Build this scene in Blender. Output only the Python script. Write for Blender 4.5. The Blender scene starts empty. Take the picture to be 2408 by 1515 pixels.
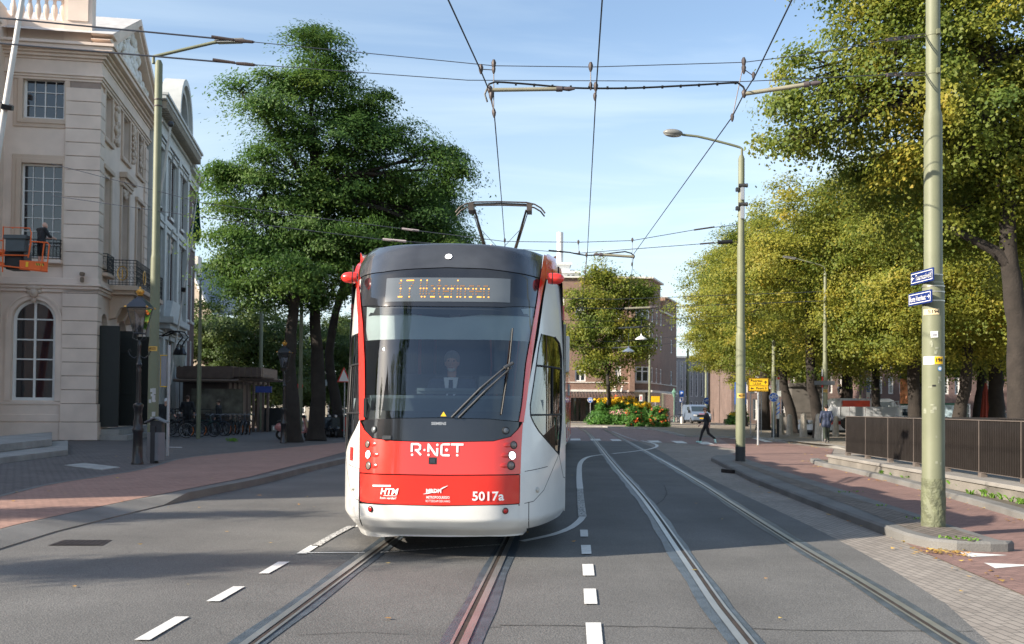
import bpy, bmesh, math, random
import numpy as np
from mathutils import Vector, Matrix
R = math.radians
S = bpy.context.scene
COL = S.collection
rnd = random.Random(7)
# ---------------------------------------------------------------- camera
F = 2341.0                      # focal length in photo pixels (photo taken as 2408 x 1515)
PP = (1204.0, 905.0)            # principal point in the same pixels
CAMH = 1.6
PITCH, ROLL = math.atan(53 / F), R(0.5)
cam_d = bpy.data.cameras.new('camera'); cam = bpy.data.objects.new('camera', cam_d); COL.objects.link(cam)
S.camera = cam
cam_d.sensor_width = 36.0; cam_d.lens = 36.0 * F / 2408.0
cam_d.shift_y = (PP[1] - 757.5) / 2408.0
cam_d.clip_start = 0.1; cam_d.clip_end = 3000
CR = Matrix.Rotation(R(90) + PITCH, 3, 'X') @ Matrix.Rotation(ROLL, 3, 'Z')
cam.matrix_world = Matrix.Translation((0, 0, CAMH)) @ CR.to_4x4()
cam_d.dof.use_dof = True; cam_d.dof.focus_distance = 11.0; cam_d.dof.aperture_fstop = 4.0
S.view_settings.view_transform = 'Standard'; S.view_settings.look = 'None'
S.view_settings.exposure = 1.1; S.view_settings.gamma = 1.0
# ---------------------------------------------------------------- world, sun
SUN_EL = 24.5    # light travels towards +X, slightly +Y
w = bpy.data.worlds.new("World"); S.world = w; w.use_nodes = True
nt = w.node_tree; nt.nodes.clear()
sundir = Vector((-0.913, -0.407, 0)).normalized() * math.cos(R(SUN_EL)); sundir.z = math.sin(R(SUN_EL))
def N(nt, t, **k):
    n = nt.nodes.new(t)
    for a, b in k.items():
        if a.startswith('i_'): n.inputs[a[2:].replace('_', ' ')].default_value = b
        else: setattr(n, a, b)
    return n
out = N(nt, 'ShaderNodeOutputWorld'); bg = N(nt, 'ShaderNodeBackground'); sky = N(nt, 'ShaderNodeTexSky')
sky.sky_type = 'NISHITA'; sky.sun_disc = False; sky.sun_elevation = R(SUN_EL)
sky.sun_rotation = math.atan2(sundir.x, sundir.y); sky.air_density = 1.0; sky.dust_density = 1.0; sky.ozone_density = 1.2
tc = N(nt, 'ShaderNodeTexCoord'); sep = N(nt, 'ShaderNodeSeparateXYZ'); nt.links.new(tc.outputs['Generated'], sep.inputs[0])
# thin cirrus: direction projected on a high plane
mz = N(nt, 'ShaderNodeMath', operation='MAXIMUM'); mz.inputs[1].default_value = 0.02; nt.links.new(sep.outputs[2], mz.inputs[0])
dx = N(nt, 'ShaderNodeMath', operation='DIVIDE'); nt.links.new(sep.outputs[0], dx.inputs[0]); nt.links.new(mz.outputs[0], dx.inputs[1])
dy = N(nt, 'ShaderNodeMath', operation='DIVIDE'); nt.links.new(sep.outputs[1], dy.inputs[0]); nt.links.new(mz.outputs[0], dy.inputs[1])
cb = N(nt, 'ShaderNodeCombineXYZ'); nt.links.new(dx.outputs[0], cb.inputs[0]); nt.links.new(dy.outputs[0], cb.inputs[1])
mp = N(nt, 'ShaderNodeMapping'); mp.inputs['Scale'].default_value = (0.55, 0.95, 1); mp.inputs['Rotation'].default_value = (0, 0, R(-9)); nt.links.new(cb.outputs[0], mp.inputs[0])
nz = N(nt, 'ShaderNodeTexNoise'); nz.inputs['Scale'].default_value = 0.9; nz.inputs['Detail'].default_value = 7; nz.inputs['Roughness'].default_value = 0.55; nz.inputs['Distortion'].default_value = 0.6
nt.links.new(mp.outputs[0], nz.inputs[0])
cr = N(nt, 'ShaderNodeValToRGB'); cr.color_ramp.elements[0].position = 0.44; cr.color_ramp.elements[1].position = 0.74
cr.color_ramp.elements[0].color = (0.02, 0.02, 0.02, 1); cr.color_ramp.elements[1].color = (0.52, 0.52, 0.52, 1); nt.links.new(nz.outputs['Fac'], cr.inputs[0])
# more veil near the horizon
hz = N(nt, 'ShaderNodeMapRange'); hz.inputs['From Min'].default_value = 0.0; hz.inputs['From Max'].default_value = 0.36; hz.inputs['To Min'].default_value = 0.62; hz.inputs['To Max'].default_value = 0.0
nt.links.new(sep.outputs[2], hz.inputs[0])
ad = N(nt, 'ShaderNodeMath', operation='ADD', use_clamp=True); nt.links.new(cr.outputs[0], ad.inputs[0]); nt.links.new(hz.outputs[0], ad.inputs[1])
mx = N(nt, 'ShaderNodeMix', data_type='RGBA'); nt.links.new(ad.outputs[0], mx.inputs['Factor']); nt.links.new(sky.outputs[0], mx.inputs['A'])
mx.inputs['B'].default_value = (4.0, 4.7, 5.1, 1)
nt.links.new(mx.outputs['Result'], bg.inputs[0]); bg.inputs[1].default_value = 0.115; nt.links.new(bg.outputs[0], out.inputs[0])
sl = bpy.data.lights.new('sun', 'SUN'); sl.energy = 4.6; sl.angle = R(0.53); sl.color = (1.0, 0.90, 0.76)
so = bpy.data.objects.new('sun', sl); COL.objects.link(so); so.rotation_euler = sundir.to_track_quat('Z', 'Y').to_euler(); so.location = (-20, -10, 30)
# ---------------------------------------------------------------- photo pixel -> place helpers
def ray(px, py):
    v = CR @ Vector(((px - PP[0]) / F, -(py - PP[1]) / F, -1.0)); return v / v.y
def at(px, py, Y): v = ray(px, py); return Vector((v.x * Y, Y, CAMH + v.z * Y))
def g(px, py, z=0.0): v = ray(px, py); t = (z - CAMH) / v.z; return Vector((v.x * t, t, z))
def atz(px, py, z): return g(px, py, z)
# ---------------------------------------------------------------- materials
MATS = {}
def M(name, c, r=0.6, m=0.0, var=0.12, sc=3.0, bump=0.0, bsc=None, coat=0.0, em=0.0, fine=0.0, spec=None):
    """noise-varied Principled material"""
    if name in MATS: return MATS[name]
    a = bpy.data.materials.new(name); a.use_nodes = True; t = a.node_tree; p = t.nodes['Principled BSDF']
    p.inputs['Roughness'].default_value = r; p.inputs['Metallic'].default_value = m
    if coat: p.inputs['Coat Weight'].default_value = coat; p.inputs['Coat Roughness'].default_value = 0.04
    if spec is not None: p.inputs['Specular IOR Level'].default_value = spec
    tcn = N(t, 'ShaderNodeTexCoord'); n1 = N(t, 'ShaderNodeTexNoise'); n1.inputs['Scale'].default_value = sc; n1.inputs['Detail'].default_value = 6
    t.links.new(tcn.outputs['Object'], n1.inputs[0])
    rp = N(t, 'ShaderNodeMapRange'); rp.inputs['From Min'].default_value = 0.3; rp.inputs['From Max'].default_value = 0.7
    rp.inputs['To Min'].default_value = 1 - var; rp.inputs['To Max'].default_value = 1 + var; t.links.new(n1.outputs['Fac'], rp.inputs[0])
    val = rp.outputs[0]
    if fine:
        n2 = N(t, 'ShaderNodeTexNoise'); n2.inputs['Scale'].default_value = 90; n2.inputs['Detail'].default_value = 3; t.links.new(tcn.outputs['Object'], n2.inputs[0])
        r2 = N(t, 'ShaderNodeMapRange'); r2.inputs['From Min'].default_value = 0.3; r2.inputs['From Max'].default_value = 0.7; r2.inputs['To Min'].default_value = 1 - fine; r2.inputs['To Max'].default_value = 1 + fine
        t.links.new(n2.outputs['Fac'], r2.inputs[0]); mm = N(t, 'ShaderNodeMath', operation='MULTIPLY'); t.links.new(val, mm.inputs[0]); t.links.new(r2.outputs[0], mm.inputs[1]); val = mm.outputs[0]
    vm = N(t, 'ShaderNodeVectorMath', operation='SCALE'); vm.inputs[0].default_value = c[:3]; t.links.new(val, vm.inputs['Scale'])
    t.links.new(vm.outputs[0], p.inputs['Base Color'])
    if bump:
        b = N(t, 'ShaderNodeBump'); b.inputs['Strength'].default_value = bump; b.inputs['Distance'].default_value = 0.02
        nb = N(t, 'ShaderNodeTexNoise'); nb.inputs['Scale'].default_value = bsc or sc * 6; nb.inputs['Detail'].default_value = 5; t.links.new(tcn.outputs['Object'], nb.inputs[0])
        t.links.new(nb.outputs['Fac'], b.inputs['Height']); t.links.new(b.outputs[0], p.inputs['Normal'])
    if em: p.inputs['Emission Color'].default_value = (*c[:3], 1); p.inputs['Emission Strength'].default_value = em
    MATS[name] = a; return a
def brickmat(name, c1, c2, mortar, bw, bh, rot=0.0, msize=0.012, r=0.85, bump=0.4, plane='XY', big=0.18, off=0.5):
    if name in MATS: return MATS[name]
    a = bpy.data.materials.new(name); a.use_nodes = True; t = a.node_tree; p = t.nodes['Principled BSDF']; p.inputs['Roughness'].default_value = r
    gm = N(t, 'ShaderNodeNewGeometry'); m1 = N(t, 'ShaderNodeMapping'); m1.inputs['Rotation'].default_value = (0, 0, rot)
    if plane == 'XY': t.links.new(gm.outputs['Position'], m1.inputs[0]); src = m1.outputs[0]
    else:   # walls: (horizontal run, z)
        t.links.new(gm.outputs['Position'], m1.inputs[0]); sp = N(t, 'ShaderNodeSeparateXYZ'); t.links.new(m1.outputs[0], sp.inputs[0])
        ad = N(t, 'ShaderNodeMath', operation='ADD'); t.links.new(sp.outputs[0], ad.inputs[0]); t.links.new(sp.outputs[1], ad.inputs[1])
        c = N(t, 'ShaderNodeCombineXYZ'); t.links.new(ad.outputs[0], c.inputs[0]); t.links.new(sp.outputs[2], c.inputs[1]); src = c.outputs[0]
    b = N(t, 'ShaderNodeTexBrick'); b.offset = off; b.inputs['Scale'].default_value = 1.0; b.inputs['Brick Width'].default_value = bw; b.inputs['Row Height'].default_value = bh
    b.inputs['Mortar Size'].default_value = msize; b.inputs['Mortar Smooth'].default_value = 0.3
    b.inputs['Color1'].default_value = (*c1, 1); b.inputs['Color2'].default_value = (*c2, 1); b.inputs['Mortar'].default_value = (*mortar, 1); t.links.new(src, b.inputs[0])
    n1 = N(t, 'ShaderNodeTexNoise'); n1.inputs['Scale'].default_value = 0.7; n1.inputs['Detail'].default_value = 8; n1.inputs['Roughness'].default_value = 0.65; t.links.new(gm.outputs['Position'], n1.inputs[0])
    rp = N(t, 'ShaderNodeMapRange'); rp.inputs['From Min'].default_value = 0.3; rp.inputs['From Max'].default_value = 0.7; rp.inputs['To Min'].default_value = 1 - big; rp.inputs['To Max'].default_value = 1 + big; t.links.new(n1.outputs['Fac'], rp.inputs[0])
    vm = N(t, 'ShaderNodeVectorMath', operation='SCALE'); t.links.new(b.outputs['Color'], vm.inputs[0]); t.links.new(rp.outputs[0], vm.inputs['Scale']); t.links.new(vm.outputs[0], p.inputs['Base Color'])
    if bump:
        bn = N(t, 'ShaderNodeBump'); bn.inputs['Strength'].default_value = bump; bn.inputs['Distance'].default_value = 0.01; bn.invert = True
        t.links.new(b.outputs['Fac'], bn.inputs['Height']); t.links.new(bn.outputs[0], p.inputs['Normal'])
    MATS[name] = a; return a
def asphalt(name, c, stain=0.16):
    a = bpy.data.materials.new(name); a.use_nodes = True; t = a.node_tree; p = t.nodes['Principled BSDF']; p.inputs['Roughness'].default_value = 0.78
    gm = N(t, 'ShaderNodeNewGeometry')
    def nz(scale, lo, hi, det=6, mapping=None, rough=0.55):
        n = N(t, 'ShaderNodeTexNoise'); n.inputs['Scale'].default_value = scale; n.inputs['Detail'].default_value = det; n.inputs['Roughness'].default_value = rough
        if mapping:
            m = N(t, 'ShaderNodeMapping'); m.inputs['Scale'].default_value = mapping; t.links.new(gm.outputs['Position'], m.inputs[0]); t.links.new(m.outputs[0], n.inputs[0])
        else: t.links.new(gm.outputs['Position'], n.inputs[0])
        r_ = N(t, 'ShaderNodeMapRange'); r_.inputs['From Min'].default_value = 0.3; r_.inputs['From Max'].default_value = 0.7; r_.inputs['To Min'].default_value = lo; r_.inputs['To Max'].default_value = hi
        t.links.new(n.outputs['Fac'], r_.inputs[0]); return n, r_.outputs[0]
    _, a1 = nz(0.45, 1 - stain, 1 + stain, 7, None, 0.6); nf, a2 = nz(85, 0.62, 1.38, 2); _, a3 = nz(0.9, 0.9, 1.1, 5, (1.0, 0.12, 1))
    v = N(t, 'ShaderNodeTexVoronoi'); v.inputs['Scale'].default_value = 70; t.links.new(gm.outputs['Position'], v.inputs[0])
    vr = N(t, 'ShaderNodeMapRange'); vr.inputs['From Min'].default_value = 0; vr.inputs['From Max'].default_value = 0.6; vr.inputs['To Min'].default_value = 1.18; vr.inputs['To Max'].default_value = 0.85; t.links.new(v.outputs['Distance'], vr.inputs[0])
    cur = a1
    for x in (a2, a3, vr.outputs[0]):
        mm = N(t, 'ShaderNodeMath', operation='MULTIPLY'); t.links.new(cur, mm.inputs[0]); t.links.new(x, mm.inputs[1]); cur = mm.outputs[0]
    # thin wandering cracks, sparse
    cv = N(t, 'ShaderNodeTexVoronoi'); cv.feature = 'DISTANCE_TO_EDGE'; cv.inputs['Scale'].default_value = 0.17
    nd = N(t, 'ShaderNodeTexNoise'); nd.inputs['Scale'].default_value = 1.4; nd.inputs['Detail'].default_value = 6; t.links.new(gm.outputs['Position'], nd.inputs[0])
    vs = N(t, 'ShaderNodeVectorMath', operation='MULTIPLY_ADD'); vs.inputs[1].default_value = (0.8, 0.8, 0.8); t.links.new(nd.outputs['Color'], vs.inputs[0]); t.links.new(gm.outputs['Position'], vs.inputs[2]); t.links.new(vs.outputs[0], cv.inputs[0])
    ck = N(t, 'ShaderNodeMapRange'); ck.inputs['From Min'].default_value = 0.0006; ck.inputs['From Max'].default_value = 0.0016; ck.inputs['To Min'].default_value = 0.82; ck.inputs['To Max'].default_value = 1; t.links.new(cv.outputs['Distance'], ck.inputs[0])
    mm = N(t, 'ShaderNodeMath', operation='MULTIPLY'); t.links.new(cur, mm.inputs[0]); t.links.new(ck.outputs[0], mm.inputs[1]); cur = mm.outputs[0]
    vm = N(t, 'ShaderNodeVectorMath', operation='SCALE'); vm.inputs[0].default_value = c; t.links.new(cur, vm.inputs['Scale']); t.links.new(vm.outputs[0], p.inputs['Base Color'])
    b = N(t, 'ShaderNodeBump'); b.inputs['Strength'].default_value = 0.5; b.inputs['Distance'].default_value = 0.006; t.links.new(v.outputs['Distance'], b.inputs['Height']); t.links.new(b.outputs[0], p.inputs['Normal'])
    MATS[name] = a; return a
def glassmat(name, tint, gloss, refl=(1, 1, 1), rough=0.02):
    """see-through pane: tinted transparency under a Fresnel mirror coat"""
    a = bpy.data.materials.new(name); a.use_nodes = True; t = a.node_tree; t.nodes.clear()
    o = N(t, 'ShaderNodeOutputMaterial'); tr = N(t, 'ShaderNodeBsdfTransparent'); tr.inputs[0].default_value = (*tint, 1)
    gl = N(t, 'ShaderNodeBsdfGlossy'); gl.inputs[0].default_value = (*refl, 1); gl.inputs['Roughness'].default_value = rough
    fr = N(t, 'ShaderNodeFresnel'); fr.inputs[0].default_value = 1.5; ad = N(t, 'ShaderNodeMath', operation='ADD', use_clamp=True); ad.inputs[1].default_value = gloss
    t.links.new(fr.outputs[0], ad.inputs[0]); ms = N(t, 'ShaderNodeMixShader'); t.links.new(ad.outputs[0], ms.inputs[0]); t.links.new(tr.outputs[0], ms.inputs[1]); t.links.new(gl.outputs[0], ms.inputs[2]); t.links.new(ms.outputs[0], o.inputs[0])
    MATS[name] = a; return a
def leafmat(name, cols, trans=0.35, clump=0.6):
    """cols: list of (pos, rgb) over a mix of per-leaf random value and a broad noise"""
    a = bpy.data.materials.new(name); a.use_nodes = True; t = a.node_tree; t.nodes.clear()
    o = N(t, 'ShaderNodeOutputMaterial'); at_ = N(t, 'ShaderNodeAttribute', attribute_name='rnd'); tcn = N(t, 'ShaderNodeTexCoord')
    n = N(t, 'ShaderNodeTexNoise'); n.inputs['Scale'].default_value = clump; n.inputs['Detail'].default_value = 3; t.links.new(tcn.outputs['Object'], n.inputs[0])
    r_ = N(t, 'ShaderNodeMapRange'); r_.inputs['From Min'].default_value = 0.28; r_.inputs['From Max'].default_value = 0.72; t.links.new(n.outputs['Fac'], r_.inputs[0])
    mi = N(t, 'ShaderNodeMix', data_type='FLOAT'); mi.inputs[0].default_value = 0.45; t.links.new(at_.outputs['Fac'], mi.inputs[2]); t.links.new(r_.outputs[0], mi.inputs[3])
    cr = N(t, 'ShaderNodeValToRGB'); e = cr.color_ramp.elements
    while len(e) < len(cols): e.new(0.5)
    for k, (pos, c) in enumerate(cols): e[k].position = pos; e[k].color = (*c, 1)
    t.links.new(mi.outputs[0], cr.inputs[0])
    d = N(t, 'ShaderNodeBsdfPrincipled'); d.inputs['Roughness'].default_value = 0.55; d.inputs['Specular IOR Level'].default_value = 0.35; t.links.new(cr.outputs[0], d.inputs['Base Color'])
    tl = N(t, 'ShaderNodeBsdfTranslucent'); t.links.new(cr.outputs[0], tl.inputs[0]); ms = N(t, 'ShaderNodeMixShader'); ms.inputs[0].default_value = trans
    t.links.new(d.outputs[0], ms.inputs[1]); t.links.new(tl.outputs[0], ms.inputs[2]); t.links.new(ms.outputs[0], o.inputs[0])
    MATS[name] = a; return a
# ---------------------------------------------------------------- mesh builder
class MB:
    def __init__(s, M0=None): s.v = []; s.f = []; s.M = M0 or Matrix()
    def add(s, vs, fs):
        b = len(s.v); s.v += [tuple(s.M @ Vector(p)) for p in vs]; s.f += [tuple(b + i for i in f) for f in fs]; return s
    def box(s, x0, x1, y0, y1, z0, z1, m=None):
        vs = [(x, y, z) for z in (z0, z1) for y in (y0, y1) for x in (x0, x1)]
        if m: vs = [m @ Vector(p) for p in vs]
        return s.add(vs, [(0, 2, 3, 1), (4, 5, 7, 6), (0, 1, 5, 4), (2, 6, 7, 3), (0, 4, 6, 2), (1, 3, 7, 5)])
    def tube(s, pts, r, n=8, cap=True, ell=None):
        pts = [Vector(p) for p in pts]; k = len(pts); rs = r if hasattr(r, '__len__') else [r] * k; vs = []; fs = []
        up = None
        for i, p in enumerate(pts):
            d = (pts[min(i + 1, k - 1)] - pts[max(i - 1, 0)])
            if d.length < 1e-9: d = Vector((0, 0, 1))
            d.normalize()
            if up is None: up = Vector((0, 0, 1)) if abs(d.z) < 0.9 else Vector((1, 0, 0))
            a = d.cross(up);
            if a.length < 1e-6: a = d.cross(Vector((0, 1, 0.3)))
            a.normalize(); b_ = a.cross(d); up = b_
            for j in range(n):
                t = 2 * math.pi * j / n; vs.append(p + (a * math.cos(t) + b_ * math.sin(t)) * rs[i])
        for i in range(k - 1):
            for j in range(n): fs.append((i * n + j, i * n + (j + 1) % n, (i + 1) * n + (j + 1) % n, (i + 1) * n + j))
        if cap: fs.append(tuple(range(n))[::-1]); fs.append(tuple((k - 1) * n + j for j in range(n)))
        return s.add(vs, fs)
    def lathe(s, prof, c=(0, 0, 0), n=24, sq=None):
        """prof: list of (r, z) bottom to top"""
        vs = []; fs = []; c = Vector(c)
        for (r, z) in prof:
            for j in range(n):
                t = 2 * math.pi * (j + (0.5 if sq else 0)) / n; vs.append((c.x + r * math.cos(t), c.y + r * math.sin(t), c.z + z))
        for i in range(len(prof) - 1):
            for j in range(n): fs.append((i * n + j, i * n + (j + 1) % n, (i + 1) * n + (j + 1) % n, (i + 1) * n + j))
        fs.append(tuple(range(n))[::-1]); fs.append(tuple((len(prof) - 1) * n + j for j in range(n)))
        return s.add(vs, fs)
    def sphere(s, c, r, n=12, m=8, sc=(1, 1, 1)):
        c = Vector(c); vs = []; fs = []
        for i in range(m + 1):
            a = math.pi * i / m
            for j in range(n): t = 2 * math.pi * j / n; vs.append((c.x + r * sc[0] * math.sin(a) * math.cos(t), c.y + r * sc[1] * math.sin(a) * math.sin(t), c.z - r * sc[2] * math.cos(a)))
        for i in range(m):
            for j in range(n): fs.append((i * n + j, i * n + (j + 1) % n, (i + 1) * n + (j + 1) % n, (i + 1) * n + j))
        return s.add(vs, fs)
    def prism(s, poly, y0, y1, axes='xz'):
        """poly in a plane extruded along the third axis"""
        n = len(poly); vs = []
        for y in (y0, y1):
            for (a, b) in poly: vs.append({'xz': (a, y, b), 'xy': (a, b, y), 'yz': (y, a, b)}[axes])
        fs = [tuple(range(n)), tuple(range(2 * n - 1, n - 1, -1))] + [(i, i + n, (i + 1) % n + n, (i + 1) % n) for i in range(n)]
        return s.add(vs, fs)
    def torus(s, c, R0, r0, n=28, m=6, ax='y', a0=0, a1=2 * math.pi):
        pts = []; c = Vector(c); full = abs(a1 - a0 - 2 * math.pi) < 1e-6
        for i in range(n + 1):
            t = a0 + (a1 - a0) * i / n; q = {'y': (math.cos(t), 0, math.sin(t)), 'x': (0, math.cos(t), math.sin(t)), 'z': (math.cos(t), math.sin(t), 0)}[ax]
            pts.append(c + Vector(q) * R0)
        return s.tube(pts, r0, m, cap=not full)
    def grid(s, fn, nu, nv, u0=0, u1=1, v0=0, v1=1, thick=None):
        vs = []; fs = []
        for i in range(nv + 1):
            for j in range(nu + 1): vs.append(fn(u0 + (u1 - u0) * j / nu, v0 + (v1 - v0) * i / nv))
        for i in range(nv):
            for j in range(nu): a = i * (nu + 1) + j; fs.append((a, a + 1, a + nu + 2, a + nu + 1))
        return s.add(vs, fs)
    def build(s, name, mat, parent=None, world=False, smooth=False, bevel=0.0, rnda=None, seg=2, fixn=True):
        me = bpy.data.meshes.new(name); vs = s.v
        if world and parent is not None:
            inv = wm(parent).inverted(); vs = [tuple(inv @ Vector(p)) for p in vs]
        me.from_pydata(vs, [], s.f); me.update()
        if fixn:
            bm = bmesh.new(); bm.from_mesh(me); bmesh.ops.recalc_face_normals(bm, faces=bm.faces)
            if bevel:
                try: bmesh.ops.bevel(bm, geom=[e for e in bm.edges if len(e.link_faces) == 2 and e.calc_face_angle(0) > 0.6], offset=bevel, segments=seg, affect='EDGES', clamp_overlap=True)
                except Exception: pass
            bm.to_mesh(me); bm.free()
        o = bpy.data.objects.new(name, me); COL.objects.link(o); me.materials.append(mat)
        if smooth:
            me.polygons.foreach_set('use_smooth', [True] * len(me.polygons))
            try: me.set_sharp_from_angle(angle=R(40))
            except Exception: pass
        if parent is not None: o.parent = parent
        return o
def wm(o): return (wm(o.parent) if o.parent else Matrix()) @ o.matrix_basis
def prop(o, label=None, cat=None, group=None, kind=None):
    if label: o['label'] = label
    if cat: o['category'] = cat
    if group: o['group'] = group
    if kind: o['kind'] = kind
    return o
def thing(name, label, cat, loc=(0, 0, 0), rz=0.0, group=None):
    o = bpy.data.objects.new(name, None); COL.objects.link(o); o.location = loc; o.rotation_euler = (0, 0, rz); o.empty_display_size = 0.2
    o.matrix_basis = Matrix.Translation(loc) @ Matrix.Rotation(rz, 4, 'Z'); return prop(o, label, cat, group)
def dup(root, loc, rz=0.0, label=None, scale=None):
    def rec(o, par):
        c = o.copy(); COL.objects.link(c); c.parent = par
        for ch in kids.get(o.name, []): rec(ch, c)
        return c
    kids = {}
    def coll(o):
        kids[o.name] = list(o.children)
        for c in o.children: coll(c)
    coll(root); r_ = rec(root, None); r_.location = loc; r_.rotation_euler = (0, 0, rz)
    if scale: r_.scale = scale if hasattr(scale, '__len__') else (scale,) * 3
    if label: r_['label'] = label
    return r_
def textmesh(txt, size, bold=0.0, sx=1.0, sp=1.0, shear=0.0, ext=0.0):
    cu = bpy.data.curves.new('t', 'FONT'); cu.body = txt; cu.size = size; cu.offset = bold; cu.space_character = sp; cu.shear = shear; cu.extrude = ext
    cu.align_x = 'CENTER'; cu.align_y = 'CENTER'; cu.resolution_u = 3
    o = bpy.data.objects.new('t', cu); COL.objects.link(o); dg = bpy.context.evaluated_depsgraph_get(); me = bpy.data.meshes.new_from_object(o.evaluated_get(dg))
    vs = [(v.co.x * sx, v.co.y, v.co.z) for v in me.vertices]; fs = [tuple(p.vertices) for p in me.polygons]
    bpy.data.objects.remove(o); bpy.data.curves.remove(cu); bpy.data.meshes.remove(me); return vs, fs
def addtext(mb, txt, size, fn, **k):
    """fn maps text x,y to 3D"""
    vs, fs = textmesh(txt, size, **k); mb.add([fn(v[0], v[1]) for v in vs], fs); return mb
def frame3(o, xd, zd=(0, 0, 1)):
    """matrix with local x along xd, z up, y = outwards behind; local -y faces the viewer side"""
    x = Vector(xd).normalized(); z = Vector(zd); y = z.cross(x); return Matrix(((x.x, y.x, z.x, o[0]), (x.y, y.y, z.y, o[1]), (x.z, y.z, z.z, o[2]), (0, 0, 0, 1)))
# ================================================================ GROUND
asph = asphalt('asphalt', (0.138, 0.134, 0.127), 0.24)
pave_l = brickmat('pave_left', (0.105, 0.095, 0.092), (0.15, 0.13, 0.12), (0.05, 0.047, 0.045), 0.21, 0.10, rot=R(20))
pave_r = brickmat('pave_gutter', (0.25, 0.218, 0.188), (0.31, 0.272, 0.235), (0.14, 0.125, 0.108), 0.20, 0.088, rot=R(86), msize=0.008)
pave_i = brickmat('pave_island', (0.15, 0.12, 0.10), (0.21, 0.17, 0.145), (0.055, 0.06, 0.04), 0.21, 0.10, rot=R(86))
redp = brickmat('red_clinker', (0.215, 0.125, 0.105), (0.275, 0.165, 0.14), (0.12, 0.08, 0.07), 0.20, 0.07, rot=R(-20), msize=0.006, big=0.14)
redl = brickmat('red_clinker_left', (0.30, 0.175, 0.135), (0.38, 0.225, 0.175), (0.17, 0.11, 0.09), 0.20, 0.07, rot=R(28), msize=0.006, big=0.12)
pinkr = brickmat('pink_road', (0.26, 0.18, 0.165), (0.33, 0.235, 0.215), (0.15, 0.11, 0.10), 0.22, 0.10, rot=R(10), msize=0.008)
plz = brickmat('plaza_setts', (0.25, 0.21, 0.165), (0.34, 0.29, 0.235), (0.14, 0.12, 0.09), 0.2, 0.12, rot=R(15))
conc = M('kerb_concrete', (0.30, 0.29, 0.27), 0.85, var=0.2, sc=1.6, bump=0.3, bsc=40, fine=0.15)
conc_d = M('kerb_basalt', (0.165, 0.160, 0.150), 0.8, var=0.22, sc=1.2, bump=0.3, bsc=40, fine=0.15)
paint = M('road_paint', (0.70, 0.69, 0.66), 0.7, var=0.10, sc=9, fine=0.10)
# worn paint: holes where the asphalt shows
def wornmat():
    a = bpy.data.materials.new('worn_paint'); a.use_nodes = True; t = a.node_tree; p = t.nodes['Principled BSDF']; p.inputs['Roughness'].default_value = 0.75
    gm = N(t, 'ShaderNodeNewGeometry'); n = N(t, 'ShaderNodeTexNoise'); n.inputs['Scale'].default_value = 38; n.inputs['Detail'].default_value = 4; t.links.new(gm.outputs['Position'], n.inputs[0])
    c = N(t, 'ShaderNodeValToRGB'); c.color_ramp.elements[0].position = 0.44; c.color_ramp.elements[0].color = (0.13, 0.13, 0.125, 1); c.color_ramp.elements[1].position = 0.52; c.color_ramp.elements[1].color = (0.62, 0.61, 0.58, 1)
    t.links.new(n.outputs['Fac'], c.inputs[0]); t.links.new(c.outputs[0], p.inputs['Base Color']); return a
worn = wornmat()
def ext(pts, first=None, last=None):
    pts = [Vector(p) for p in pts]
    if first: d = (pts[0] - pts[1]).normalized(); pts = [pts[0] + d * first] + pts
    if last: d = (pts[-1] - pts[-2]).normalized(); pts = pts + [pts[-1] + d * last]
    return pts
def resample(pts, step):
    """smooth a ground polyline with Catmull-Rom, then resample"""
    P = [pts[0]] + list(pts) + [pts[-1]]; o = []
    for i in range(1, len(P) - 2):
        a, b, c, d = P[i - 1], P[i], P[i + 1], P[i + 2]; k = max(1, int((c - b).length / step))
        for j in range(k):
            t = j / k; o.append(0.5 * ((2 * b) + (c - a) * t + (2 * a - 5 * b + 4 * c - d) * t * t + (3 * b - a - 3 * c + d) * t ** 3))
    o.append(Vector(P[-2])); return o
def normals(pts):
    o = []
    for i in range(len(pts)):
        d = pts[min(i + 1, len(pts) - 1)] - pts[max(i - 1, 0)]; d.z = 0; d.normalize(); o.append(Vector((d.y, -d.x, 0)))   # to the right of travel
    return o
def sheet(name, poly, z, mat, kind='structure', parent=None):
    mb = MB(); mb.add([(p[0], p[1], z) for p in poly], [tuple(range(len(poly)))]); o = mb.build(name, mat, parent)
    if kind: o['kind'] = kind
    return o
def loft(name, pts, prof, mat, parent=None, kind='structure', smooth=False):
    """prof(i) -> list of (offset to the right, z)"""
    nn = normals(pts); mb = MB(); vs = []; fs = []; m = len(prof(0))
    for i, p in enumerate(pts):
        for (a, z) in prof(i): vs.append((p.x + nn[i].x * a, p.y + nn[i].y * a, z))
    for i in range(len(pts) - 1):
        for j in range(m - 1): fs.append((i * m + j, i * m + j + 1, (i + 1) * m + j + 1, (i + 1) * m + j))
    mb.add(vs, fs); o = mb.build(name, mat, parent, smooth=smooth)
    if kind: o['kind'] = kind
    return o
sheet('ground', [(-1500, -400), (1500, -400), (1500, 2600), (-1500, 2600)], -0.012, pave_r)
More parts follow.
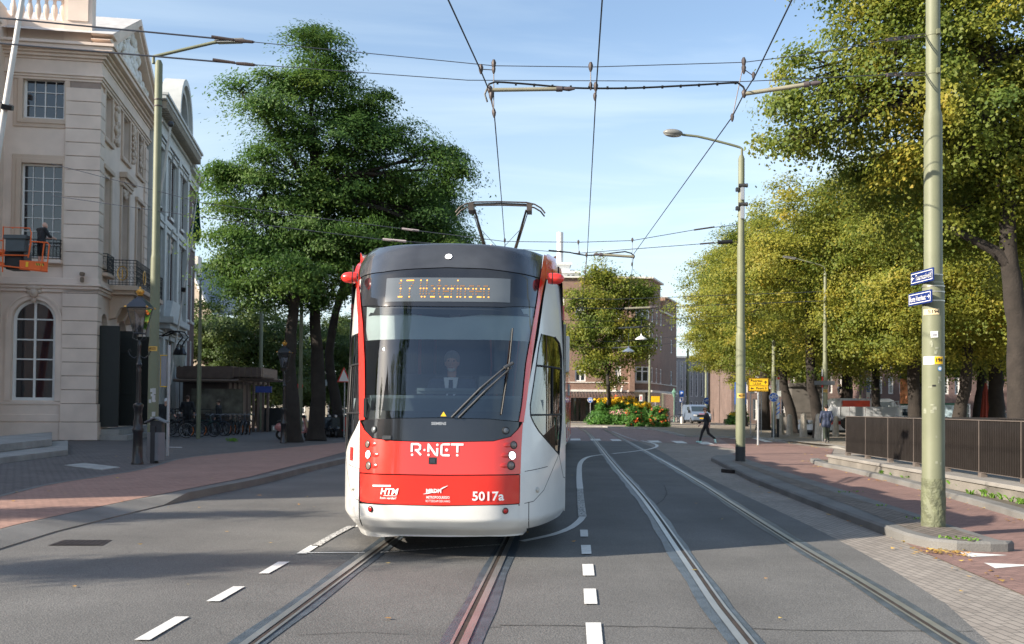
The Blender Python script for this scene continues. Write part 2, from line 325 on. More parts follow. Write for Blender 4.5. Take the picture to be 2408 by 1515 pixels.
# left kerb foot, near to far
kl = ext([g(0, 1292), g(128, 1252), g(260, 1219), g(385, 1189), g(500, 1163), g(623, 1137), g(715, 1112), g(806, 1090)], first=14)
kl += [Vector((-4.2, 36, 0)), Vector((-4.0, 48, 0)), Vector((-6.5, 57, 0)), Vector((-14, 61, 0)), Vector((-60, 63, 0))]
kl = resample(kl, 0.8)
dropY = g(385, 1189).y
def kprof(i):
    t = min(1, max(0, (kl[i].y - dropY) / 0.6)); h = 0.09 + 0.03 * t; a = -(0.40 * (1 - t) + 0.02); return [(0, -0.02), (0, 0.012 * (1 - t)), (a, h), (-0.47 + 0.2 * t, h), (-0.47 + 0.2 * t, -0.02)]
loft('kerb_left', kl, kprof, conc_d)
nk = normals(kl)
pv = [kl[i] - nk[i] * (0.47 if kl[i].y < dropY + 0.3 else 0.27) for i in range(len(kl))]
sheet('pavement_left', pv + [Vector((-60, -30, 0))], 0.088, pave_l)
# red cycle path on the left pavement
up = [g(0, 1166, .1), g(125, 1137, .1), g(330, 1104, .1), g(440, 1076, .1), g(620, 1058, .1), g(806, 1040, .1)]
up = resample(ext(up, first=12, last=6), 0.8)
lo = [pv[i] + Vector((0, 0, 0)) for i in range(len(pv)) if pv[i].y < dropY + 0.4]
lo += [g(586, 1121, .1), g(700, 1092, .1), g(806, 1064, .1), g(850, 1052, .1)]
sheet('cycle_path_left', lo + up[::-1], 0.095, redl)
loft('path_edging_left', up, lambda i: [(-0.06, 0.10), (0.06, 0.10)], conc_d)
# tarmac
rr = [g(2330, 1514), g(2199, 1404), g(1943, 1255), g(1652, 1117), g(1544, 1056), g(1500, 1038)]
rr = resample(ext(rr, first=14), 0.8)
road = [p for p in kl if p.y < 49] + [Vector((-3.5, g(1300, 1036).y, 0)), g(1360, 1037)] + rr[::-1]
sheet('road', road, -0.004, asph)
far = [g(1360, 1037), g(1500, 1038), g(1640, 1045), g(1760, 1060), g(1800, 1048), g(1755, 1032), g(1700, 1030), g(1610, 1028), g(1575, 1020), g(1530, 1011), g(1430, 1006), g(1290, 1003), Vector((-40, g(1290, 1003).y, 0)), Vector((-40, 62, 0)), Vector((-3.5, g(1300, 1036).y, 0))]
sheet('road_far', far, -0.002, pinkr)
# brick gutter along the tarmac
kr = [g(2383, 1300), g(2250, 1296), g(2127, 1276), g(1994, 1225), g(1892, 1184), g(1764, 1132), g(1672, 1084), g(1655, 1066), g(1640, 1050)]
sheet('gutter_paving', [g(2408, 1400)] + [g(2180, 1302)] + kr[2:] + rr[::-1][:] + [g(2700, 1560)], -0.006, pave_r)
sheet('cycle_path_right', [g(2180, 1302), g(2408, 1400), g(2800, 1560), Vector((14, 6, 0)), Vector((12, 20, 0)), g(1943, 1100), g(1960, 1056), g(1826, 1040), g(1760, 1030), g(1690, 1030), g(1745, 1062), g(1680, 1080), g(1764, 1132), g(1892, 1184), g(1994, 1225), g(2127, 1276)], 0.002, redp)
# traffic island with kerb ring
def inset(poly, d):
    n = len(poly); o = []
    for i in range(n):
        a = poly[i - 1]; b = poly[i]; c = poly[(i + 1) % n]; e1 = (b - a); e2 = (c - b); e1.z = e2.z = 0; e1.normalize(); e2.normalize()
        nn = Vector((-(e1.y + e2.y), e1.x + e2.x, 0)); nn.normalize(); o.append(b + nn * d)
    return o
def area(p): return sum(p[i - 1].x * p[i].y - p[i].x * p[i - 1].y for i in range(len(p)))
isl = [g(1672, 1084), g(1764, 1132), g(1892, 1184), g(1994, 1225), g(2127, 1276), g(2185, 1291), g(2250, 1297), g(2330, 1299), g(2370, 1298.5), g(2385, 1296)] + [g(*p, .12) for p in ((2353, 1270), (2240, 1235), (2148, 1204), (1943, 1138), (1830, 1103), (1764, 1082), (1722, 1069), (1685, 1070))]
if area(isl) < 0: isl = isl[::-1]
def slab(name, poly, z0, z1, mat, topmat, ring, kind='structure', bev=0.03):
    p2 = inset(poly, bev); n = len(poly); mb = MB()
    vs = [(p.x, p.y, z0) for p in poly] + [(p.x, p.y, z1 - bev) for p in poly] + [(p.x, p.y, z1) for p in p2]
    fs = []
    fs.append(tuple(range(2 * n, 3 * n)))
    for k in range(2):
        for i in range(n): fs.append((k * n + i, k * n + (i + 1) % n, (k + 1) * n + (i + 1) % n, (k + 1) * n + i))
    mb.add(vs, fs); o = mb.build(name, mat); o['kind'] = kind
    sheet(name + '_paving', topmat[1], z1 + 0.004, topmat[0])
slab('traffic_island', isl, -0.02, 0.12, conc_d, (pave_i, [g(*p, .12) for p in ((1722, 1086), (1790, 1112), (1881, 1147), (2014, 1195), (2100, 1230), (2145, 1248), (2191, 1260), (2253, 1271), (2290, 1273), (2310, 1269), (2300, 1263), (2253, 1248), (2160, 1218), (1960, 1157), (1870, 1128), (1760, 1093), (1728, 1080))]), 0.24)
# kerb in front of the plinth wall
kp = [g(1905, 1086), g(1925, 1096), g(1994, 1110), g(2148, 1149), g(2327, 1200), g(2408, 1225)]
kp = resample(ext([p for p in kp], last=8), 0.6)
loft('kerb_plinth', kp, lambda i: [(0, -0.02), (0.0, 0.09), (-0.03, 0.11), (-0.26, 0.11), (-0.26, -0.02)], conc_d)
sheet('plinth_soil', [p - n * 0.25 for p, n in zip(kp, normals(kp))] + [Vector((13.5, kp[-1].y, 0)), Vector((13.5, kp[0].y, 0))], 0.07, M('soil', (0.10, 0.085, 0.06), 0.95, var=0.3, sc=6, bump=0.5))
# plaza under the trees
pz = [g(1769, 1030), g(1826, 1037.5), g(1967, 1053.5), Vector((11.0, 26, 0)), Vector((14, 8, 0)), Vector((90, 8, 0)), Vector((90, 160, 0)), Vector((40, 160, 0))]
sheet('plaza', pz, 0.082, plz)
loft('plaza_kerb', resample([g(1769, 1030), g(1826, 1037.5), g(1967, 1053.5), Vector((11.0, 26, 0))], 1.0), lambda i: [(0, -0.01), (0, 0.088), (-0.18, 0.088), (-0.18, 0.0)], conc)
fk = resample([Vector((-40, g(1290, 1003).y + 1, 0)), g(1290, 1003), g(1430, 1006), g(1530, 1011), g(1575, 1020), g(1610, 1028), g(1690, 1029.3), g(1769, 1030.3)], 1.5)
loft('kerb_far', fk, lambda i: [(0, -0.01), (0, 0.09), (-0.25, 0.09), (-0.25, 0.0)], conc)
sheet('pavement_far', [p - n * 0.24 for p, n in zip(fk, normals(fk))] + [Vector((40, 160, 0)), Vector((-40, 160, 0))], 0.086, plz)
# -------- rails: every rail one thing (rail head, groove, sealing strips)
steel = M('rail_steel', (0.50, 0.49, 0.47), 0.36, 0.8, var=0.12, sc=2.5)
rust = M('rail_groove', (0.045, 0.032, 0.024), 0.7, var=0.4, sc=7)
seal = M('bitumen_seal', (0.070, 0.088, 0.108), 0.38, var=0.35, sc=5, bump=0.4, bsc=60)  # bluish base colour stands in for the sky reflected in the bitumen
def rail(pts, side, label):
    t = thing('tram_rail', label, 'tram rail', group='tram rails set in the road')
    pts = resample(pts, 0.7); nn = normals(pts)
    wob = [0.012 * math.sin(i * 1.7) + 0.01 * math.sin(i * 0.53 + side) for i in range(len(pts))]
    def lay(name, a, b, z, mat, wb=0):
        mb = MB(); vs = []; fs = []
        for i, (p, n) in enumerate(zip(pts, nn)):
            aa = a - wb * wob[i]; bb = b + wb * wob[-i - 1]
            vs += [(p.x + n.x * aa, p.y + n.y * aa, z), (p.x + n.x * bb, p.y + n.y * bb, z)]
        fs = [(2 * i, 2 * i + 1, 2 * i + 3, 2 * i + 2) for i in range(len(pts) - 1)]; mb.add(vs, fs); mb.build(name, mat, t)
    lay('sealing_strip', -0.135, 0.135, 0.001, seal, 1)
    # inner side has the groove
    s = side
    lay('groove', *sorted((s * 0.012, s * 0.052)), 0.0052, rust); lay('rail_head', *sorted((-s * 0.045, s * 0.012)), 0.010, steel); lay('guard_lip', *sorted((s * 0.052, s * 0.075)), 0.010, steel)
    return t
def line(a, b, y0, y1):
    d = (b - a) / (b.y - a.y); return [a + d * (y - a.y) for y in np.linspace(y0, y1, 12)]
rail(line(g(582, 1515), g(922.6, 1264), 3, 30), 1, 'left rail of the track in front of the tram')
rail(line(g(1084.7, 1515), g(1201.6, 1264), 3, 30), -1, 'right rail of the track in front of the tram')
rl = [g(1754, 1515), g(1687, 1429), g(1600.5, 1301), g(1508, 1168), g(1442, 1091.5), g(1378, 1015), g(1345, 1000)]
r2 = [g(2255.4, 1511), g(2148, 1444.6), g(2015, 1362.7), g(1866.6, 1275.7), g(1728.5, 1189), g(1605.6, 1112), g(1478, 1040), g(1420, 1009)]
rail(ext(rl, first=5), 1, 'left rail of the empty track beside the tram')
rail(ext(r2, first=5), -1, 'right rail of the empty track by the brick gutter')
# -------- markings
def marks(name, polys, label, cat, mat=None, z=0.0065, group=None):
    for i, p in enumerate(polys):
        mb = MB(); q = [g(*a) for a in p]; mb.add([(v.x, v.y, z) for v in q], [tuple(range(len(q)))])
        o = mb.build(name, mat or paint); o['kind'] = 'structure'
marks('road_dash', [[(315, 1507), (352, 1507), (445, 1452), (412, 1452)], [(484.6, 1415.6), (516.5, 1415.6), (576, 1380.6), (548.7, 1380.6)], [(608, 1350), (632, 1350), (681, 1322.5), (654, 1322.5)], [(697, 1303), (722, 1303), (752, 1283), (731, 1283)]], '', '')
marks('road_dash', [[(1365, 1263), (1383, 1263), (1382, 1247), (1364, 1247)], [(1368, 1304), (1391, 1304), (1389, 1283), (1366, 1283)], [(1371, 1355), (1398, 1355), (1395, 1328), (1369, 1328)], [(1374, 1422), (1405, 1422), (1401, 1386), (1372, 1386)], [(1381, 1530), (1419, 1530), (1413, 1466), (1377, 1466)]], '', '')
marks('crossing_block', [[(1341, 1036), (1366, 1036), (1364, 1032), (1342, 1032)], [(1390, 1036.5), (1414, 1036.5), (1410, 1032.5), (1388, 1032.5)], [(1440, 1037.5), (1463, 1037.5), (1456, 1033.3), (1434, 1033.3)], [(1532, 1041), (1558, 1041), (1547, 1036.5), (1521, 1036.5)], [(1592, 1043), (1618, 1043), (1604, 1037.5), (1578, 1037.5)], [(1652, 1045.5), (1680, 1045.5), (1663, 1039.5), (1636, 1039.5)], [(1590, 1009), (1604, 1012.5), (1618, 1012.5), (1602, 1008.5)], [(1632, 1014), (1650, 1018), (1666, 1018), (1640, 1013)], [(1712, 1031), (1755, 1033.5), (1745, 1030)], [(1768, 1031), (1800, 1040), (1818, 1040), (1785, 1031)]], '', '')
marks('yield_triangle', [[(2253.7, 1299.3), (2370, 1307), (2278.5, 1311.7)], [(2314, 1325), (2434, 1330.3), (2340.6, 1338)]], '', '')
def strip(name, pts, wd, mat, z=0.0065, step=0.3):
    pts = resample([g(*p) for p in pts], step); return loft(name, pts, lambda i: [(-wd / 2, z), (wd / 2, z)], mat)
strip('road_line', [(722, 1301), (858, 1301)], 0.045, paint)
strip('road_line', [(742, 1285), (780, 1262), (826, 1238)], 0.10, worn)
strip('road_line', [(895, 1300.4), (1000, 1293), (1183, 1281.7)], 0.055, worn)
strip('road_line', [(1226, 1274), (1298.7, 1258.6), (1341.6, 1242), (1364.7, 1224), (1371, 1215)], 0.10, paint)
strip('road_line', [(1370, 1216), (1368, 1200), (1366, 1180), (1364, 1150)], 0.12, worn)
strip('road_line', [(1364, 1150), (1362, 1120), (1364, 1092), (1375, 1079), (1392, 1073), (1418, 1069.5)], 0.13, paint)
strip('road_line', [(1440, 1067.5), (1490, 1062), (1525, 1057), (1543, 1051.5), (1543, 1046), (1528, 1041), (1508, 1037)], 0.13, paint)
strip('road_line', [(1500, 1037), (1470, 1027), (1440, 1015)], 0.10, worn)
strip('road_line', [(1545, 1004.5), (1560, 1012), (1530, 1012)], 0.06, worn)
crk = M('crack_dark', (.035, .033, .03), .9)
def crack(pts, wd=.012):
    q = resample([g(*p) for p in pts], .12); q = [p + Vector((rnd.uniform(-.012, .012), rnd.uniform(-.02, .02), 0)) for p in q]; loft('road_crack', q, lambda i: [(-wd / 2 * (1 + .6 * math.sin(i * 2.1)), .0008), (wd / 2, .0008)], crk)
crack([(1175, 1469), (1400, 1472), (1640, 1476), (1700, 1478)]); crack([(1772, 1479), (1950, 1482), (2200, 1484), (2280, 1483)]); crack([(1180, 1475), (1090, 1478)], .008); crack([(1560, 1140), (1568, 1162), (1540, 1190), (1500, 1205)], .010); crack([(960, 1490), (820, 1488), (700, 1494)], .007)
# manhole, utility cover, drains
iron = M('cast_iron', (0.06, 0.05, 0.048), 0.55, 0.6, var=0.3, sc=8, bump=0.6, bsc=60)
q = [g(112, 1283), g(240, 1283), g(263, 1270), g(150, 1270)]
t = thing('manhole_cover', 'square dark iron manhole cover in the grey road', 'manhole cover', tuple((q[0] + q[2]) / 2))
mb = MB(); mb.add([(v.x, v.y, 0.002) for v in q], [(0, 1, 2, 3)]); mb.build('frame', iron, t, world=True)
mb = MB(); c_ = sum(q, Vector()) / 4
for i in range(8):
    for j in range(8):
        def bl(a, b): return (q[0] * (1 - a) + q[1] * a) * (1 - b) + (q[3] * (1 - a) + q[2] * a) * b
        u0, v0 = 0.05 + i * 0.9 / 8, 0.05 + j * 0.9 / 8; s_ = 0.075
        mb.add([(p.x, p.y, 0.008) for p in (bl(u0, v0), bl(u0 + s_, v0), bl(u0 + s_, v0 + s_), bl(u0, v0 + s_))], [(0, 1, 2, 3)])
mb.build('tread_plate', iron, t, world=True)
q = [g(152, 1094, .1), g(240, 1105, .1), g(282, 1099, .1), g(200, 1089, .1)]
o = MB().add([(v.x, v.y, 0.104) for v in q] + [(v.x, v.y, 0.06) for v in q], [(0, 1, 2, 3), (0, 1, 5, 4), (1, 2, 6, 5), (2, 3, 7, 6), (3, 0, 4, 7)]).build('utility_cover', M('pale_plate', (0.36, 0.36, 0.34), 0.8, var=0.25, sc=3))
prop(o, 'pale grey rectangular utility cover in the dark left pavement', 'utility cover')
for (px, py, lab) in ((606, 1135, 'dark drain inlet in the left kerb'), (1712, 1112, 'dark drain inlet in the island kerb')):
    p = g(px, py); d = Vector((0.35, 1, 0)) if px < 1000 else Vector((-0.45, 1, 0)); t = thing('kerb_drain', lab, 'drain', p, -math.atan2(d.x, d.y))
    MB().box(-0.05, 0.04, -0.22, 0.22, -0.02, 0.085).build('inlet_box', iron, t)
    mb = MB(); [mb.box(0.03, 0.055, -0.2 + k * 0.1, -0.16 + k * 0.1, 0.0, 0.075) for k in range(5)]; mb.build('grating', M('drain_rust', (0.2, 0.09, 0.05), 0.8), t)
# fallen leaves and weeds (uncountable litter)
lm = leafmat('litter', [(0.0, (0.25, 0.10, 0.03)), (0.4, (0.42, 0.22, 0.05)), (0.7, (0.5, 0.36, 0.09)), (1.0, (0.22, 0.14, 0.06))], 0.1, 3)
def litter(name, spots, z=0.01, size=0.03, kind='stuff'):
    mb = MB(); r = []
    for (p, n, spread) in spots:
        for _ in range(n):
            x = p.x + rnd.gauss(0, spread); y = p.y + rnd.gauss(0, spread); a = rnd.uniform(0, 6.28); s = size * rnd.uniform(0.6, 1.4); ca, sa = math.cos(a) * s, math.sin(a) * s; t1 = rnd.uniform(0, 0.6) * s
            zz = z + p.z; mb.add([(x - ca, y - sa, zz + t1), (x + sa * .6, y - ca * .6, zz + 0.003), (x + ca, y + sa, zz + t1 * .7), (x - sa * .6, y + ca * .6, zz + .004)], [(0, 1, 2, 3)]); r.append(rnd.random())
    o = mb.build(name, lm, fixn=False); leafattr(o, r); o['kind'] = kind; return o
def leafattr(o, vals):
    a = o.data.attributes.new('rnd', 'FLOAT', 'FACE'); a.data.foreach_set('value', np.asarray(vals, dtype=np.float32))
sp = []
for i in range(0, len(kp), 2): sp.append((kp[i] + Vector((-0.05, 0, 0)), 5 if i % 6 else 22, 0.14))
for px in range(1760, 2380, 40): sp.append((g(px, 1130 + (px - 1760) * 0.40), 3, 0.12))
sp += [(g(2200, 1299), 45, 0.16), (g(2240, 1302), 40, 0.14), (g(1800, 1160), 8, 0.2), (g(2340, 1196), 60, 0.15), (g(1921, 1098), 16, 0.15)]
litter('leaf_litter', sp)
litter('leaf_litter', [(Vector((rnd.uniform(-14, -4), rnd.uniform(9, 34), 0.09)), 1, 0.4) for _ in range(70)] , size=0.035)
litter('leaf_litter', [(Vector((rnd.uniform(-5, 5), rnd.uniform(6, 30), 0.0)), 1, 0.4) for _ in range(45)], size=0.028)
litter('leaf_litter', [(Vector((rnd.uniform(10, 24), rnd.uniform(26, 60), 0.05)), 2, 0.5) for _ in range(260)], size=0.05)
wm_ = leafmat('weed', [(0.0, (0.10, 0.22, 0.03)), (0.6, (0.2, 0.38, 0.06)), (1.0, (0.32, 0.42, 0.10))], 0.4, 3)
def weeds(spots):
    mb = MB(); r = []
    for (p, n, h) in spots:
        for _ in range(n):
            a = rnd.uniform(0, 6.28); l = h * rnd.uniform(0.5, 1.2); x = p.x + rnd.gauss(0, 0.05); y = p.y + rnd.gauss(0, 0.05); dx_, dy_ = math.cos(a), math.sin(a); wd = 0.012
            mb.add([(x - dy_ * wd, y + dx_ * wd, p.z), (x + dy_ * wd, y - dx_ * wd, p.z), (x + dx_ * l * .5 + dy_ * wd, y + dy_ * l * .5 - dx_ * wd, p.z + l * .7), (x + dx_ * l * .9, y + dy_ * l * .9, p.z + l * .8), (x + dx_ * l * .5 - dy_ * wd, y + dy_ * l * .5 + dx_ * wd, p.z + l * .7)], [(0, 1, 2, 3, 4)]); r.append(rnd.random())
    o = mb.build('weeds', wm_, fixn=False); leafattr(o, r); o['kind'] = 'stuff'
ws = []
for px, py, n, h in ((1965, 1090, 14, .12), (2000, 1097, 14, .16), (2030, 1103, 8, .08), (2085, 1118, 26, .13), (2105, 1122, 22, .12), (2132, 1128, 14, .10), (2146, 1130, 18, .14), (2232, 1146, 12, .1), (2257, 1150, 34, .22), (2270, 1154, 22, .14), (2283, 1163, 14, .1), (2322, 1167, 26, .15), (2335, 1171, 12, .1), (2358, 1174, 18, .12), (2386, 1180, 12, .12), (2400, 1185, 18, .12)):
    ws.append((g(px, py, 0.07), n, h))
for px, py in ((1978, 1158), (2070, 1190), (2155, 1221), (2240, 1267), (2225, 1265), (2262, 1268), (2276, 1270), (2010, 1157)): ws.append((g(px, py, .12), 7, .035))
for px, py in ((905 / 1, 0),): pass
ws += [(g(905 - 0, 1046, .1), 0, .1), (g(910 - 0, 1046, .1), 0, .1), (g(913, 1046, .1), 0, .1)]
for k in range(14): ws.append((g(rnd.uniform(895, 0) if 0 else rnd.uniform(610, 645) , 1041, .1), 0, .1))
for k in range(10): ws.append((g(rnd.uniform(536, 556) - 0, 1037 + rnd.uniform(-2, 2), .1), 6, .14))
weeds(ws)
# ================================================================ BUILDINGS
cream = M('stucco_cream', (0.73, 0.595, 0.50), 0.85, var=0.12, sc=0.9, bump=0.12, bsc=25)
cream_d = M('stucco_tan', (0.59, 0.455, 0.355), 0.85, var=0.08, sc=0.8, bump=0.12, bsc=25)
stonew = M('stone_white', (0.66, 0.62, 0.56), 0.8, var=0.12, sc=1.5)
framew = M('frame_white', (0.74, 0.72, 0.69), 0.5, var=0.05)
paneM = M('window_pane', (0.012, 0.016, 0.022), 0.04, var=0.4, sc=1.0, coat=1.0)
paneB = M('window_pane_far', (0.03, 0.036, 0.045), 0.06, var=0.5, sc=0.6, coat=1.0)
blackm = M('wrought_iron', (0.012, 0.012, 0.013), 0.45)
gold = M('gilding', (0.75, 0.42, 0.10), 0.35, 0.8)
dgreen = M('door_green_black', (0.007, 0.010, 0.009), 0.5)
brickd = brickmat('brick_dark', (0.075, 0.045, 0.04), (0.105, 0.065, 0.055), (0.09, 0.08, 0.075), 0.22, 0.065, plane='W', msize=0.008, bump=0.2)
brickr = brickmat('brick_brown', (0.195, 0.108, 0.078), (0.25, 0.145, 0.105), (0.20, 0.16, 0.13), 0.30, 0.085, plane='W', msize=0.010, bump=0.2, big=0.12)
slate = M('slate_roof', (0.055, 0.062, 0.078), 0.6, var=0.2, sc=2, bump=0.5, bsc=12)
def wall_holes(mb, u0, u1, z0, z1, holes, depth=0.28):
    """front face in the plane y=0 with reveals; holes: (ua, ub, za, zb, arched)"""
    us = sorted({u0, u1} | {h[0] for h in holes} | {h[1] for h in holes}); zs = sorted({z0, z1} | {h[2] for h in holes} | {h[3] for h in holes})
    us = [u for u in us if u0 <= u <= u1]; zs = [z for z in zs if z0 <= z <= z1]
    for a, b in zip(us, us[1:]):
        for c, d in zip(zs, zs[1:]):
            mu, mz_ = (a + b) / 2, (c + d) / 2
            if any(h[0] < mu < h[1] and h[2] < mz_ < h[3] for h in holes): continue
            mb.add([(a, 0, c), (b, 0, c), (b, 0, d), (a, 0, d)], [(0, 1, 2, 3)])
    for h in holes:
        a, b, c, d = h[:4]; arch = len(h) > 4 and h[4]; r = (b - a) / 2
        if arch:
            n = 14; zc = d - r; pts = [(a + r - r * math.cos(math.pi * k / n), zc + r * math.sin(math.pi * k / n)) for k in range(n + 1)]
            for k in range(n):
                (x1, z1_), (x2, z2_) = pts[k], pts[k + 1]; mb.add([(x1, 0, z1_), (x2, 0, z2_), (x2, 0, d), (x1, 0, d)], [(0, 1, 2, 3)]); mb.add([(x1, 0, z1_), (x2, 0, z2_), (x2, depth, z2_), (x1, depth, z1_)], [(0, 1, 2, 3)])
            mb.add([(a, 0, c), (a, 0, zc), (a, depth, zc), (a, depth, c)], [(0, 1, 2, 3)]); mb.add([(b, 0, c), (b, 0, zc), (b, depth, zc), (b, depth, c)], [(0, 1, 2, 3)])
        else:
            mb.add([(a, 0, c), (a, 0, d), (a, depth, d), (a, depth, c)], [(0, 1, 2, 3)]); mb.add([(b, 0, c), (b, 0, d), (b, depth, d), (b, depth, c)], [(0, 1, 2, 3)]); mb.add([(a, 0, d), (b, 0, d), (b, depth, d), (a, depth, d)], [(0, 1, 2, 3)])
        mb.add([(a, 0, c), (b, 0, c), (b, depth, c), (a, depth, c)], [(0, 1, 2, 3)])
def window(Mx, root, u0, u1, z0, z1, cols, rows, arch=False, dy=0.16, fw=0.07, bw=0.028, bars=None, pane=None, fm=None, sill=None, world=True):
    fm = fm or framew
    mb = MB(Mx); r = (u1 - u0) / 2; y0, y1 = dy, dy + 0.07
    if arch:
        n = 16; zc = z1 - r
        for k in range(n):
            t0, t1 = math.pi * k / n, math.pi * (k + 1) / n; P = lambda t, q: (u0 + r - (r - q) * math.cos(t), zc + (r - q) * math.sin(t))
            a, b, c, d = P(t0, 0), P(t1, 0), P(t1, fw), P(t0, fw)
            mb.add([(x, y, z) for y in (y0, y1) for x, z in (a, b, c, d)], [(0, 1, 2, 3), (4, 5, 6, 7), (0, 1, 5, 4), (3, 2, 6, 7)])
        mb.box(u0, u0 + fw, y0, y1, z0, zc); mb.box(u1 - fw, u1, y0, y1, z0, zc); mb.box(u0, u1, y0 - .002, y1 + .002, z0, z0 + fw)
    else:
        mb.box(u0, u0 + fw, y0, y1, z0, z1); mb.box(u1 - fw, u1, y0, y1, z0, z1); mb.box(u0 + fw, u1 - fw, y0, y1, z0, z0 + fw); mb.box(u0 + fw, u1 - fw, y0, y1, z1 - fw, z1)
    for k in range(1, cols):
        x = u0 + (u1 - u0) * k / cols; b_ = bw * (1.6 if (cols % 2 == 0 and k == cols // 2) else 1); mb.box(x - b_ / 2, x + b_ / 2, y0 + .012, y1 - .01, z0 + fw, z1 - fw * (1 if not arch or abs(x - (u0 + r)) < .05 else 4))
    for z in (bars if bars else [z0 + (z1 - z0) * k / rows for k in range(1, rows)]):
        mb.box(u0 + fw, u1 - fw, y0 + .014, y1 - .012, z - bw / 2, z + bw / 2)
    w_ = mb.build('window', fm, root, world=world)
    mp_ = MB(Mx)
    if arch:
        n = 16; zc = z1 - r; pts = [(u0 + r - r * math.cos(math.pi * k / n), zc + r * math.sin(math.pi * k / n)) for k in range(n + 1)]; poly = [(u0, z0)] + pts + [(u1, z0)]
        mp_.add([(x, y1 - .01, z) for x, z in poly], [tuple(range(len(poly)))])
    else: mp_.add([(u0, y1 - .01, z0), (u1, y1 - .01, z0), (u1, y1 - .01, z1), (u0, y1 - .01, z1)], [(0, 1, 2, 3)])
    p_ = mp_.build('pane', pane or paneM, w_); p_.matrix_parent_inverse = Matrix()
    if world:   # pane verts into the root's frame
        inv_ = wm(root).inverted(); p_.data.transform(inv_)
    if sill: MBs = MB(Mx).box(u0 - .08, u1 + .08, -0.10, y0 + .03, z0 - 0.12, z0); MBs.build('sill', sill, root, world=world)
    return w_
def molding(mb, u0, u1, z0, prof, e0=0, e1=0):
    """stacked boxes: (height, projection); e0/e1 = extend the ends by the projection"""
    z = z0
    for h, pr in prof: mb.box(u0 - pr * e0, u1 + pr * e1, -pr, 0.05, z, z + h); z += h
# ---------------------------------------------------------------- theatre corner
TH = R(9.5)
C0 = g(219, 1036, 0.09); C0.z = 0.09
th = thing('theatre', 'cream stucco corner building with rusticated corner pilaster, arched window and pediment', 'building', tuple(C0), 0)
dF = Vector((math.cos(TH), math.sin(TH), 0)); dS = Vector((-math.sin(TH), math.cos(TH), 0))
FM = frame3(C0 - dF * 9, dF)          # front: u from 0 (left) to 9 (corner)
SM = frame3(C0, dS)                   # side: u from 0 (corner) to 10
HT = 16.1
fu = lambda px: 9 - (219 - px) * 0.01665
fh = [(fu(28), fu(127), 1.62, 5.72, True), (fu(42), fu(137), 7.45, 11.3), (fu(42), fu(139), 13.15, 14.85)]
fh += [(h[0] - 3.9, h[1] - 3.9) + h[2:] for h in fh[:1] * 0]
mb = MB(FM); wall_holes(mb, 5.3, 9, 0, HT, fh); mb.build('front_wall', cream, th, world=True)
# side openings
sh = [(0.9, 2.1, 7.5, 11.2), (4.3, 5.7, 7.0, 11.2), (7.6, 8.8, 7.5, 11.2), (0.9, 2.1, 12.9, 14.7), (4.3, 5.7, 12.9, 14.7), (7.6, 8.8, 12.9, 14.7), (0.9, 2.2, 0.55, 5.35, True), (3.9, 6.1, 0.55, 5.35, True), (7.6, 8.9, 0.55, 5.35, True)]
mb = MB(SM); wall_holes(mb, 0, 10, 0, HT, sh, 0.35); mb.build('side_wall', cream, th, world=True)
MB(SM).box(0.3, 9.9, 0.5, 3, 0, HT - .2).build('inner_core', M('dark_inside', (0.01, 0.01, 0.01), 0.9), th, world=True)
MB(SM).box(9.98, 10.0, 0.0, 9, 0, HT).build('party_wall', cream, th, world=True)
MB(SM).box(0, 10, 0.3, 8.9, HT - .1, HT + .05).build('roof_slab', M('lead', (0.35, 0.35, 0.36), .6), th, world=True)
# rusticated pilasters at the corner: courses with dark joints
mb = MB(FM); mbS = MB(SM); mbT = MB(SM)
z = 0.0
for k, hh in enumerate([0.75, 0.75] + [0.565] * 25):
    if z + hh > 15.0: break
    p = 0.20 if k < 1 else 0.16 if k < 2 else 0.10; 
    if abs(z - 6.3) < 0.5 or abs(z - 6.0) < .3: p = 0.10
    mb.box(7.72, 9 + p, -p, 0.02, z + 0.012, z + hh - 0.012); mbS.box(-p + 0.002, 1.3 - 0.62, -p + .003, 0.02, z + 0.0125, z + hh - 0.0125); mbT.box(9.3, 10.0, -p + .003, 0.02, z + 0.0125, z + hh - 0.0125); z += hh
mb.build('corner_pilaster', cream, th, world=True, bevel=0.012, seg=1); [q.build('side_pilaster', cream, th, world=True, bevel=0.012, seg=1) for q in (mbS, mbT)]
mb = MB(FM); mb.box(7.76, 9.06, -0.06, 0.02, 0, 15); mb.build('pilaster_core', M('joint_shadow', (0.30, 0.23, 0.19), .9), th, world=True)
mb = MB(FM); mb.box(5.3, 7.72, -0.10, 0.02, 0, 0.72); mb.box(5.3, 7.72, -0.06, 0.02, 0.76, 1.05); mb.box(5.3, 7.72, -0.04, 0.02, 1.45, 1.58); mb.build('base_course', cream, th, world=True, bevel=0.01, seg=1)
# string courses, entablature
for nm, z0, pr in (('string_course', 6.05, [(0.14, 0.10), (0.12, 0.16), (0.10, 0.24), (0.22, 0.13)]), ('frieze_band', 14.75, [(0.10, 0.10), (0.10, 0.16), (0.08, 0.22), (0.55, 0.12), (0.10, 0.18), (0.12, 0.30), (0.10, 0.42), (0.18, 0.62), (0.12, 0.70)])):
    mb = MB(FM); molding(mb, 5.3, 9, z0, pr, 0, 1); mb.build(nm, cream, th, world=True, bevel=0.012, seg=1)
    mb = MB(SM); molding(mb, 0.03, 10, z0 + 0.003, pr, 0, 0.4); mb.build(nm, cream, th, world=True, bevel=0.012, seg=1)
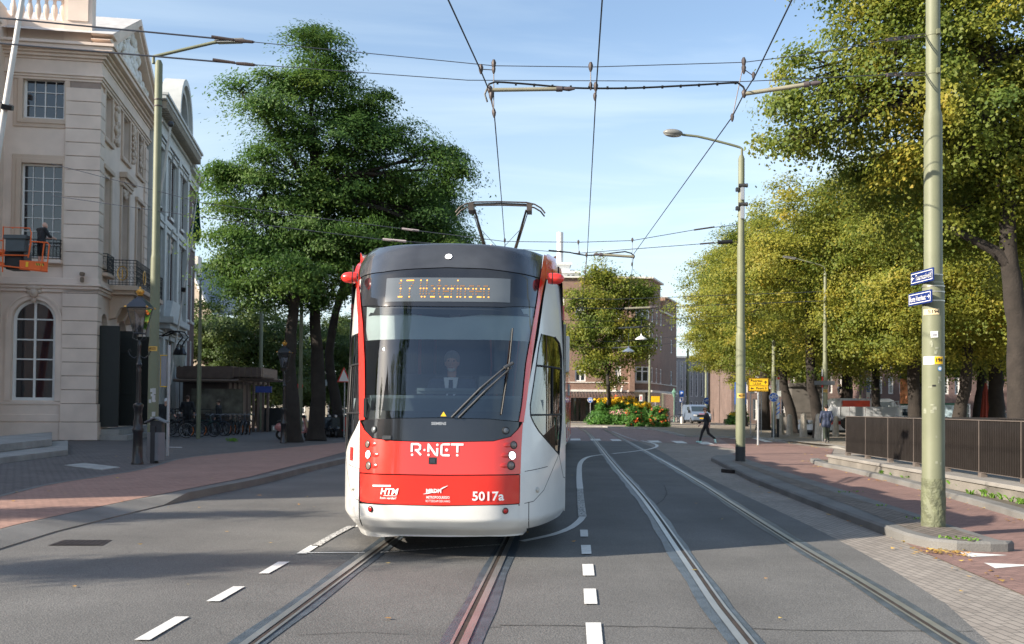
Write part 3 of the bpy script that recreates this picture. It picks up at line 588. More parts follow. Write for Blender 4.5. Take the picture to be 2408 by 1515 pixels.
# window surrounds
mb = MB(FM)
for (a, b, c, d) in ((fu(42), fu(137), 7.45, 11.3), (fu(42), fu(139), 13.15, 14.85)):
    for q, pj in ((0.36, 0.05), (0.20, 0.09)):
        mb.box(a - q, a - 0.0, -pj, 0.02, c - q, d + q); mb.box(b, b + q, -pj, 0.02, c - q, d + q); mb.box(a, b, -pj, 0.02, d, d + q); mb.box(a, b, -pj, 0.02, c - q, c)
mb.build('window_surround', cream_d, th, world=True, bevel=0.012, seg=1)
window(FM, th, *fh[0][:4], 2, 4, arch=True, dy=.14, fw=0.12, bw=0.055, bars=[2.48, 3.30, 4.10, 4.93][1:] + [2.48])
window(FM, th, *fh[1][:4], 4, 7); window(FM, th, *fh[2][:4], 4, 3, fw=0.10)
for h in sh[:2] + sh[2:6]: window(SM, th, *h[:4], 3, 5 if h[2] < 12 else 3, dy=.26)
for h in sh[6:]: window(SM, th, *h[:4], 2, 4, arch=True, dy=.30)
# side surrounds
mb = MB(SM)
for (a, b, c, d) in [h[:4] for h in sh[:6]]:
    mb.box(a - .22, a, -.08, .02, c - .15, d + .2); mb.box(b, b + .22, -.08, .02, c - .15, d + .2); mb.box(a - .3, b + .3, -.16, .02, d + .2, d + .38); mb.box(a - .26, b + .26, -.12, .02, c - .3, c - .15)
mb.box(3.9, 6.1, -.34, .02, 11.75, 12.0); mb.box(4.0, 6.0, -.22, .02, 11.55, 11.75)
mb.build('side_surround', cream_d, th, world=True, bevel=0.012, seg=1)
# arch voussoir moulding, keystone with carved head
mb = MB(FM); a, b, zc = fh[0][0], fh[0][1], 5.72 - (fh[0][1] - fh[0][0]) / 2; uc = (a + b) / 2; r = (b - a) / 2
for (r1, r2, pj) in ((r + .02, r + .18, .07), (r + .18, r + .26, .11)):
    for k in range(24):
        t0, t1 = math.pi * k / 24, math.pi * (k + 1) / 24
        q = [(uc - rr_ * math.cos(t), zc + rr_ * math.sin(t)) for rr_, t in ((r1, t0), (r1, t1), (r2, t1), (r2, t0))]
        mb.add([(x, y, z) for y in (-pj, .01) for x, z in q], [(0, 1, 2, 3), (0, 1, 5, 4), (1, 2, 6, 5), (2, 3, 7, 6), (3, 0, 4, 7)])
for s_ in (-1, 1): x = uc + s_ * (r + .14); mb.box(x - .12, x + .12, -.07, .01, 1.6, zc)
mb.build('arch_moulding', cream, th, world=True)
orn = M('carved_stone', (0.60, 0.48, 0.39), 0.85, var=0.1, sc=6, bump=0.8, bsc=22)
def carve(Mx, cen, w_, h_, n, seed, name='carved_ornament', d=0.10, base=None):
    r_ = random.Random(seed); mb = MB(Mx)
    for k in range(n):
        x = cen[0] + r_.uniform(-w_, w_) * (1 - 0.5 * abs(r_.random())); z = cen[1] + r_.uniform(-h_, h_); s = r_.uniform(.05, .13); mb.sphere((x, -d * .6, z), s, 8, 6, (1, .8, r_.uniform(.7, 1.6)))
    return mb.build(name, orn, base or th, world=True, smooth=True)
mb = MB(FM); mb.sphere((uc, -.16, 5.98), .17, 14, 10, (1, .9, 1.25)); mb.sphere((uc, -.12, 6.2), .24, 12, 8, (1.3, .7, .5)); mb.sphere((uc - .2, -.1, 6.05), .10, 8, 6); mb.sphere((uc + .2, -.1, 6.05), .10, 8, 6); mb.sphere((uc, -.12, 5.72), .12, 10, 8, (.9, .8, 1.2)); mb.sphere((uc, -.33, 5.95), .035, 8, 6, (1, 1, 1.6)); mb.box(uc - .05, uc + .05, -.30, -.2, 5.85, 5.87)
mb.build('keystone_head', orn, th, world=True, smooth=True)
carve(FM, (uc, 6.3), .45, .08, 16, 3)
for s_ in (1.5, 5.0, 8.2): carve(SM, (s_ + 1.4 if s_ < 8 else s_, 13.9), .18, .9, 22, int(s_ * 10)); 
carve(SM, (3.2, 14.0), .14, 1.0, 26, 5); carve(SM, (6.8, 14.0), .14, 1.0, 26, 6); carve(SM, (5, 11.3), .5, .3, 30, 8); carve(SM, (3.3, 6.0), .3, .5, 26, 9, d=.3); carve(SM, (6.7, 6.0), .3, .5, 26, 11, d=.3)
# pediment over the side, with tympanum relief
pz0 = 16.62
mb = MB(SM)
for q, pj in ((0.0, .62), (0.22, .50)):
    for sg in (0, 1):
        xa, xb = (-.55, 5.0) if sg == 0 else (10.55, 5.0); za, zb = pz0 - q, pz0 + 2.75 - q
        poly = [(xa, za), (xb, zb), (xb, zb - .26), (xa + (.75 if sg == 0 else -.75), za - .02)]; mb.prism(poly, -pj, .25)
mb.build('pediment_cornice', cream, th, world=True)
mb = MB(SM); mb.prism([(0.1, pz0 - .35), (9.9, pz0 - .35), (5, pz0 + 2.35)], -.05, .2); mb.build('tympanum', cream_d, th, world=True)
mb = MB(SM); r_ = random.Random(4)
for k in range(90):
    x = 5 + r_.gauss(0, 1.5); h_ = max(.15, 2.1 * (1 - abs(x - 5) / 4.6)); mb.sphere((x, -.14, pz0 + .05 + r_.uniform(0, h_)), r_.uniform(.12, .26), 8, 6, (1, .8, r_.uniform(.8, 1.6)))
mb.build('tympanum_relief', M('relief_white', (0.78, 0.76, 0.72), .8, bump=.6, bsc=15), th, world=True, smooth=True)
mb = MB(SM); mb.add([(-.55, -.6, pz0 + .02), (5, -.6, pz0 + 2.77), (5, 8.9, pz0 + 2.77), (-.55, 8.9, pz0 + .02), (10.55, -.6, pz0 + .02), (10.55, 8.9, pz0 + .02)], [(0, 1, 2, 3), (1, 4, 5, 2)]); mb.build('pediment_roof', M('roof_lead', (0.52, 0.50, 0.48), 0.6, var=.15), th, world=True)
# parapet with pierced balustrade above the front
mb = MB(FM); mb.box(5.3, 7.55, 0.15, .55, 16.28, 17.3); mb.box(7.55, 8.65, .05, .65, 16.3, 18.9); mb.box(7.7, 8.5, .0, .06, 17.3, 18.6); mb.box(5.3, 7.5, .1, .6, 18.3, 18.9)
for k in range(7): mb.lathe([(.10, 0), (.06, .1), (.12, .35), (.13, .5), (.06, .8), (.1, 1.0)], tuple((5.5 + k * .32, .35, 17.3)), 10)
mb.build('parapet', cream, th, world=True)
# balcony
mb = MB(SM); mb.box(1.9, 8.1, -1.25, .0, 6.42, 6.62); mb.box(2.05, 7.95, -1.1, .0, 6.25, 6.42); mb.box(2.0, 8.0, -1.18, 0, 6.34, 6.37)
for x in (2.6, 4.2, 5.8, 7.4): mb.prism([(-.0, 5.2), (-.25, 5.25), (-.45, 5.7), (-.85, 5.75), (-1.0, 6.0), (-.95, 6.25), (0, 6.25)], x - .2, x + .2, 'yz') 
mb.build('balcony_slab', cream_d, th, world=True, bevel=.012, seg=1)
for x in (2.6, 4.2, 5.8, 7.4):
    MB(SM).tube([(x - .22, -.72, 5.98), (x + .22, -.72, 5.98)], .2, 18).tube([(x - .25, -.72, 5.98), (x + .25, -.72, 5.98)], .08, 12).build('volute', orn, th, world=True)
def railing(Mx, pts, z0, z1, parent, mat, name='railing', gap=.14, scroll=True):
    mb = MB(Mx); r_ = .012
    for a, b in zip(pts, pts[1:]):
        a = Vector((*a, 0)); b = Vector((*b, 0)); L_ = (b - a).length; n = max(1, int(L_ / gap))
        for z in (z0 + .04, z0 + .14, z1 - .12, z1): mb.tube([(a.x, a.y, z), (b.x, b.y, z)], r_ * (1.6 if z == z1 else 1), 5)
        for k in range(n + 1):
            p = a + (b - a) * k / n; mb.tube([(p.x, p.y, z0), (p.x, p.y, z1)], r_ * (1.8 if k in (0, n) else .8), 5)
            if scroll and k < n:
                c = a + (b - a) * (k + .5) / n; d = (b - a).normalized(); zc = (z0 + z1) / 2
                for cz in (zc - .22, zc + .02, zc + .24): mb.tube([(c.x + d.x * .05 * math.cos(t), c.y + d.y * .05 * math.cos(t), cz + .07 * math.sin(t)) for t in np.linspace(0, 5.5, 9)], .008, 4)
    return mb.build(name, mat, parent, world=True)
bal = railing(SM, [(1.95, -.05), (1.95, -1.2), (8.05, -1.2), (8.05, -.05)], 6.62, 7.72, th, blackm, 'balcony_railing')
mb = MB(SM)
for x, y in ((1.93, -.62),): mb.tube([(x - .01, y + .2 * math.cos(t), 7.15 + .3 * math.sin(t)) for t in np.linspace(0, 6.28, 24)], .022, 5); mb.tube([(x - .01, y, 6.95), (x - .01, y, 7.3)], .03, 6)
for x in (3.5, 6.5): mb.tube([(x + .25 * math.cos(t), -1.23, 7.15 + .3 * math.sin(t)) for t in np.linspace(0, 6.28, 24)], .022, 5)
mb.build('gilt_medallion', gold, bal, world=False); bal.children[0].data.transform(wm(th).inverted())
railing(SM, [(.7, -.02), (.7, -.28), (1.8, -.28), (1.8, -.02)], 7.0, 7.8, th, blackm, 'window_railing')
MB(SM).box(.6, 1.9, -.34, 0, 6.85, 7.0).build('window_ledge', cream_d, th, world=True, bevel=.02)
# plant pots on the balcony
railing(FM, [(fu(60), -.05), (fu(60), -.30), (fu(139), -.30), (fu(139), -.05)], 7.35, 8.15, th, blackm, 'window_railing')
MB(FM).box(fu(50), fu(142), -.34, 0, 7.2, 7.35).build('window_ledge', cream, th, world=True, bevel=.02)
# black double doors folded outwards, in front of the side arches
mb = MB(SM); mb.box(.35, 1.75, -.5, -.42, .55, 4.75); mb.box(.5, 1.6, -.53, -.5, 3.8, 4.5); mb.box(.5, 1.6, -.53, -.5, 2.0, 3.5); mb.box(.5, 1.6, -.53, -.5, .8, 1.6)
mb.box(.33, .38, -.9, 0.0, .55, 4.75); mb.build('outer_door', dgreen, th, world=True, bevel=.012, seg=1)
mb = MB(SM)
for a in (2.6, 6.2):
    mb = MB(SM); mb.box(a, a + .07, -1.15, 0.0, .55, 4.7); mb.box(a - .02, a, -1.0, -.15, 3.7, 4.4); mb.box(a - .02, a, -1.0, -.15, 1.9, 3.4); mb.box(a - .02, a, -1.0, -.15, .8, 1.6); mb.build('outer_door', dgreen, th, world=True, bevel=.012, seg=1)
MB(SM).tube([(1.5, -.58, 2.2), (1.5, -.6, 2.35), (1.5, -.58, 2.5)], .03, 6).build('door_handle', framew, th, world=True)
mb = MB(SM); mb.box(.2, 9.8, -1.3, 0, -.1, .22); mb.box(.35, 9.6, -.95, 0, .22, .45); mb.build('side_steps', conc, th, world=True, bevel=.02)
# small spot lamp on the string course
MB(FM).box(8.45, 8.62, -.42, -.2, 6.72, 6.86).box(8.47, 8.6, -.40, -.25, 6.45, 6.66).build('spot_lamp', M('spot_brown', (0.2, .14, .09), .5), th, world=True, bevel=.02)
# protruding entrance wing out to the left, with its steps
wing = thing('theatre_entrance', 'cream stucco entrance wing with a tall dark green door at the left edge', 'building', tuple(C0 - dF * 3.75 - dS * 3))
WM = frame3(C0 - dF * 3.62 - dS * 0.0, -dS)    # its right-hand wall runs towards the camera
mb = MB(WM)
MB(frame3(C0 - dF * 20 - dS * 2.4, dF)).box(0, 16.35, 0, 8, 0, 17.5).build('wall', cream, wing, world=True)
mb = MB(FM); mb.box(4.9, 5.36, -2.45, .0, 0, 17.6); mb.build('wall', cream, wing, world=True)
mb = MB(frame3(C0 - dF * 20 - dS * 2.45, dF))
for z_, p_ in ((6.05, .12), (6.3, .2), (6.5, .12), (14.75, .15), (15.8, .4), (16.1, .6)): mb.box(0, 16.38 + p_, -p_, .1, z_, z_ + .2)
for k in range(26): mb.box(15.3, 16.42, -.08, .05, k * .565 + .012, k * .565 + .553)
mb.build('mouldings', cream, wing, world=True, bevel=.012, seg=1)
mb = MB(frame3(C0 - dF * 3.66 - dS * 2.5, dF)); mb.box(-.75, 0.02, -.12, 0.02, .3, 5.6); mb.box(-.6, -.1, -.15, -.1, 4.3, 5.3); mb.box(-.6, -.1, -.15, -.1, 1.0, 3.8); mb.build('entrance_door', dgreen, wing, world=True)
MB(frame3(C0 - dF * 3.66 - dS * 2.5, dF)).box(-.12, 0.06, -.17, -.13, 2.0, 2.22).build('exit_sticker', M('sticker_green', (0.2, .5, .35), .4), wing, world=True)
# white steps
a0 = g(0, 1088, .1); s1 = g(160, 1067, .1); s2 = g(125, 1046, .2)
t = thing('entrance_steps', 'two grey stone entrance steps at the lower left edge', 'steps', tuple(g(60, 1075, .1)))
for (p_, q_, r_, z0, z1) in ((g(-60, 1098, .1), g(160, 1069, .1), g(160, 1052, .1), .0, .24), (g(-60, 1075, .2), g(122, 1052, .2), g(122, 1038, .2), .24, .46)):
    dd = (q_ - p_); poly = [p_, q_, r_ + (r_ - q_) * 0.6, p_ + (r_ - q_) * 1.6 - dd * .3]
    mb = MB(); n_ = 4; mb.add([(v.x, v.y, z) for z in (z0, z1) for v in poly], [(0, 1, 2, 3), (4, 5, 6, 7), (0, 1, 5, 4), (1, 2, 6, 5), (2, 3, 7, 6), (3, 0, 4, 7)]); mb.build('step', conc, t, world=True, bevel=.02)
# ---------------------------------------------------------------- house with arched gable (white pilasters, dark brick)
h2 = thing('gabled_house', 'dark brick townhouse with white pilasters, bracketed cornice and an arched gable', 'building', tuple(C0 + dS * 10.1))
HM = frame3(C0 + dS * 10.05, dS); L2 = 12.2; top = 14.4
holes = []
for k in range(6):
    a = .75 + k * 1.9 + (0.25 if k > 2 else 0)
    holes += [(a, a + 1.15, .9, 4.2), (a, a + 1.15, 5.6, 9.2), (a, a + 1.15, 10.3, 12.8)]
mb = MB(HM); wall_holes(mb, 0, L2, 0, top, holes, .3); mb.build('wall', brickd, h2, world=True)
for h in holes: window(HM, h2, *h, 2, 4 if h[2] < 10 else 3, dy=.12, fw=.1, sill=framew)
hw = M('trim_white', (0.50, 0.51, 0.49), .6, var=.06)
mb = MB(HM)
for x in (0.05, 3.9, 8.0, 11.6):
    mb.box(x, x + .55, -.28, 0.02, 0, 13.2); mb.box(x - .08, x + .63, -.36, 0.02, 4.6, 4.9); mb.box(x - .08, x + .63, -.36, 0.02, 13.0, 13.3); mb.box(x - .06, x + .61, -.34, .02, 0, .6)
for h in holes: mb.box(h[0] - .16, h[0], -.1, .02, h[2], h[3] + .1); mb.box(h[1], h[1] + .16, -.1, .02, h[2], h[3] + .1); mb.box(h[0] - .25, h[1] + .25, -.22, .02, h[3] + .1, h[3] + .32); mb.box(h[0] - .25, h[1] + .25, -.3, .02, h[3] + .32, h[3] + .42)
mb.box(0, L2, -.2, .02, 4.95, 5.2); mb.box(0, L2, -.2, .02, 9.7, 9.9)
mb.build('pilaster', hw, h2, world=True, bevel=.01, seg=1)
mb = MB(HM); molding(mb, 0, L2, 13.3, [(.25, .35), (.3, .3), (.12, .42), (.35, .42), (.15, .95), (.12, 1.05)], .3, .3); mb.build('cornice', hw, h2, world=True, bevel=.01, seg=1)
mb = MB(HM)
for k in range(34): x = .1 + k * .365; mb.box(x, x + .16, -.92, -.4, 13.98, 14.3)
mb.build('cornice_brackets', M('bracket_tan', (0.34, .30, .24), .8), h2, world=True)
for x in (5.4, 7.0): carve(HM, (x, 9.0), .15, .5, 12, int(x * 7), base=h2)
mb = MB(HM); mb.prism([(3.2, 4.95), (9.0, 4.95), (9.0, 5.25), (3.2, 5.25)], -.9, 0); mb.prism([(3.4, 4.7), (8.8, 4.7), (8.8, 4.95), (3.4, 4.95)], -.7, 0); mb.prism([(3.9, 5.25), (8.3, 5.25), (7.4, 6.1), (4.8, 6.1)], -.6, 0); mb.build('door_canopy', hw, h2, world=True, bevel=.02)
mb = MB(HM)
for r1, r2, pj in ((2.35, 2.05, 1.0), (2.05, 1.7, .8)):
    for k in range(20):
        t0, t1 = math.pi * k / 20, math.pi * (k + 1) / 20; q = [(6.1 - a_ * math.cos(t), 14.55 + a_ * .95 * math.sin(t)) for a_, t in ((r1, t0), (r1, t1), (r2, t1), (r2, t0))]
        mb.add([(x, y, z) for y in (-pj, .1) for x, z in q], [(0, 1, 2, 3), (0, 1, 5, 4), (1, 2, 6, 5), (2, 3, 7, 6), (3, 0, 4, 7)])
mb.build('arched_gable', hw, h2, world=True)
mb = MB(HM); mb.add([(6.1 - 2.2 * math.cos(math.pi * k / 20), y, 14.5 + 2.2 * .95 * math.sin(math.pi * k / 20)) for y in (.05, 5) for k in range(21)], [(k, k + 1, k + 22, k + 21) for k in range(20)] + [tuple(range(21))]); mb.build('gable_roof', slate, h2, world=True, smooth=True)
mb = MB(HM); mb.box(0, L2, .3, 8, 14.2, 14.6); mb.build('roof', slate, h2, world=True)
mb = MB(HM); mb.box(10.4, 11.6, .8, 2.4, 14.5, 16.9); mb.box(10.2, 11.8, .6, 2.6, 16.9, 17.2); mb.build('chimney', stonew, h2, world=True)
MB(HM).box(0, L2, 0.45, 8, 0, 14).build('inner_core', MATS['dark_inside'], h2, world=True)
# stoop iron railing
railing(HM, [(1.2, -.3), (1.2, -3.2), (7.5, -3.2), (7.5, -.4)], .0, 1.05, h2, blackm, 'stoop_railing', gap=.4, scroll=False)
# narrow brick house after it
h3 = thing('narrow_brick_house', 'narrow purple brown brick house with tall white windows behind the gabled house', 'building', tuple(C0 + dS * 22.3))
HM3 = frame3(C0 + dS * 22.28, dS); holes = []
for a in (.9, 3.0): holes += [(a, a + .95, 1.2, 4.6), (a, a + .95, 5.6, 8.6), (a, a + .95, 9.5, 12.0)]
brp = brickmat('brick_purple', (0.13, 0.07, 0.065), (0.17, 0.10, 0.09), (0.12, .1, .09), .22, .07, plane='W', bump=.2)
mb = MB(HM3); wall_holes(mb, 0, 4.6, 0, 13.4, holes, .2); mb.add([(4.6, 0, 0), (4.6, 9, 0), (4.6, 9, 13.4), (4.6, 0, 13.4)], [(0, 1, 2, 3)]); mb.build('wall', brp, h3, world=True)
for h in holes: window(HM3, h3, *h, 2, 3, dy=.05, fw=.1, sill=framew)
mb = MB(HM3); molding(mb, 0, 4.6, 12.6, [(.25, .12), (.3, .2), (.15, .5), (.2, .6)], 0, .5); mb.build('cornice', hw, h3, world=True)
MB(HM3).box(-.0, 4.6, .2, 8, 13.3, 13.7).build('roof', slate, h3, world=True)
h2.scale = (1, 1, 1.2); h3.scale = (1, 1, 1.25)
def flagpole(label, p, q, r_=.055, ball=True):
    t = thing('flagpole', label, 'flagpole', tuple(p), group='white flagpoles slanting from the facades'); MB().tube([p, q], [r_, r_ * .6], 10).build('pole', framew, t, world=True, smooth=True)
    if ball: MB().sphere(q, r_ * 1.8, 10, 8).build('finial', M('finial_dark', (.05, .05, .055), .4), t, world=True, smooth=True)
    MB().tube([p + (q - p) * .45, p + (q - p) * .47], r_ * 2.2, 10).build('bracket', blackm, t, world=True)
    return t
flagpole('white flagpole slanting up across the cream facade at the left edge', at(-28, 500, 33.5), at(62, -60, 31.5), .12, False)
flagpole('white flagpole slanting up from the balcony behind the left lamp post', at(350, 655, 46), at(402, 292, 44), .075)
flagpole('thin white flagpole in front of the gabled house pilasters', at(400, 905, 53), at(471, 410, 51), .05, False)
fl_ = thing('flag', 'dark green flag hanging limp beside the narrow brick house', 'flag', tuple(at(462, 470, 52)))
mb = MB(); a = at(465, 450, 52); vs = []; fs = []
for j in range(15):
    v = j / 14
    for i in range(7):
        s = i / 6; wd = .08 + .75 * v; p = a + Vector(((s - .62) * wd, .18 * math.sin(s * 9 + v * 3) * (.3 + v), -v * 2.55 - .35 * (1 - abs(s - .5) * 2) * v * 0 + (.25 * math.sin(s * 7) if j == 14 else 0)))
        vs.append(p)
for j in range(14):
    for i in range(6): fs.append((j * 7 + i, j * 7 + i + 1, (j + 1) * 7 + i + 1, (j + 1) * 7 + i))
mb.add(vs, fs); mb.build('cloth', M('flag_green', (0.012, 0.085, 0.055), .7, var=.3, sc=2), fl_, world=True, smooth=True)
# slate-roofed house behind the trees
h4 = thing('slate_roof_house', 'pale house with a steep slate roof showing behind the green flag', 'building', tuple(at(470, 950, 78)))
P = lambda px, py, Y=78.0: at(px, py, Y)
MB().add([P(380, 960), P(500, 960), P(500, 740), P(480, 700), P(441, 615), P(400, 700), P(380, 740)], [(0, 1, 2, 3, 4, 5, 6)]).add([P(500, 960), P(560, 960, 95), P(560, 750, 95), P(500, 740)], [(0, 1, 2, 3)]).build('wall', M('pale_brick', (.52, .44, .36), .85, var=.1), h4, world=True)
MB().add([P(441, 612), P(488, 722), P(506, 742), P(575, 742, 96), P(540, 628, 96)], [(0, 1, 2, 3, 4)]).build('roof', M('slate_blue', (.10, .125, .17), .5, var=.2, sc=1), h4, world=True)
mb = MB(); mb.tube([P(441, 610, 77.8), P(489, 724, 77.8)], .16, 6); mb.build('verge', framew, h4, world=True)
MB().box(-1, 1, -.5, .5, -1.5, 0, Matrix.Translation(P(441, 604, 79))).build('chimney', stonew, h4, world=True)
# building that shades the street from behind the camera on the left, and a far left one
ob = thing('palace_wing', 'tall cream building beyond the left edge whose shadow covers the near pavement', 'building', (-38, 4, 0))
MB().box(-52, -30, 5.6, 36, 0, 15).build('wall', cream, ob, world=True); MB().box(-60, -24, -22, -7.0, 0, 14.0).build('wall', cream, ob, world=True)
MB().box(-24.0, -23.7, -22, -6.95, 13.8, 14.1).build('cornice', cream, ob, world=True)
# ---------------------------------------------------------------- kiosk
ki = thing('kiosk', 'low dark brown pavilion with a flat overhanging roof behind the bicycles', 'kiosk', tuple(g(560, 1012, .09)))
kb = M('kiosk_bronze', (0.075, 0.055, 0.048), .45, .3, var=.15); kl_ = M('kiosk_louvre', (0.14, 0.10, 0.085), .5, .3, var=.15)
YK = 56.0
x0, x1, x2 = at(430, 900, YK).x, at(565, 900, YK).x, at(622, 900, YK).x
mb = MB(); mb.box(x0, x1 - .7, YK, YK + 5, .09, 2.85); mb.build('body', kb, ki, world=True)
mb = MB(); mb.box(x0 - .2, x1 + .1, YK - .9, YK + 6, 2.85, 3.0); mb.box(x0 - .2, x1 - .3, YK - .6, YK + 5, 3.05, 3.75); mb.box(x1 - .3, x2 + .6, YK - .2, YK + 4, 3.0, 3.1)
mb.box(x1 - .3, x2 - .1, YK - .4, YK + 3.5, 3.15, 3.7); mb.build('roof', kl_, ki, world=True, bevel=.04)
mb = MB(); [mb.box(x1 - .3 + k * .33, x1 - .26 + k * .33, YK - .46, YK - .40, 3.1, 3.72) for k in range(6)]; mb.tube([(x0 - .2, YK - .95, 2.93), (x1 + .15, YK - .95, 2.93)], .09, 8); mb.build('roof_trim', M('kiosk_edge', (.2, .15, .12), .4, .4), ki, world=True)
for k in range(9): x = x1 - .75 + k * .27; MB().box(x, x + .12, YK + .02 + .3 * (k > 4), YK + .2 + .3 * (k > 4), .09, 2.9).build('post', kl_, ki, world=True)
MB().box(x0 + .5, x0 + 3.4, YK - .03, YK, 1.1, 2.5).build('display_window', M('kiosk_glass', (.16, .15, .12), .15, var=.5, sc=2, coat=.5), ki, world=True)
MB().box(x2 - .4, x2 + .5, YK - .4, YK - .3, 2.3, 2.65).build('blue_sign', M('sign_blue', (.02, .05, .25), .4), ki, world=True)
t = thing('dark_hoarding', 'low dark panel fence between the pavilion and the tree trunks', 'fence', tuple(g(660, 1012, .09)))
MB().box(at(615, 960, 58).x, at(700, 960, 58).x, 58, 58.08, .09, 1.45).build('panels', M('hoard', (.02, .022, .025), .6), t, world=True)
MB().box(at(638, 1008, 57).x, at(678, 1008, 57).x, 57, 57.5, .09, .45).build('base_block', conc, t, world=True)
# ---------------------------------------------------------------- brick corner building at the far end
fb = thing('brick_corner_block', 'brown brick corner block with white windows and a white stone band', 'building', tuple(g(1450, 990)))
YB = 112.0; X = lambda px, Y=YB: at(px, 900, Y).x; Z = lambda py, Y=YB, px=1450: at(px, py, Y).z
BM = Matrix.Translation((0, YB, 0))
xa, xb, xc = X(1150), X(1510), X(1558)
wins = []
for px0, px1 in ((1352, 1377), (1447, 1460), (1494, 1526)):
    for (zt, zb) in ((861, 898), (778, 812), (720, 752)): wins.append((X(px0), X(px1), Z(zb), Z(zt)))
for px0, px1 in ((1300, 1325), (1250, 1275), (1200, 1225)):
    for (zt, zb) in ((861, 898), (775, 808), (700, 735)): wins.append((X(px0), X(px1), Z(zb), Z(zt)))
xb = X(1528)
mb = MB(BM); wall_holes(mb, xa, xb, Z(921), Z(655), wins, .25); mb.build('wall', brickr, fb, world=True)
sdir = Vector((.33, .94, 0)); bs = Vector((xb, YB, 0)); BS = frame3(bs, sdir)
sw = []
for a in (.8, 3.4, 6.0, 13.0): sw += [(a, a + 1.1, Z(898), Z(862)), (a, a + 1.1, Z(815), Z(780)), (a, a + 1.1, Z(755), Z(715))]
mb = MB(BS); wall_holes(mb, 0, 17, Z(921), Z(718), sw, .2); mb.build('wall', brickr, fb, world=True)
mb = MB(BS); wall_holes(mb, 0, 6, Z(718), Z(655), [(1.2, 2.2, Z(715), Z(688))], .2); mb.add([(6, 0, Z(718)), (6, 10, Z(718)), (6, 10, Z(655)), (6, 0, Z(655))], [(0, 1, 2, 3)]); mb.build('tower_wall', brickr, fb, world=True)
mb = MB(BS); mb.box(9, 17, .0 + .01, 6, Z(718), Z(680)); mb.build('roof_box', brickr, fb, world=True)
mb = MB(BM); mb.box(xa - .3, xb + .3, -.35, 6, Z(655), Z(651)); mb.build('coping', stonew, fb, world=True)
mb = MB(BS); mb.box(-.1, 6.4, -.35, 6, Z(655) + .003, Z(651) + .003); mb.box(9, 17.3, -.3, 6, Z(680), Z(677)); mb.box(6, 17.2, -.25, 0, Z(721), Z(718)); mb.build('coping', stonew, fb, world=True)
for h in wins: window(BM, fb, *h, 2, 2, dy=.08, fw=.14, bw=.1, bars=[h[3] - (h[3] - h[2]) * .32], pane=paneB)
for h in sw: window(BS, fb, *h, 1, 2, dy=.06, fw=.14, bw=.1, bars=[h[3] - (h[3] - h[2]) * .32], pane=paneB)
mb = MB(BM); mb.box(xa, xb + .25, -.25, .0, Z(922), Z(917)); mb.box(xa, xb + .1, -.1, 0, Z(901), Z(899)); mb.build('stone_band', stonew, fb, world=True)
mb = MB(BS); mb.box(0, 17, -.25, 0, Z(922) + .002, Z(917) + .002); mb.box(0, 17, -.1, 0, Z(901), Z(899)); mb.build('stone_band', stonew, fb, world=True)
MB(BM).box(X(1478), X(1490), -1.0, .0, Z(921), Z(700)).build('corner_bay', brickr, fb, world=True)
# ground floor: shop front under a tiled canopy
shopd = M('shop_dark', (.05, .035, .03), .4, var=.2); 
MB(BM).box(xa, xb - .3, .6, .8, 0, Z(921)).build('shop_glazing', M('shop_glass', (.05, .065, .07), .08, var=.6, sc=.5, coat=.8), fb, world=True)
mb = MB(BM); [mb.box(X(p_), X(p_) + .28, .3, .62, 0, Z(930)) for p_ in (1335, 1344, 1356, 1366, 1372, 1385, 1395, 1420, 1445, 1470)]; mb.build('shop_posts', shopd, fb, world=True)
mb = MB(BM); mb.box(X(1478), xb, .2, .58, 0, Z(921)); mb.box(X(1487), xb + .1, .15, .3, Z(963), Z(957)); mb.build('corner_pier', M('pier_pale', (.52, .46, .38), .8), fb, world=True)
MB(BM).box(X(1484), xb - .8, .1, .25, Z(957), Z(933)).build('corner_shop_window', paneB, fb, world=True)
mb = MB(BM); mb.add([(xa, -2.6, Z(934)), (X(1487), -2.6, Z(934)), (X(1487), 0, Z(923)), (xa, 0, Z(923)), (xa, -2.6, Z(937)), (X(1487), -2.6, Z(937))], [(0, 1, 2, 3), (0, 1, 5, 4)]); mb.build('canopy', M('canopy_tile', (.13, .085, .07), .6, var=.2), fb, world=True)
mb = MB(BM); [mb.tube([(X(p_), -2.62, Z(934) + .03), (X(p_), 0, Z(923) + .03)], .05, 5) for p_ in range(1335, 1490, 7)]; mb.build('canopy_ribs', shopd, fb, world=True)
MB(BS).box(0, 17, .3, .5, 0, Z(921)).build('shop_glazing', MATS['shop_glass'], fb, world=True)
mb = MB(BM)
for a_, b_ in (((1445, 908), (1449, 922)), ((1463, 908), (1460, 922))): mb.tube([(X(a_[0]), -.4, Z(a_[1])), (X(b_[0]), -.4, Z(b_[1]))], .12, 6)
mb.build('shop_emblem', stonew, fb, world=True)
# white power-station-like block with chimney
pw = thing('white_block', 'white flat-roofed block with a tall pale chimney above the brick corner block', 'building', tuple(at(1335, 960, 150)))
YW = 150.0; q = lambda a, b, c, d, y0=0, y1=8: (at(a, c, YW).x, at(b, c, YW).x, YW + y0, YW + y1, at(a, d, YW).z, at(a, c, YW).z)
wh = M('white_render', (.78, .78, .76), .7, var=.05)
mb = MB()
for b_ in ((1290, 1370, 668, 900, 0), (1290, 1362, 640, 668, 1), (1290, 1342, 618, 640, 2), (1342, 1355, 628, 640, 3)): mb.box(*q(*b_[:4], b_[4]))
mb.build('wall', wh, pw, world=True)
mb = MB(); mb.box(*q(1288, 1374, 664, 668, -.6)); mb.box(*q(1288, 1366, 636, 640, .4)); mb.box(*q(1288, 1346, 614, 618, 1.4)); mb.build('roof_edge', wh, pw, world=True)
for a in (1335, 1346): MB().box(*q(a, a + 6, 645, 658, -.05 + 1, 1.2)).build('window', paneB, pw, world=True)
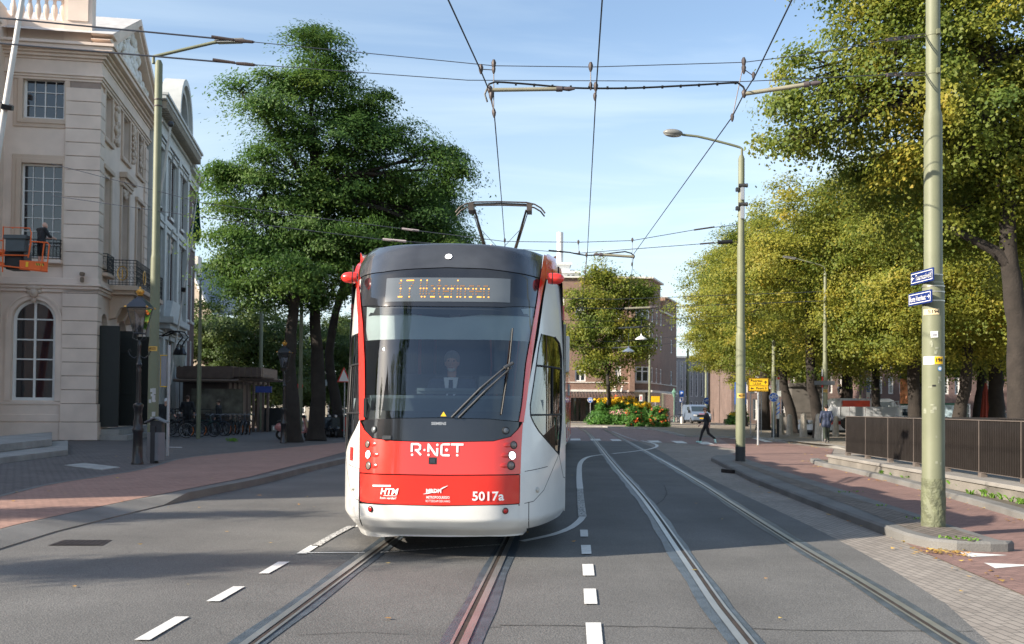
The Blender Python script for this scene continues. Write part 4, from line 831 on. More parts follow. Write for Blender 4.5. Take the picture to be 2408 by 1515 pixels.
mb = MB(); mb.tube([at(1317, 640, YW + 3), at(1317, 547, YW + 3)], at(1324.5, 600, YW + 3).x - at(1317, 600, YW + 3).x, 20); mb.build('chimney', M('chimney_pale', (.62, .62, .60), .6, var=.05), pw, world=True, smooth=True)
# street going away behind the brick block: grey fin building, brown house row
def farblock(name, label, px0, px1, Y, pyt, mat, nw, rows, wmat=framew, py_top2=None, zb=0):
    t = thing(name, label, 'building', tuple(at((px0 + px1) / 2, 985, Y))); x0, x1 = at(px0, 900, Y).x, at(px1, 900, Y).x; zt = at((px0 + px1) / 2, pyt, Y).z
    hs = []; n = nw; wgap = (x1 - x0) / n
    for i in range(n):
        for (a, b) in rows: hs.append((x0 + wgap * (i + .28), x0 + wgap * (i + .74), zt * a, zt * b))
    Mx = Matrix.Translation((0, Y, 0)); mb = MB(Mx); wall_holes(mb, x0, x1, 0, zt, hs, .3); mb.add([(x0, 0, zt), (x1, 0, zt), (x1, 12, zt), (x0, 12, zt)], [(0, 1, 2, 3)]); mb.add([(x0, 0, 0), (x0, 12, 0), (x0, 12, zt), (x0, 0, zt)], [(0, 1, 2, 3)]); mb.build('wall', mat, t, world=True)
    for h in hs: window(Mx, t, *h, 1, 2, dy=.1, fw=.12, bw=.08, pane=paneB, fm=wmat)
    mb = MB(Mx); mb.box(x0 - .1, x1 + .1, -.25, .0, zt - .3, zt); mb.build('cornice', stonew, t, world=True); return t
gf = M('grey_facade', (.20, .21, .23), .6, var=.1)
farblock('fin_office', 'grey office with close vertical fins right of the brick corner block', 1572, 1680, 165, 838, gf, 9, [(.35, .92), (.02, .28)], wmat=M('fin_grey', (.45, .47, .5), .5))
brb = brickmat('brick_row', (.14, .09, .075), (.18, .12, .10), (.15, .13, .12), .3, .09, plane='W', bump=.1)
farblock('brick_row_house', 'brown brick row house with pale tall windows behind the vans', 1680, 1745, 160, 845, brb, 5, [(.1, .3), (.4, .62), (.70, .92)])
farblock('brick_row_house', 'dark brick row house behind the sign posts at the plaza corner', 1745, 1900, 150, 830, brp, 9, [(.06, .3), (.4, .62), (.70, .92)])
farblock('plaza_house', 'low dark cafe front with white frames behind the tree trunks', 1720, 2030, 104, 820, brb, 14, [(.06, .34), (.42, .66), (.74, .95)])
farblock('plaza_house', 'brick house with white ground floor across the plaza behind the waste container', 2030, 2420, 98, 790, brp, 15, [(.05, .26), (.36, .55), (.64, .82)], framew)
farblock('plaza_house', 'pale stone house at the right end of the plaza behind the large trunk', 2420, 2800, 96, 760, M('pale_stone_house', (.4, .36, .3), .8), 12, [(.05, .26), (.36, .55), (.64, .82)], framew)
# left background beyond the tram's left
farblock('park_house', 'pale house wall behind the olive trees left of the tram', 520, 830, 118, 885, M('pale_house', (.30, .27, .22), .8), 9, [(.1, .42), (.55, .88)])
# ================================================================ TREES
bark = M('bark', (0.030, 0.024, 0.020), 0.95, var=0.3, sc=2.5, bump=1.0, bsc=14)
bark_d = M('bark_dark', (0.030, 0.025, 0.021), 0.95, var=0.3, sc=2.5, bump=1.0, bsc=14)
lf_green = leafmat('leaf_locust', [(0.0, (0.04, 0.092, 0.025)), (0.45, (0.082, 0.165, 0.036)), (0.8, (0.15, 0.235, 0.046)), (1.0, (0.26, 0.29, 0.05))], 0.48, 0.35)
lf_lime = leafmat('leaf_linden', [(0.0, (0.07, 0.13, 0.025)), (0.30, (0.17, 0.21, 0.034)), (0.6, (0.31, 0.31, 0.046)), (0.85, (0.45, 0.35, 0.05)), (1.0, (0.50, 0.28, 0.045))], 0.5, 0.4)
lf_lime2 = leafmat('leaf_linden_green', [(0.0, (0.06, 0.12, 0.025)), (0.4, (0.16, 0.21, 0.034)), (0.75, (0.32, 0.31, 0.046)), (1.0, (0.48, 0.33, 0.045))], 0.5, 0.4)
lf_olive = leafmat('leaf_olive', [(0.0, (0.025, 0.06, 0.015)), (0.5, (0.075, 0.12, 0.028)), (1.0, (0.17, 0.21, 0.06))], 0.4, 0.4)
def leaves(name, blobs, n_cl, per, size, mat, parent, seed=1, cr_=(0.45, 0.9), flat=0.55, elong=0.55, world=True, droop=0.0, shell=2.6, centres=None):
    """blobs: (centre, (rx, ry, rz)). Leaf-sized quads gathered in clumps through the crown's volume"""
    rg = np.random.default_rng(seed); C_ = np.array([b[0] for b in blobs], float); RR = np.array([b[1] for b in blobs], float)
    vol = np.prod(RR, axis=1) ** 0.72; pick = rg.choice(len(blobs), n_cl, p=vol / vol.sum())
    d = rg.normal(size=(n_cl, 3)); d /= np.linalg.norm(d, axis=1)[:, None]; r = rg.random(n_cl) ** (1 / shell)
    cc = C_[pick] + d * r[:, None] * RR[pick]
    cs = rg.uniform(cr_[0], cr_[1], n_cl); cval = rg.random(n_cl)
    k = rg.poisson(per, n_cl); idx = np.repeat(np.arange(n_cl), k); n = len(idx)
    q = rg.normal(size=(n, 3)) * 0.5; p = cc[idx] + q * cs[idx][:, None] * np.array([1, 1, flat])
    p[:, 2] -= droop * (q[:, 0] ** 2 + q[:, 1] ** 2) * cs[idx]
    ce = (C_ * vol[:, None]).sum(0) / vol.sum(); ow = cc - ce; ow /= np.linalg.norm(ow, axis=1)[:, None] + 1e-6; tl = rg.normal(size=(n_cl, 3)) * .35
    nn = (ow * .55 + tl)[idx] + q * .5 + rg.normal(size=(n, 3)) * .42 + np.array([0, 0, .55]); nn /= np.linalg.norm(nn, axis=1)[:, None]
    a = rg.normal(size=(n, 3)); a -= (a * nn).sum(1)[:, None] * nn; a /= np.linalg.norm(a, axis=1)[:, None]; b = np.cross(nn, a)
    s = size * rg.uniform(0.6, 1.3, n); A = a * s[:, None] * 0.5; B = b * (s * elong)[:, None] * 0.5
    V = np.stack([p - A, p + B * 1.0 - A * .1, p + A, p - B - A * .1], 1).reshape(-1, 3)
    if parent is not None and world:
        iv = np.array(wm(parent).inverted()); V = V @ iv[:3, :3].T + iv[:3, 3]
    me = bpy.data.meshes.new(name); me.vertices.add(4 * n); me.vertices.foreach_set('co', V.astype(np.float32).ravel()); me.loops.add(4 * n); me.loops.foreach_set('vertex_index', np.arange(4 * n, dtype=np.int32))
    me.polygons.add(n); me.polygons.foreach_set('loop_start', np.arange(0, 4 * n, 4, dtype=np.int32)); me.polygons.foreach_set('loop_total', np.full(n, 4, dtype=np.int32)); me.update(calc_edges=True)
    at_ = me.attributes.new('rnd', 'FLOAT', 'FACE'); at_.data.foreach_set('value', np.clip(0.68 * cval[idx] + 0.32 * rg.random(n), 0, 1).astype(np.float32))
    me.materials.append(mat); o = bpy.data.objects.new(name, me); COL.objects.link(o); o.parent = parent
    return o, cc
def trunkmesh(parent, path, r0, r1, mat, name='trunk', world=True, flare=1.35, n=12, seed=0):
    r_ = random.Random(seed); k = len(path); P_ = resample([Vector(p) for p in path], 0.5); m = len(P_); rs = []
    for i in range(m):
        t = i / (m - 1); r = r0 + (r1 - r0) * t; r *= 1 + (flare - 1) * max(0, 1 - i * 0.5 / (r0 * 2.2)) ** 2; rs.append(r * r_.uniform(.95, 1.06))
    P_ = [p + Vector((r_.uniform(-.03, .03), r_.uniform(-.03, .03), 0)) for p in P_]
    return MB().tube(P_, rs, n).build(name, mat, parent, world=world, smooth=True)
def limbs(parent, start, targets, r0, mat, seed=0, world=True, sub=3, cc=None, name='limbs'):
    r_ = random.Random(seed); mb = MB(); start = [Vector(s) for s in (start if isinstance(start, list) else [start])]
    for tg in targets:
        tg = Vector(tg); s = min(start, key=lambda q: (q - tg).length + 0 * q.z); m = (s + tg) / 2 + Vector((r_.uniform(-.4, .4), r_.uniform(-.4, .4), r_.uniform(0.1, .9)))
        L_ = (tg - s).length; rr_ = r0 * min(1, .35 + L_ / 12); pts = resample([s, s * .6 + m * .4 + Vector((0, 0, .15)), m, tg], .6); mb.tube(pts, [rr_ * (1 - .85 * i / (len(pts) - 1)) for i in range(len(pts))], 6)
        if cc is not None:
            near = sorted(range(len(cc)), key=lambda i: (Vector(cc[i]) - tg).length)[:sub * 3]
            for i in r_.sample(near, min(sub, len(near))):
                b = pts[int(len(pts) * r_.uniform(.45, .95)) - 1]; c = Vector(cc[i]); mb.tube([b, (b + c) / 2 + Vector((0, 0, .15)), c], [rr_ * .3, rr_ * .2, .012], 5)
    return mb.build(name, mat, parent, world=world, smooth=True)
def PB(px, py, rx, ry, Y, dep=None, dy=0.0):
    k = Y / F; return (tuple(at(px, py, Y + dy)), (rx * k, dep if dep else (rx + ry) / 2 * k, ry * k))
# big green tree left of the tram
Yg = 40.6; tb = g(690, 1040, .09)
gt_ = thing('locust_tree', 'tall dark green feathery tree rising left behind the tram, nearest trunk', 'tree', tuple(tb))
bl = [PB(*b, Yg, None, dy) for *b, dy in ((745, 122, 80, 60, 0), (720, 210, 125, 70, 0), (640, 260, 100, 50, -1), (850, 250, 95, 60, 1), (545, 195, 55, 26, 0), (770, 330, 180, 80, 0), (600, 370, 100, 55, -1), (930, 320, 110, 42, 0), (1040, 350, 55, 38, 0), (1060, 400, 40, 45, 0), (600, 470, 105, 60, -1), (790, 440, 190, 85, 1), (985, 430, 80, 45, 0), (590, 575, 110, 50, -1), (780, 560, 190, 60, 0), (990, 500, 95, 60, 1), (555, 655, 75, 34, -1), (690, 640, 110, 40, -2), (830, 640, 110, 40, 0), (1050, 560, 60, 45, 1), (590, 655, 90, 30, 1), (540, 610, 45, 40, 0), (545, 500, 45, 45, 0), (540, 400, 40, 50, 0), (640, 700, 70, 30, 2), (760, 690, 90, 40, 2), (900, 620, 120, 60, 1))]
_, cc = leaves('crown', bl, 470, 400, 0.15, lf_green, gt_, 11, (0.6, 1.25), 0.30, 0.42, droop=.35, shell=2.2)
top = at(700, 640, Yg)
trunkmesh(gt_, [tb + Vector((0, 0, -.1)), at(688, 950, Yg), at(680, 850, Yg), at(688, 740, Yg), at(705, 640, Yg), at(735, 500, Yg), at(750, 330, Yg)], .34, .08, bark_d, seed=1)
limbs(gt_, [at(684, 790, Yg), at(690, 720, Yg), at(703, 650, Yg), at(720, 560, Yg), at(738, 470, Yg)], [b[0] for b in bl], .16, bark_d, 3, cc=cc, sub=5)
for (px, Y, lab, path, r0, bl2) in (
    (742, 44.5, 'dark trunked green tree in the middle of the three left of the tram', [(742, 1036), (748, 930), (745, 820), (742, 700), (760, 560), (790, 430)], .36, [(860, 600, 150, 60), (900, 520, 140, 70), (850, 430, 120, 60), (960, 560, 120, 70), (700, 560, 110, 60)]),
    (800, 47.5, 'leaning dark green tree right of the three trunks beside the tram', [(798, 1028), (792, 950), (775, 860), (782, 770), (800, 700), (830, 600), (880, 500)], .30, [(980, 600, 130, 60), (1050, 540, 55, 60), (1000, 460, 90, 60), (870, 640, 110, 50), (1080, 610, 40, 35)])):
    b0 = g(px, path[0][1], .09); t = thing('locust_tree', lab, 'tree', tuple(b0)); Yt = b0.y
    blt = [PB(*b, Yt) for b in bl2]; _, cc = leaves('crown', blt, 170, 340, 0.15, lf_green, t, px, (0.6, 1.2), 0.30, 0.42, droop=.35)
    pp = [b0] + [at(a, b, Yt) for a, b in path[1:]]; trunkmesh(t, pp, r0, .08, bark_d, seed=px)
    limbs(t, pp[2:5], [b[0] for b in blt], .15, bark_d, px, cc=cc, sub=4)
# ragged right-hand branches of the third tree
# linden proto types for the plaza
def linden(name, label, base, R0, zb, zt, tr, mat, seed, n_cl, per, size, trunk_lean=(0, 0), group=None):
    t = thing(name, label, 'tree', tuple(base), group=group); r_ = random.Random(seed); zc = (zb + zt) / 2; hz_ = (zt - zb) / 2
    bl = [((0, 0, zc), (R0 * .75, R0 * .75, hz_ * .95))]
    for k in range(16):
        a = r_.uniform(0, 6.28); e = r_.uniform(-.85, .95); rr_ = R0 * .62 * math.sqrt(max(.05, 1 - (e * .9) ** 2)); bl.append(((rr_ * math.cos(a), rr_ * math.sin(a), zc + e * hz_ * .72), (R0 * r_.uniform(.28, .42),) * 2 + (R0 * r_.uniform(.20, .30),)))
    _, cc = leaves('crown', bl, n_cl, per, size, mat, t, seed, (0.5, 1.15), .5, .75, world=False, droop=.15, shell=3.0)
    top = Vector((trunk_lean[0], trunk_lean[1], zb + .5)); trunkmesh(t, [Vector((0, 0, -.1)), Vector((trunk_lean[0] * .3, trunk_lean[1] * .3, zb * .5)), top, top + Vector((trunk_lean[0] * .3, 0, hz_))], tr, tr * .35, bark, world=False, seed=seed)
    limbs(t, [top, top + Vector((0, 0, hz_ * .4)), top + Vector((0, 0, hz_ * .8))], [b[0] for b in bl[1:]], tr * .5, bark, seed, world=False, cc=cc, sub=4)
    return t
# nearest big linden, crown shaped after the photo
Y1 = 29.0; b1 = Vector((at(2402, 985, Y1).x, Y1, .05))
l1 = thing('linden_tree', 'largest yellowing linden at the right edge with a thick forked dark trunk', 'tree', tuple(b1), group='yellowing lindens on the plaza')
bl = [PB(*b, Y1, dep, dy) for *b, dep, dy in ((2060, 30, 120, 70, 2.2, 0), (2230, 60, 190, 110, 3, 0), (1900, 165, 95, 55, 1.6, 0), (2070, 170, 190, 90, 3, 0), (1850, 250, 75, 55, 1.3, 0), (1980, 290, 140, 75, 2.4, 0), (1850, 335, 70, 40, 1.2, 0), (2180, 300, 200, 120, 3.4, 0), (2390, 200, 150, 210, 3.4, 1), (2480, 350, 180, 260, 4, 0), (2080, 430, 150, 70, 2.5, 1), (2320, 440, 150, 90, 3, 1.5), (2220, 540, 140, 70, 2.5, 1.5), (2500, 620, 130, 120, 3, 1.5), (2400, -150, 420, 150, 5, 0), (2100, -110, 250, 100, 3, 0), (2600, 200, 160, 300, 4, 1))]
_, cc = leaves('crown', bl, 1050, 190, 0.115, lf_lime2, l1, 21, (0.4, 0.85), .7, .78, droop=.15, shell=2.4)
p1 = [b1 + Vector((0, 0, -.1)), at(2398, 900, Y1), at(2392, 760, Y1), at(2375, 620, Y1), at(2368, 480, Y1), at(2350, 380, Y1), at(2335, 280, Y1), at(2325, 150, Y1)]
trunkmesh(l1, p1, .40, .10, bark, seed=9, n=16)
limbs(l1, p1[4:], [b[0] for b in bl] + [at(2020, 380, Y1), at(1900, 330, Y1), at(2250, 180, Y1)], .19, bark, 5, cc=cc, sub=5)
MB().tube([at(2385, 640, Y1), at(2340, 590, Y1), at(2290, 565, Y1), at(2240, 540, Y1), at(2180, 520, Y1 + 1)], [.20, .16, .13, .09, .04], 8).build('low_branch', bark, l1, world=True, smooth=True)
MB().tube([at(2370, 470, Y1), at(2400, 380, Y1), at(2425, 300, Y1), at(2440, 150, Y1)], [.22, .18, .14, .08], 8).build('fork', bark, l1, world=True, smooth=True)
# second row: three prototypes, copied
def gp(px, Y): v = at(px, 980, Y); return Vector((v.x, Y, .05))
A = linden('linden_tree', 'yellowing linden whose trunk stands just left of the lamp post by the bollards', gp(1928, 54), 7.2, 3.0, 14.3, .36, lf_lime, 31, 680, 190, .13, (-.5, 0), 'yellowing lindens on the plaza')
B_ = linden('linden_tree', 'linden with a leaning trunk standing between two stone bollards', gp(1866, 65), 7.2, 3.2, 15.3, .38, lf_lime2, 32, 680, 190, .13, (-.7, 0), 'yellowing lindens on the plaza')
Cc = linden('linden_tree', 'golden linden overhanging the far crossing, behind the yellow detour sign', gp(1795, 74), 7.0, 3.2, 15.3, .5, lf_lime, 33, 680, 180, .14, (.1, 0), 'yellowing lindens on the plaza')
for px, Y, lab, src, rz, sc in ((1745, 88, 'small golden linden at the left end of the tree row', Cc, 2.0, .95), (2152, 50, 'linden with the dark trunk just left of the big green pole', B_, 1.1, 1.0), (2248, 47, 'linden with a leaning trunk between the big pole and the thin green pole', A, 2.6, .95), (2300, 62, 'linden trunk just right of the thin green pole', B_, 4.0, 1.0), (2345, 52, 'linden trunk right of the closed red parasol', Cc, 3.4, .9), (2060, 60, 'linden behind the white flatbed truck', A, 4.4, .9), (1990, 74, 'far linden trunk seen over the truck bed', Cc, 5.0, 1.0), (2330, 75, 'far linden in front of the plaza houses', B_, 2.2, 1.0), (2480, 44, 'linden mostly beyond the right edge', A, 1.3, 1.0), (2180, 82, 'deep linden closing the view across the plaza', A, 0.5, 1.05), (1900, 84, 'deep linden behind the monument plinth', B_, 5.5, 1.0)):
    dup(src, gp(px, Y), rz, lab, sc)
# tree in front of the brick corner block
tc_ = thing('linden_tree', 'broad green and yellow tree in front of the brick corner block', 'tree', tuple(g(1432, 994)))
Yc = 92.0
bl = [PB(*b, Yc) for b in ((1415, 640, 50, 32), (1440, 690, 90, 45), (1370, 720, 50, 45), (1500, 700, 45, 40), (1420, 770, 90, 50), (1490, 790, 60, 45), (1360, 800, 40, 40), (1450, 830, 85, 30), (1400, 865, 45, 20), (1430, 890, 28, 25))]
_, cc = leaves('crown', bl, 360, 120, .21, lf_lime2, tc_, 51, (.6, 1.2), .65, .75)
trunkmesh(tc_, [g(1432, 994), at(1432, 930, Yc), at(1428, 850, Yc), at(1435, 740, Yc)], .35, .1, bark_d, seed=4); limbs(tc_, [at(1430, 870, Yc), at(1432, 780, Yc)], [b[0] for b in bl], .2, bark_d, 6, cc=cc, sub=3)
# olive background trees behind the pavilion and between the trunks
O_ = linden('park_tree', 'olive green tree behind the right half of the brown pavilion', gp(600, 74), 5.2, .8, 9.8, .25, lf_olive, 61, 330, 110, .19, (0, 0), 'olive green trees in the park behind the pavilion')
for px, Y, lab, rz, sc in ((505, 76, 'olive green tree behind the left half of the brown pavilion', 1.0, 1.0), (690, 84, 'olive green tree seen between the first two dark trunks', 2.0, .95), (780, 88, 'olive green tree seen just left of the tram', 3.0, 1.0), (450, 92, 'olive green tree partly behind the narrow brick house', 4.0, .95), (880, 95, 'olive green tree mostly behind the tram', 5.0, 1.2), (1000, 98, 'olive green tree wholly behind the tram roof', 0.3, 1.2)):
    if px < 900: dup(O_, gp(px, Y), rz, lab, sc)
# hanging birch behind the photographer, mirrored in the windscreen
bt = thing('birch_tree', 'narrow weeping birch mirrored in the tram windscreen', 'tree', (-8.6, -4.5, 0))
leaves('crown', [((-8.6 + .3 * math.sin(z), -4.5, z), (2.0, 1.3, 1.7)) for z in (3, 5, 7, 9, 11, 13, 15, 17)], 210, 130, .15, lf_green, bt, 71, (.2, .5), 2.6, .5, droop=.4)
trunkmesh(bt, [Vector((-8.6, -4.5, 0)), Vector((-8.6, -4.5, 17))], .16, .03, bark, seed=3)
for x, y in ((-15.5, -4.0), (-19, -7.6), (-13.5, -7.4)):
    ft_ = thing('street_tree', 'open crowned street tree out of the picture %s the photographer' % ({-15.5: 'just left of', -19: 'far left of', -13.5: 'left behind'}[x]), 'tree', (x, y, 0)); leaves('crown', [((x + rnd.uniform(-2.5, 2.5), y + rnd.uniform(-1.6, 1.8), z), (2.0, 1.6, .9)) for z in (4, 5.5, 7, 8, 9.5, 11)], 95, 75, .14, lf_lime, ft_, 91, (.4, .9)); trunkmesh(ft_, [Vector((x, y, 0)), Vector((x, y, 9))], .2, .06, bark, seed=8)
# out-of-frame street tree whose streaky shadow falls on the left lane
for x, y, lab in ((-18.6, 8.3, 'thin street tree standing beyond the left edge, farther one'), (-16.2, 4.3, 'thin street tree standing beyond the left edge, nearer one')):
    st_ = thing('street_tree', lab, 'tree', (x, y, .09)); leaves('crown', [((x, y, 6.2), (1.6, .5, .45)), ((x + 1.4, y + .5, 6.5), (1.1, .3, .3))], 40, 90, .13, lf_lime, st_, 81, (.3, .6))
    trunkmesh(st_, [Vector((x, y, 0)), Vector((x, y, 6.4))], .12, .05, bark, seed=8)
# ================================================================ TRAM
TA = R(1.5)
tram = thing('tram', 'red and white city tram with an orange destination display coming towards the camera', 'tram', (-0.72, 10.3, 0.0), -TA)
TM = wm(tram); TI = TM.inverted()
white = M('tram_white', (0.78, 0.77, 0.74), 0.3, var=0.07, sc=2.2, coat=0.5, fine=0.02)
redc = M('tram_red', (0.80, 0.035, 0.022), 0.25, var=0.04, sc=1.5, coat=0.9)
blackg = M('tram_black_gloss', (0.016, 0.017, 0.02), 0.12, var=0.25, sc=2.5, coat=0.7)
roofm = M('tram_roof_black', (0.045, 0.048, 0.055), 0.22, var=0.3, sc=3, coat=0.6)
blk = M('black_rubber', (0.012, 0.012, 0.013), 0.6)
dgrey = M('dark_grey_plastic', (0.06, 0.065, 0.07), 0.6, var=0.2)
wglass = glassmat('windscreen_glass', (0.66, 0.72, 0.74), 0.06, (0.92, 0.96, 1.0))
sglass = glassmat('cab_side_glass', (0.35, 0.36, 0.36), 0.14)
RK = [(0.24, 0.26), (0.33, 0.10), (0.42, 0.02), (0.60, 0.0), (0.90, 0.0), (1.05, 0.02), (1.25, 0.05), (1.48, 0.09), (2.2, 0.25), (2.8, 0.42), (3.10, 0.54), (3.27, 0.66), (3.40, 0.76), (3.50, 0.92), (3.57, 1.10), (3.63, 1.38), (3.67, 1.75)]
def rake(z):
    if z <= RK[0][0]: return RK[0][1]
    for (a, b), (c, d) in zip(RK, RK[1:]):
        if z <= c:
            t = (z - a) / (c - a); return b + (d - b) * t
    return RK[-1][1]
def Wd(z): return 1.325 - 0.055 * max(0, (z - 1.0) / 2.4) ** 1.5 - 0.10 * max(0, (0.40 - z) / 0.16)
def dropc(u): return 0.13 * u * u            # roof crown: the section sinks towards the sides
def S0(u, z, off=0.0):
    zz = z + dropc(u) * min(1, max(0, (z - 2.7) / 0.6)); Wz = Wd(zz); q = min(1.0, abs(u) / Wz)
    y = rake(zz) + (1.72 - 0.55 * rake(zz)) * q ** 4.6
    return Vector((u, y, z))
def Sn(u, z):
    e = 0.004; a = S0(u + e, z) - S0(u - e, z); b = S0(u, z + e) - S0(u, z - e); n = a.cross(b); n.normalize()
    return n if n.y < 0.3 else -n
def Sp(u, z, off=0.0):
    p = S0(u, z)
    if off: p = p + Sn(u, z) * off
    return p
def inv(px, py):
    Y = 10.8; 
    for _ in range(60):
        p = TI @ at(px, py, Y); u = max(-1.32, min(1.32, p.x)); d = S0(u, p.z).y - p.y; Y += d * 0.6
    p = TI @ at(px, py, Y); return (max(-1.318, min(1.318, p.x)), p.z)
def lerpoly(pts, t):
    k = t * (len(pts) - 1); i = min(int(k), len(pts) - 2); f = k - i; a, b = pts[i], pts[i + 1]; return (a[0] + (b[0] - a[0]) * f, a[1] + (b[1] - a[1]) * f)
def coons(name, B, Rr, T, L, mat, off=0.0, nu=40, nv=24, parent=None, px=True, thick=True):
    """patch on the nose bounded by four pixel polylines: bottom, right (up), top, left (up)"""
    if px: B, Rr, T, L = [[inv(*p) for p in q] for q in (B, Rr, T, L)]
    mb = MB(); vs = []
    c00, c10, c01, c11 = L[0], Rr[0], L[-1], Rr[-1]
    for j in range(nv + 1):
        t = j / nv; l = lerpoly(L, t); r_ = lerpoly(Rr, t)
        for i in range(nu + 1):
            s = i / nu; b = lerpoly(B, s); tt = lerpoly(T, s); q = []
            for k in (0, 1): q.append((1 - t) * b[k] + t * tt[k] + (1 - s) * l[k] + s * r_[k] - ((1 - s) * (1 - t) * c00[k] + s * (1 - t) * c10[k] + (1 - s) * t * c01[k] + s * t * c11[k]))
            vs.append(Sp(q[0], q[1], off))
    n = len(vs); fs = [(j * (nu + 1) + i, j * (nu + 1) + i + 1, (j + 1) * (nu + 1) + i + 1, (j + 1) * (nu + 1) + i) for j in range(nv) for i in range(nu)]
    if thick:   # folded rim so that panel edges read as thick
        ring = [i for i in range(nu)] + [j * (nu + 1) + nu for j in range(nv)] + [nv * (nu + 1) + i for i in range(nu, 0, -1)] + [j * (nu + 1) for j in range(nv, 0, -1)]
        b0 = len(vs); vs += [vs[i] + Vector((0, 0.02, 0)) for i in ring]; m = len(ring)
        fs += [(ring[i], ring[(i + 1) % m], b0 + (i + 1) % m, b0 + i) for i in range(m)]
    mb.add(vs, fs); return mb.build(name, mat, parent or tram, smooth=True)
# dark backing shell
mb = MB(); vs = []; nu, nv = 60, 44
for j in range(nv + 1):
    z = 0.31 + (3.36 - 0.31) * j / nv
    for i in range(nu + 1):
        u = (-1 + 2 * i / nu); u = math.copysign(abs(u) ** 0.8, u) * Wd(z) * 0.985; zz = z - dropc(u) * min(1, max(0, (z - 2.7) / 0.6)); vs.append(Sp(u, zz, -0.022))
def skip(j, i):    # leave the glazing open
    a = vs[j * (nu + 1) + i]; b = vs[(j + 1) * (nu + 1) + i + 1]; z = (a.z + b.z) / 2; u = abs(a.x + b.x) / 2
    return (1.53 < z < 2.62 and u < 0.93) or (1.45 < z < 2.42 and 1.08 < u < 1.30)
fs = [(j * (nu + 1) + i, j * (nu + 1) + i + 1, (j + 1) * (nu + 1) + i + 1, (j + 1) * (nu + 1) + i) for j in range(nv) for i in range(nu) if not skip(j, i)]
mb.add(vs, fs); mb.build('nose_shell', blk, tram, smooth=True)
# panels (pixel outlines)
Lr = [(846.8, 991), (846, 1050), (846, 1111)]
coons('bumper', [(835.5, 1239), (850, 1253), (940, 1260.5), (1041, 1262.6), (1150, 1261.5), (1229, 1258)], [(1229, 1258), (1238.5, 1249), (1238.5, 1184.5)], [(836.5, 1182), (930, 1188), (1041, 1191), (1150, 1189), (1238.5, 1184.5)], [(835.5, 1239), (836.5, 1182)], white, 0.0)
coons('lower_front_panel', [(847, 1179), (930, 1186), (1041, 1188.6), (1150, 1187), (1222, 1183.5)], [(1222, 1183.5), (1223, 1117)], [(847, 1113.5), (930, 1117.6), (1041, 1119.2), (1150, 1118.6), (1223, 1117)], [(847, 1179), (847, 1113.5)], redc, 0.004)
coons('upper_front_panel', [(847, 1110.5), (930, 1114.8), (1041, 1116.6), (1150, 1116.2), (1223, 1114.5)], [(1223, 1114.5), (1225, 1060), (1227, 1022), (1229, 993)], [(848, 991), (858, 1012), (876.5, 1031.5), (929, 1037.8), (1041, 1041), (1160, 1038.4), (1200, 1028), (1218, 1010), (1229, 993)], [(847, 1110.5), (847.3, 1050), (847.6, 1020), (848, 991)], redc, 0.006, nu=72, nv=24)
coons('nose_mask', [(857, 1005), (862, 1018), (877, 1029.8), (929, 1036.2), (1041, 1039.5), (1160, 1037), (1199, 1026.5), (1214, 1012), (1219, 1004)], [(1219, 1004), (1220, 992.8)], [(857, 987.4), (930, 984.6), (1035, 983.6), (1150, 986.5), (1220, 992.8)], [(857, 1005), (857, 987.4)], blackg, 0.004, nu=64)
ws_B = [(861.5, 985.5), (930, 983), (1035, 982), (1150, 985), (1219, 991)]
ws_M_ = [(851.5, 722), (900, 722), (1040, 722.5), (1180, 724), (1258, 724)]
coons('windscreen', ws_B, [(1219, 991), (1226, 952), (1236, 852), (1249, 780), (1258, 724)], ws_M_, [(861.5, 985.5), (861, 900), (859, 840), (856, 780), (851.5, 722)], wglass, 0.002, nu=40, nv=28, thick=False)
coons('display_header', [(851.5, 720.5), (900, 720.5), (1040, 721), (1180, 722.5), (1258, 722.5)], [(1258, 722.5), (1264, 690), (1270, 657)], [(848.5, 655), (900, 642), (960, 635), (1050, 631), (1140, 634), (1210, 643), (1270, 657)], [(851.5, 720.5), (850, 690), (848.5, 655)], blackg, 0.002, nu=48, thick=False)
coons('roof_brow', [(848, 653.5), (900, 640.5), (960, 633.5), (1050, 629.5), (1140, 632.5), (1210, 641.5), (1270.5, 655)], [(1270.5, 655), (1276, 601)], [(847, 597), (900, 583.5), (970, 576), (1060, 573.6), (1150, 577), (1220, 586.5), (1276, 601)], [(848, 653.5), (847, 597)], roofm, 0.006, nu=48, nv=16)
coons('door_pillar', [(847, 989), (860, 987)], [(860, 987), (860, 900), (859, 840), (855, 760), (849.5, 700), (846.5, 645), (846, 594)], [(834, 598), (846, 594)], [(847, 989), (846, 900), (845.5, 830), (844, 745), (840.5, 680), (836, 658), (834, 598)], redc, 0.012, nu=6, nv=40)
coons('pillar', [(1219, 992), (1230, 993.5)], [(1230, 993.5), (1239.5, 922), (1249.5, 840), (1264, 745), (1276, 675), (1282, 655), (1286, 603)], [(1277.5, 600), (1286, 603)], [(1219, 992), (1226, 952), (1236, 852), (1250, 775), (1261, 710), (1270, 645), (1277.5, 600)], redc, 0.012, nu=6, nv=40)
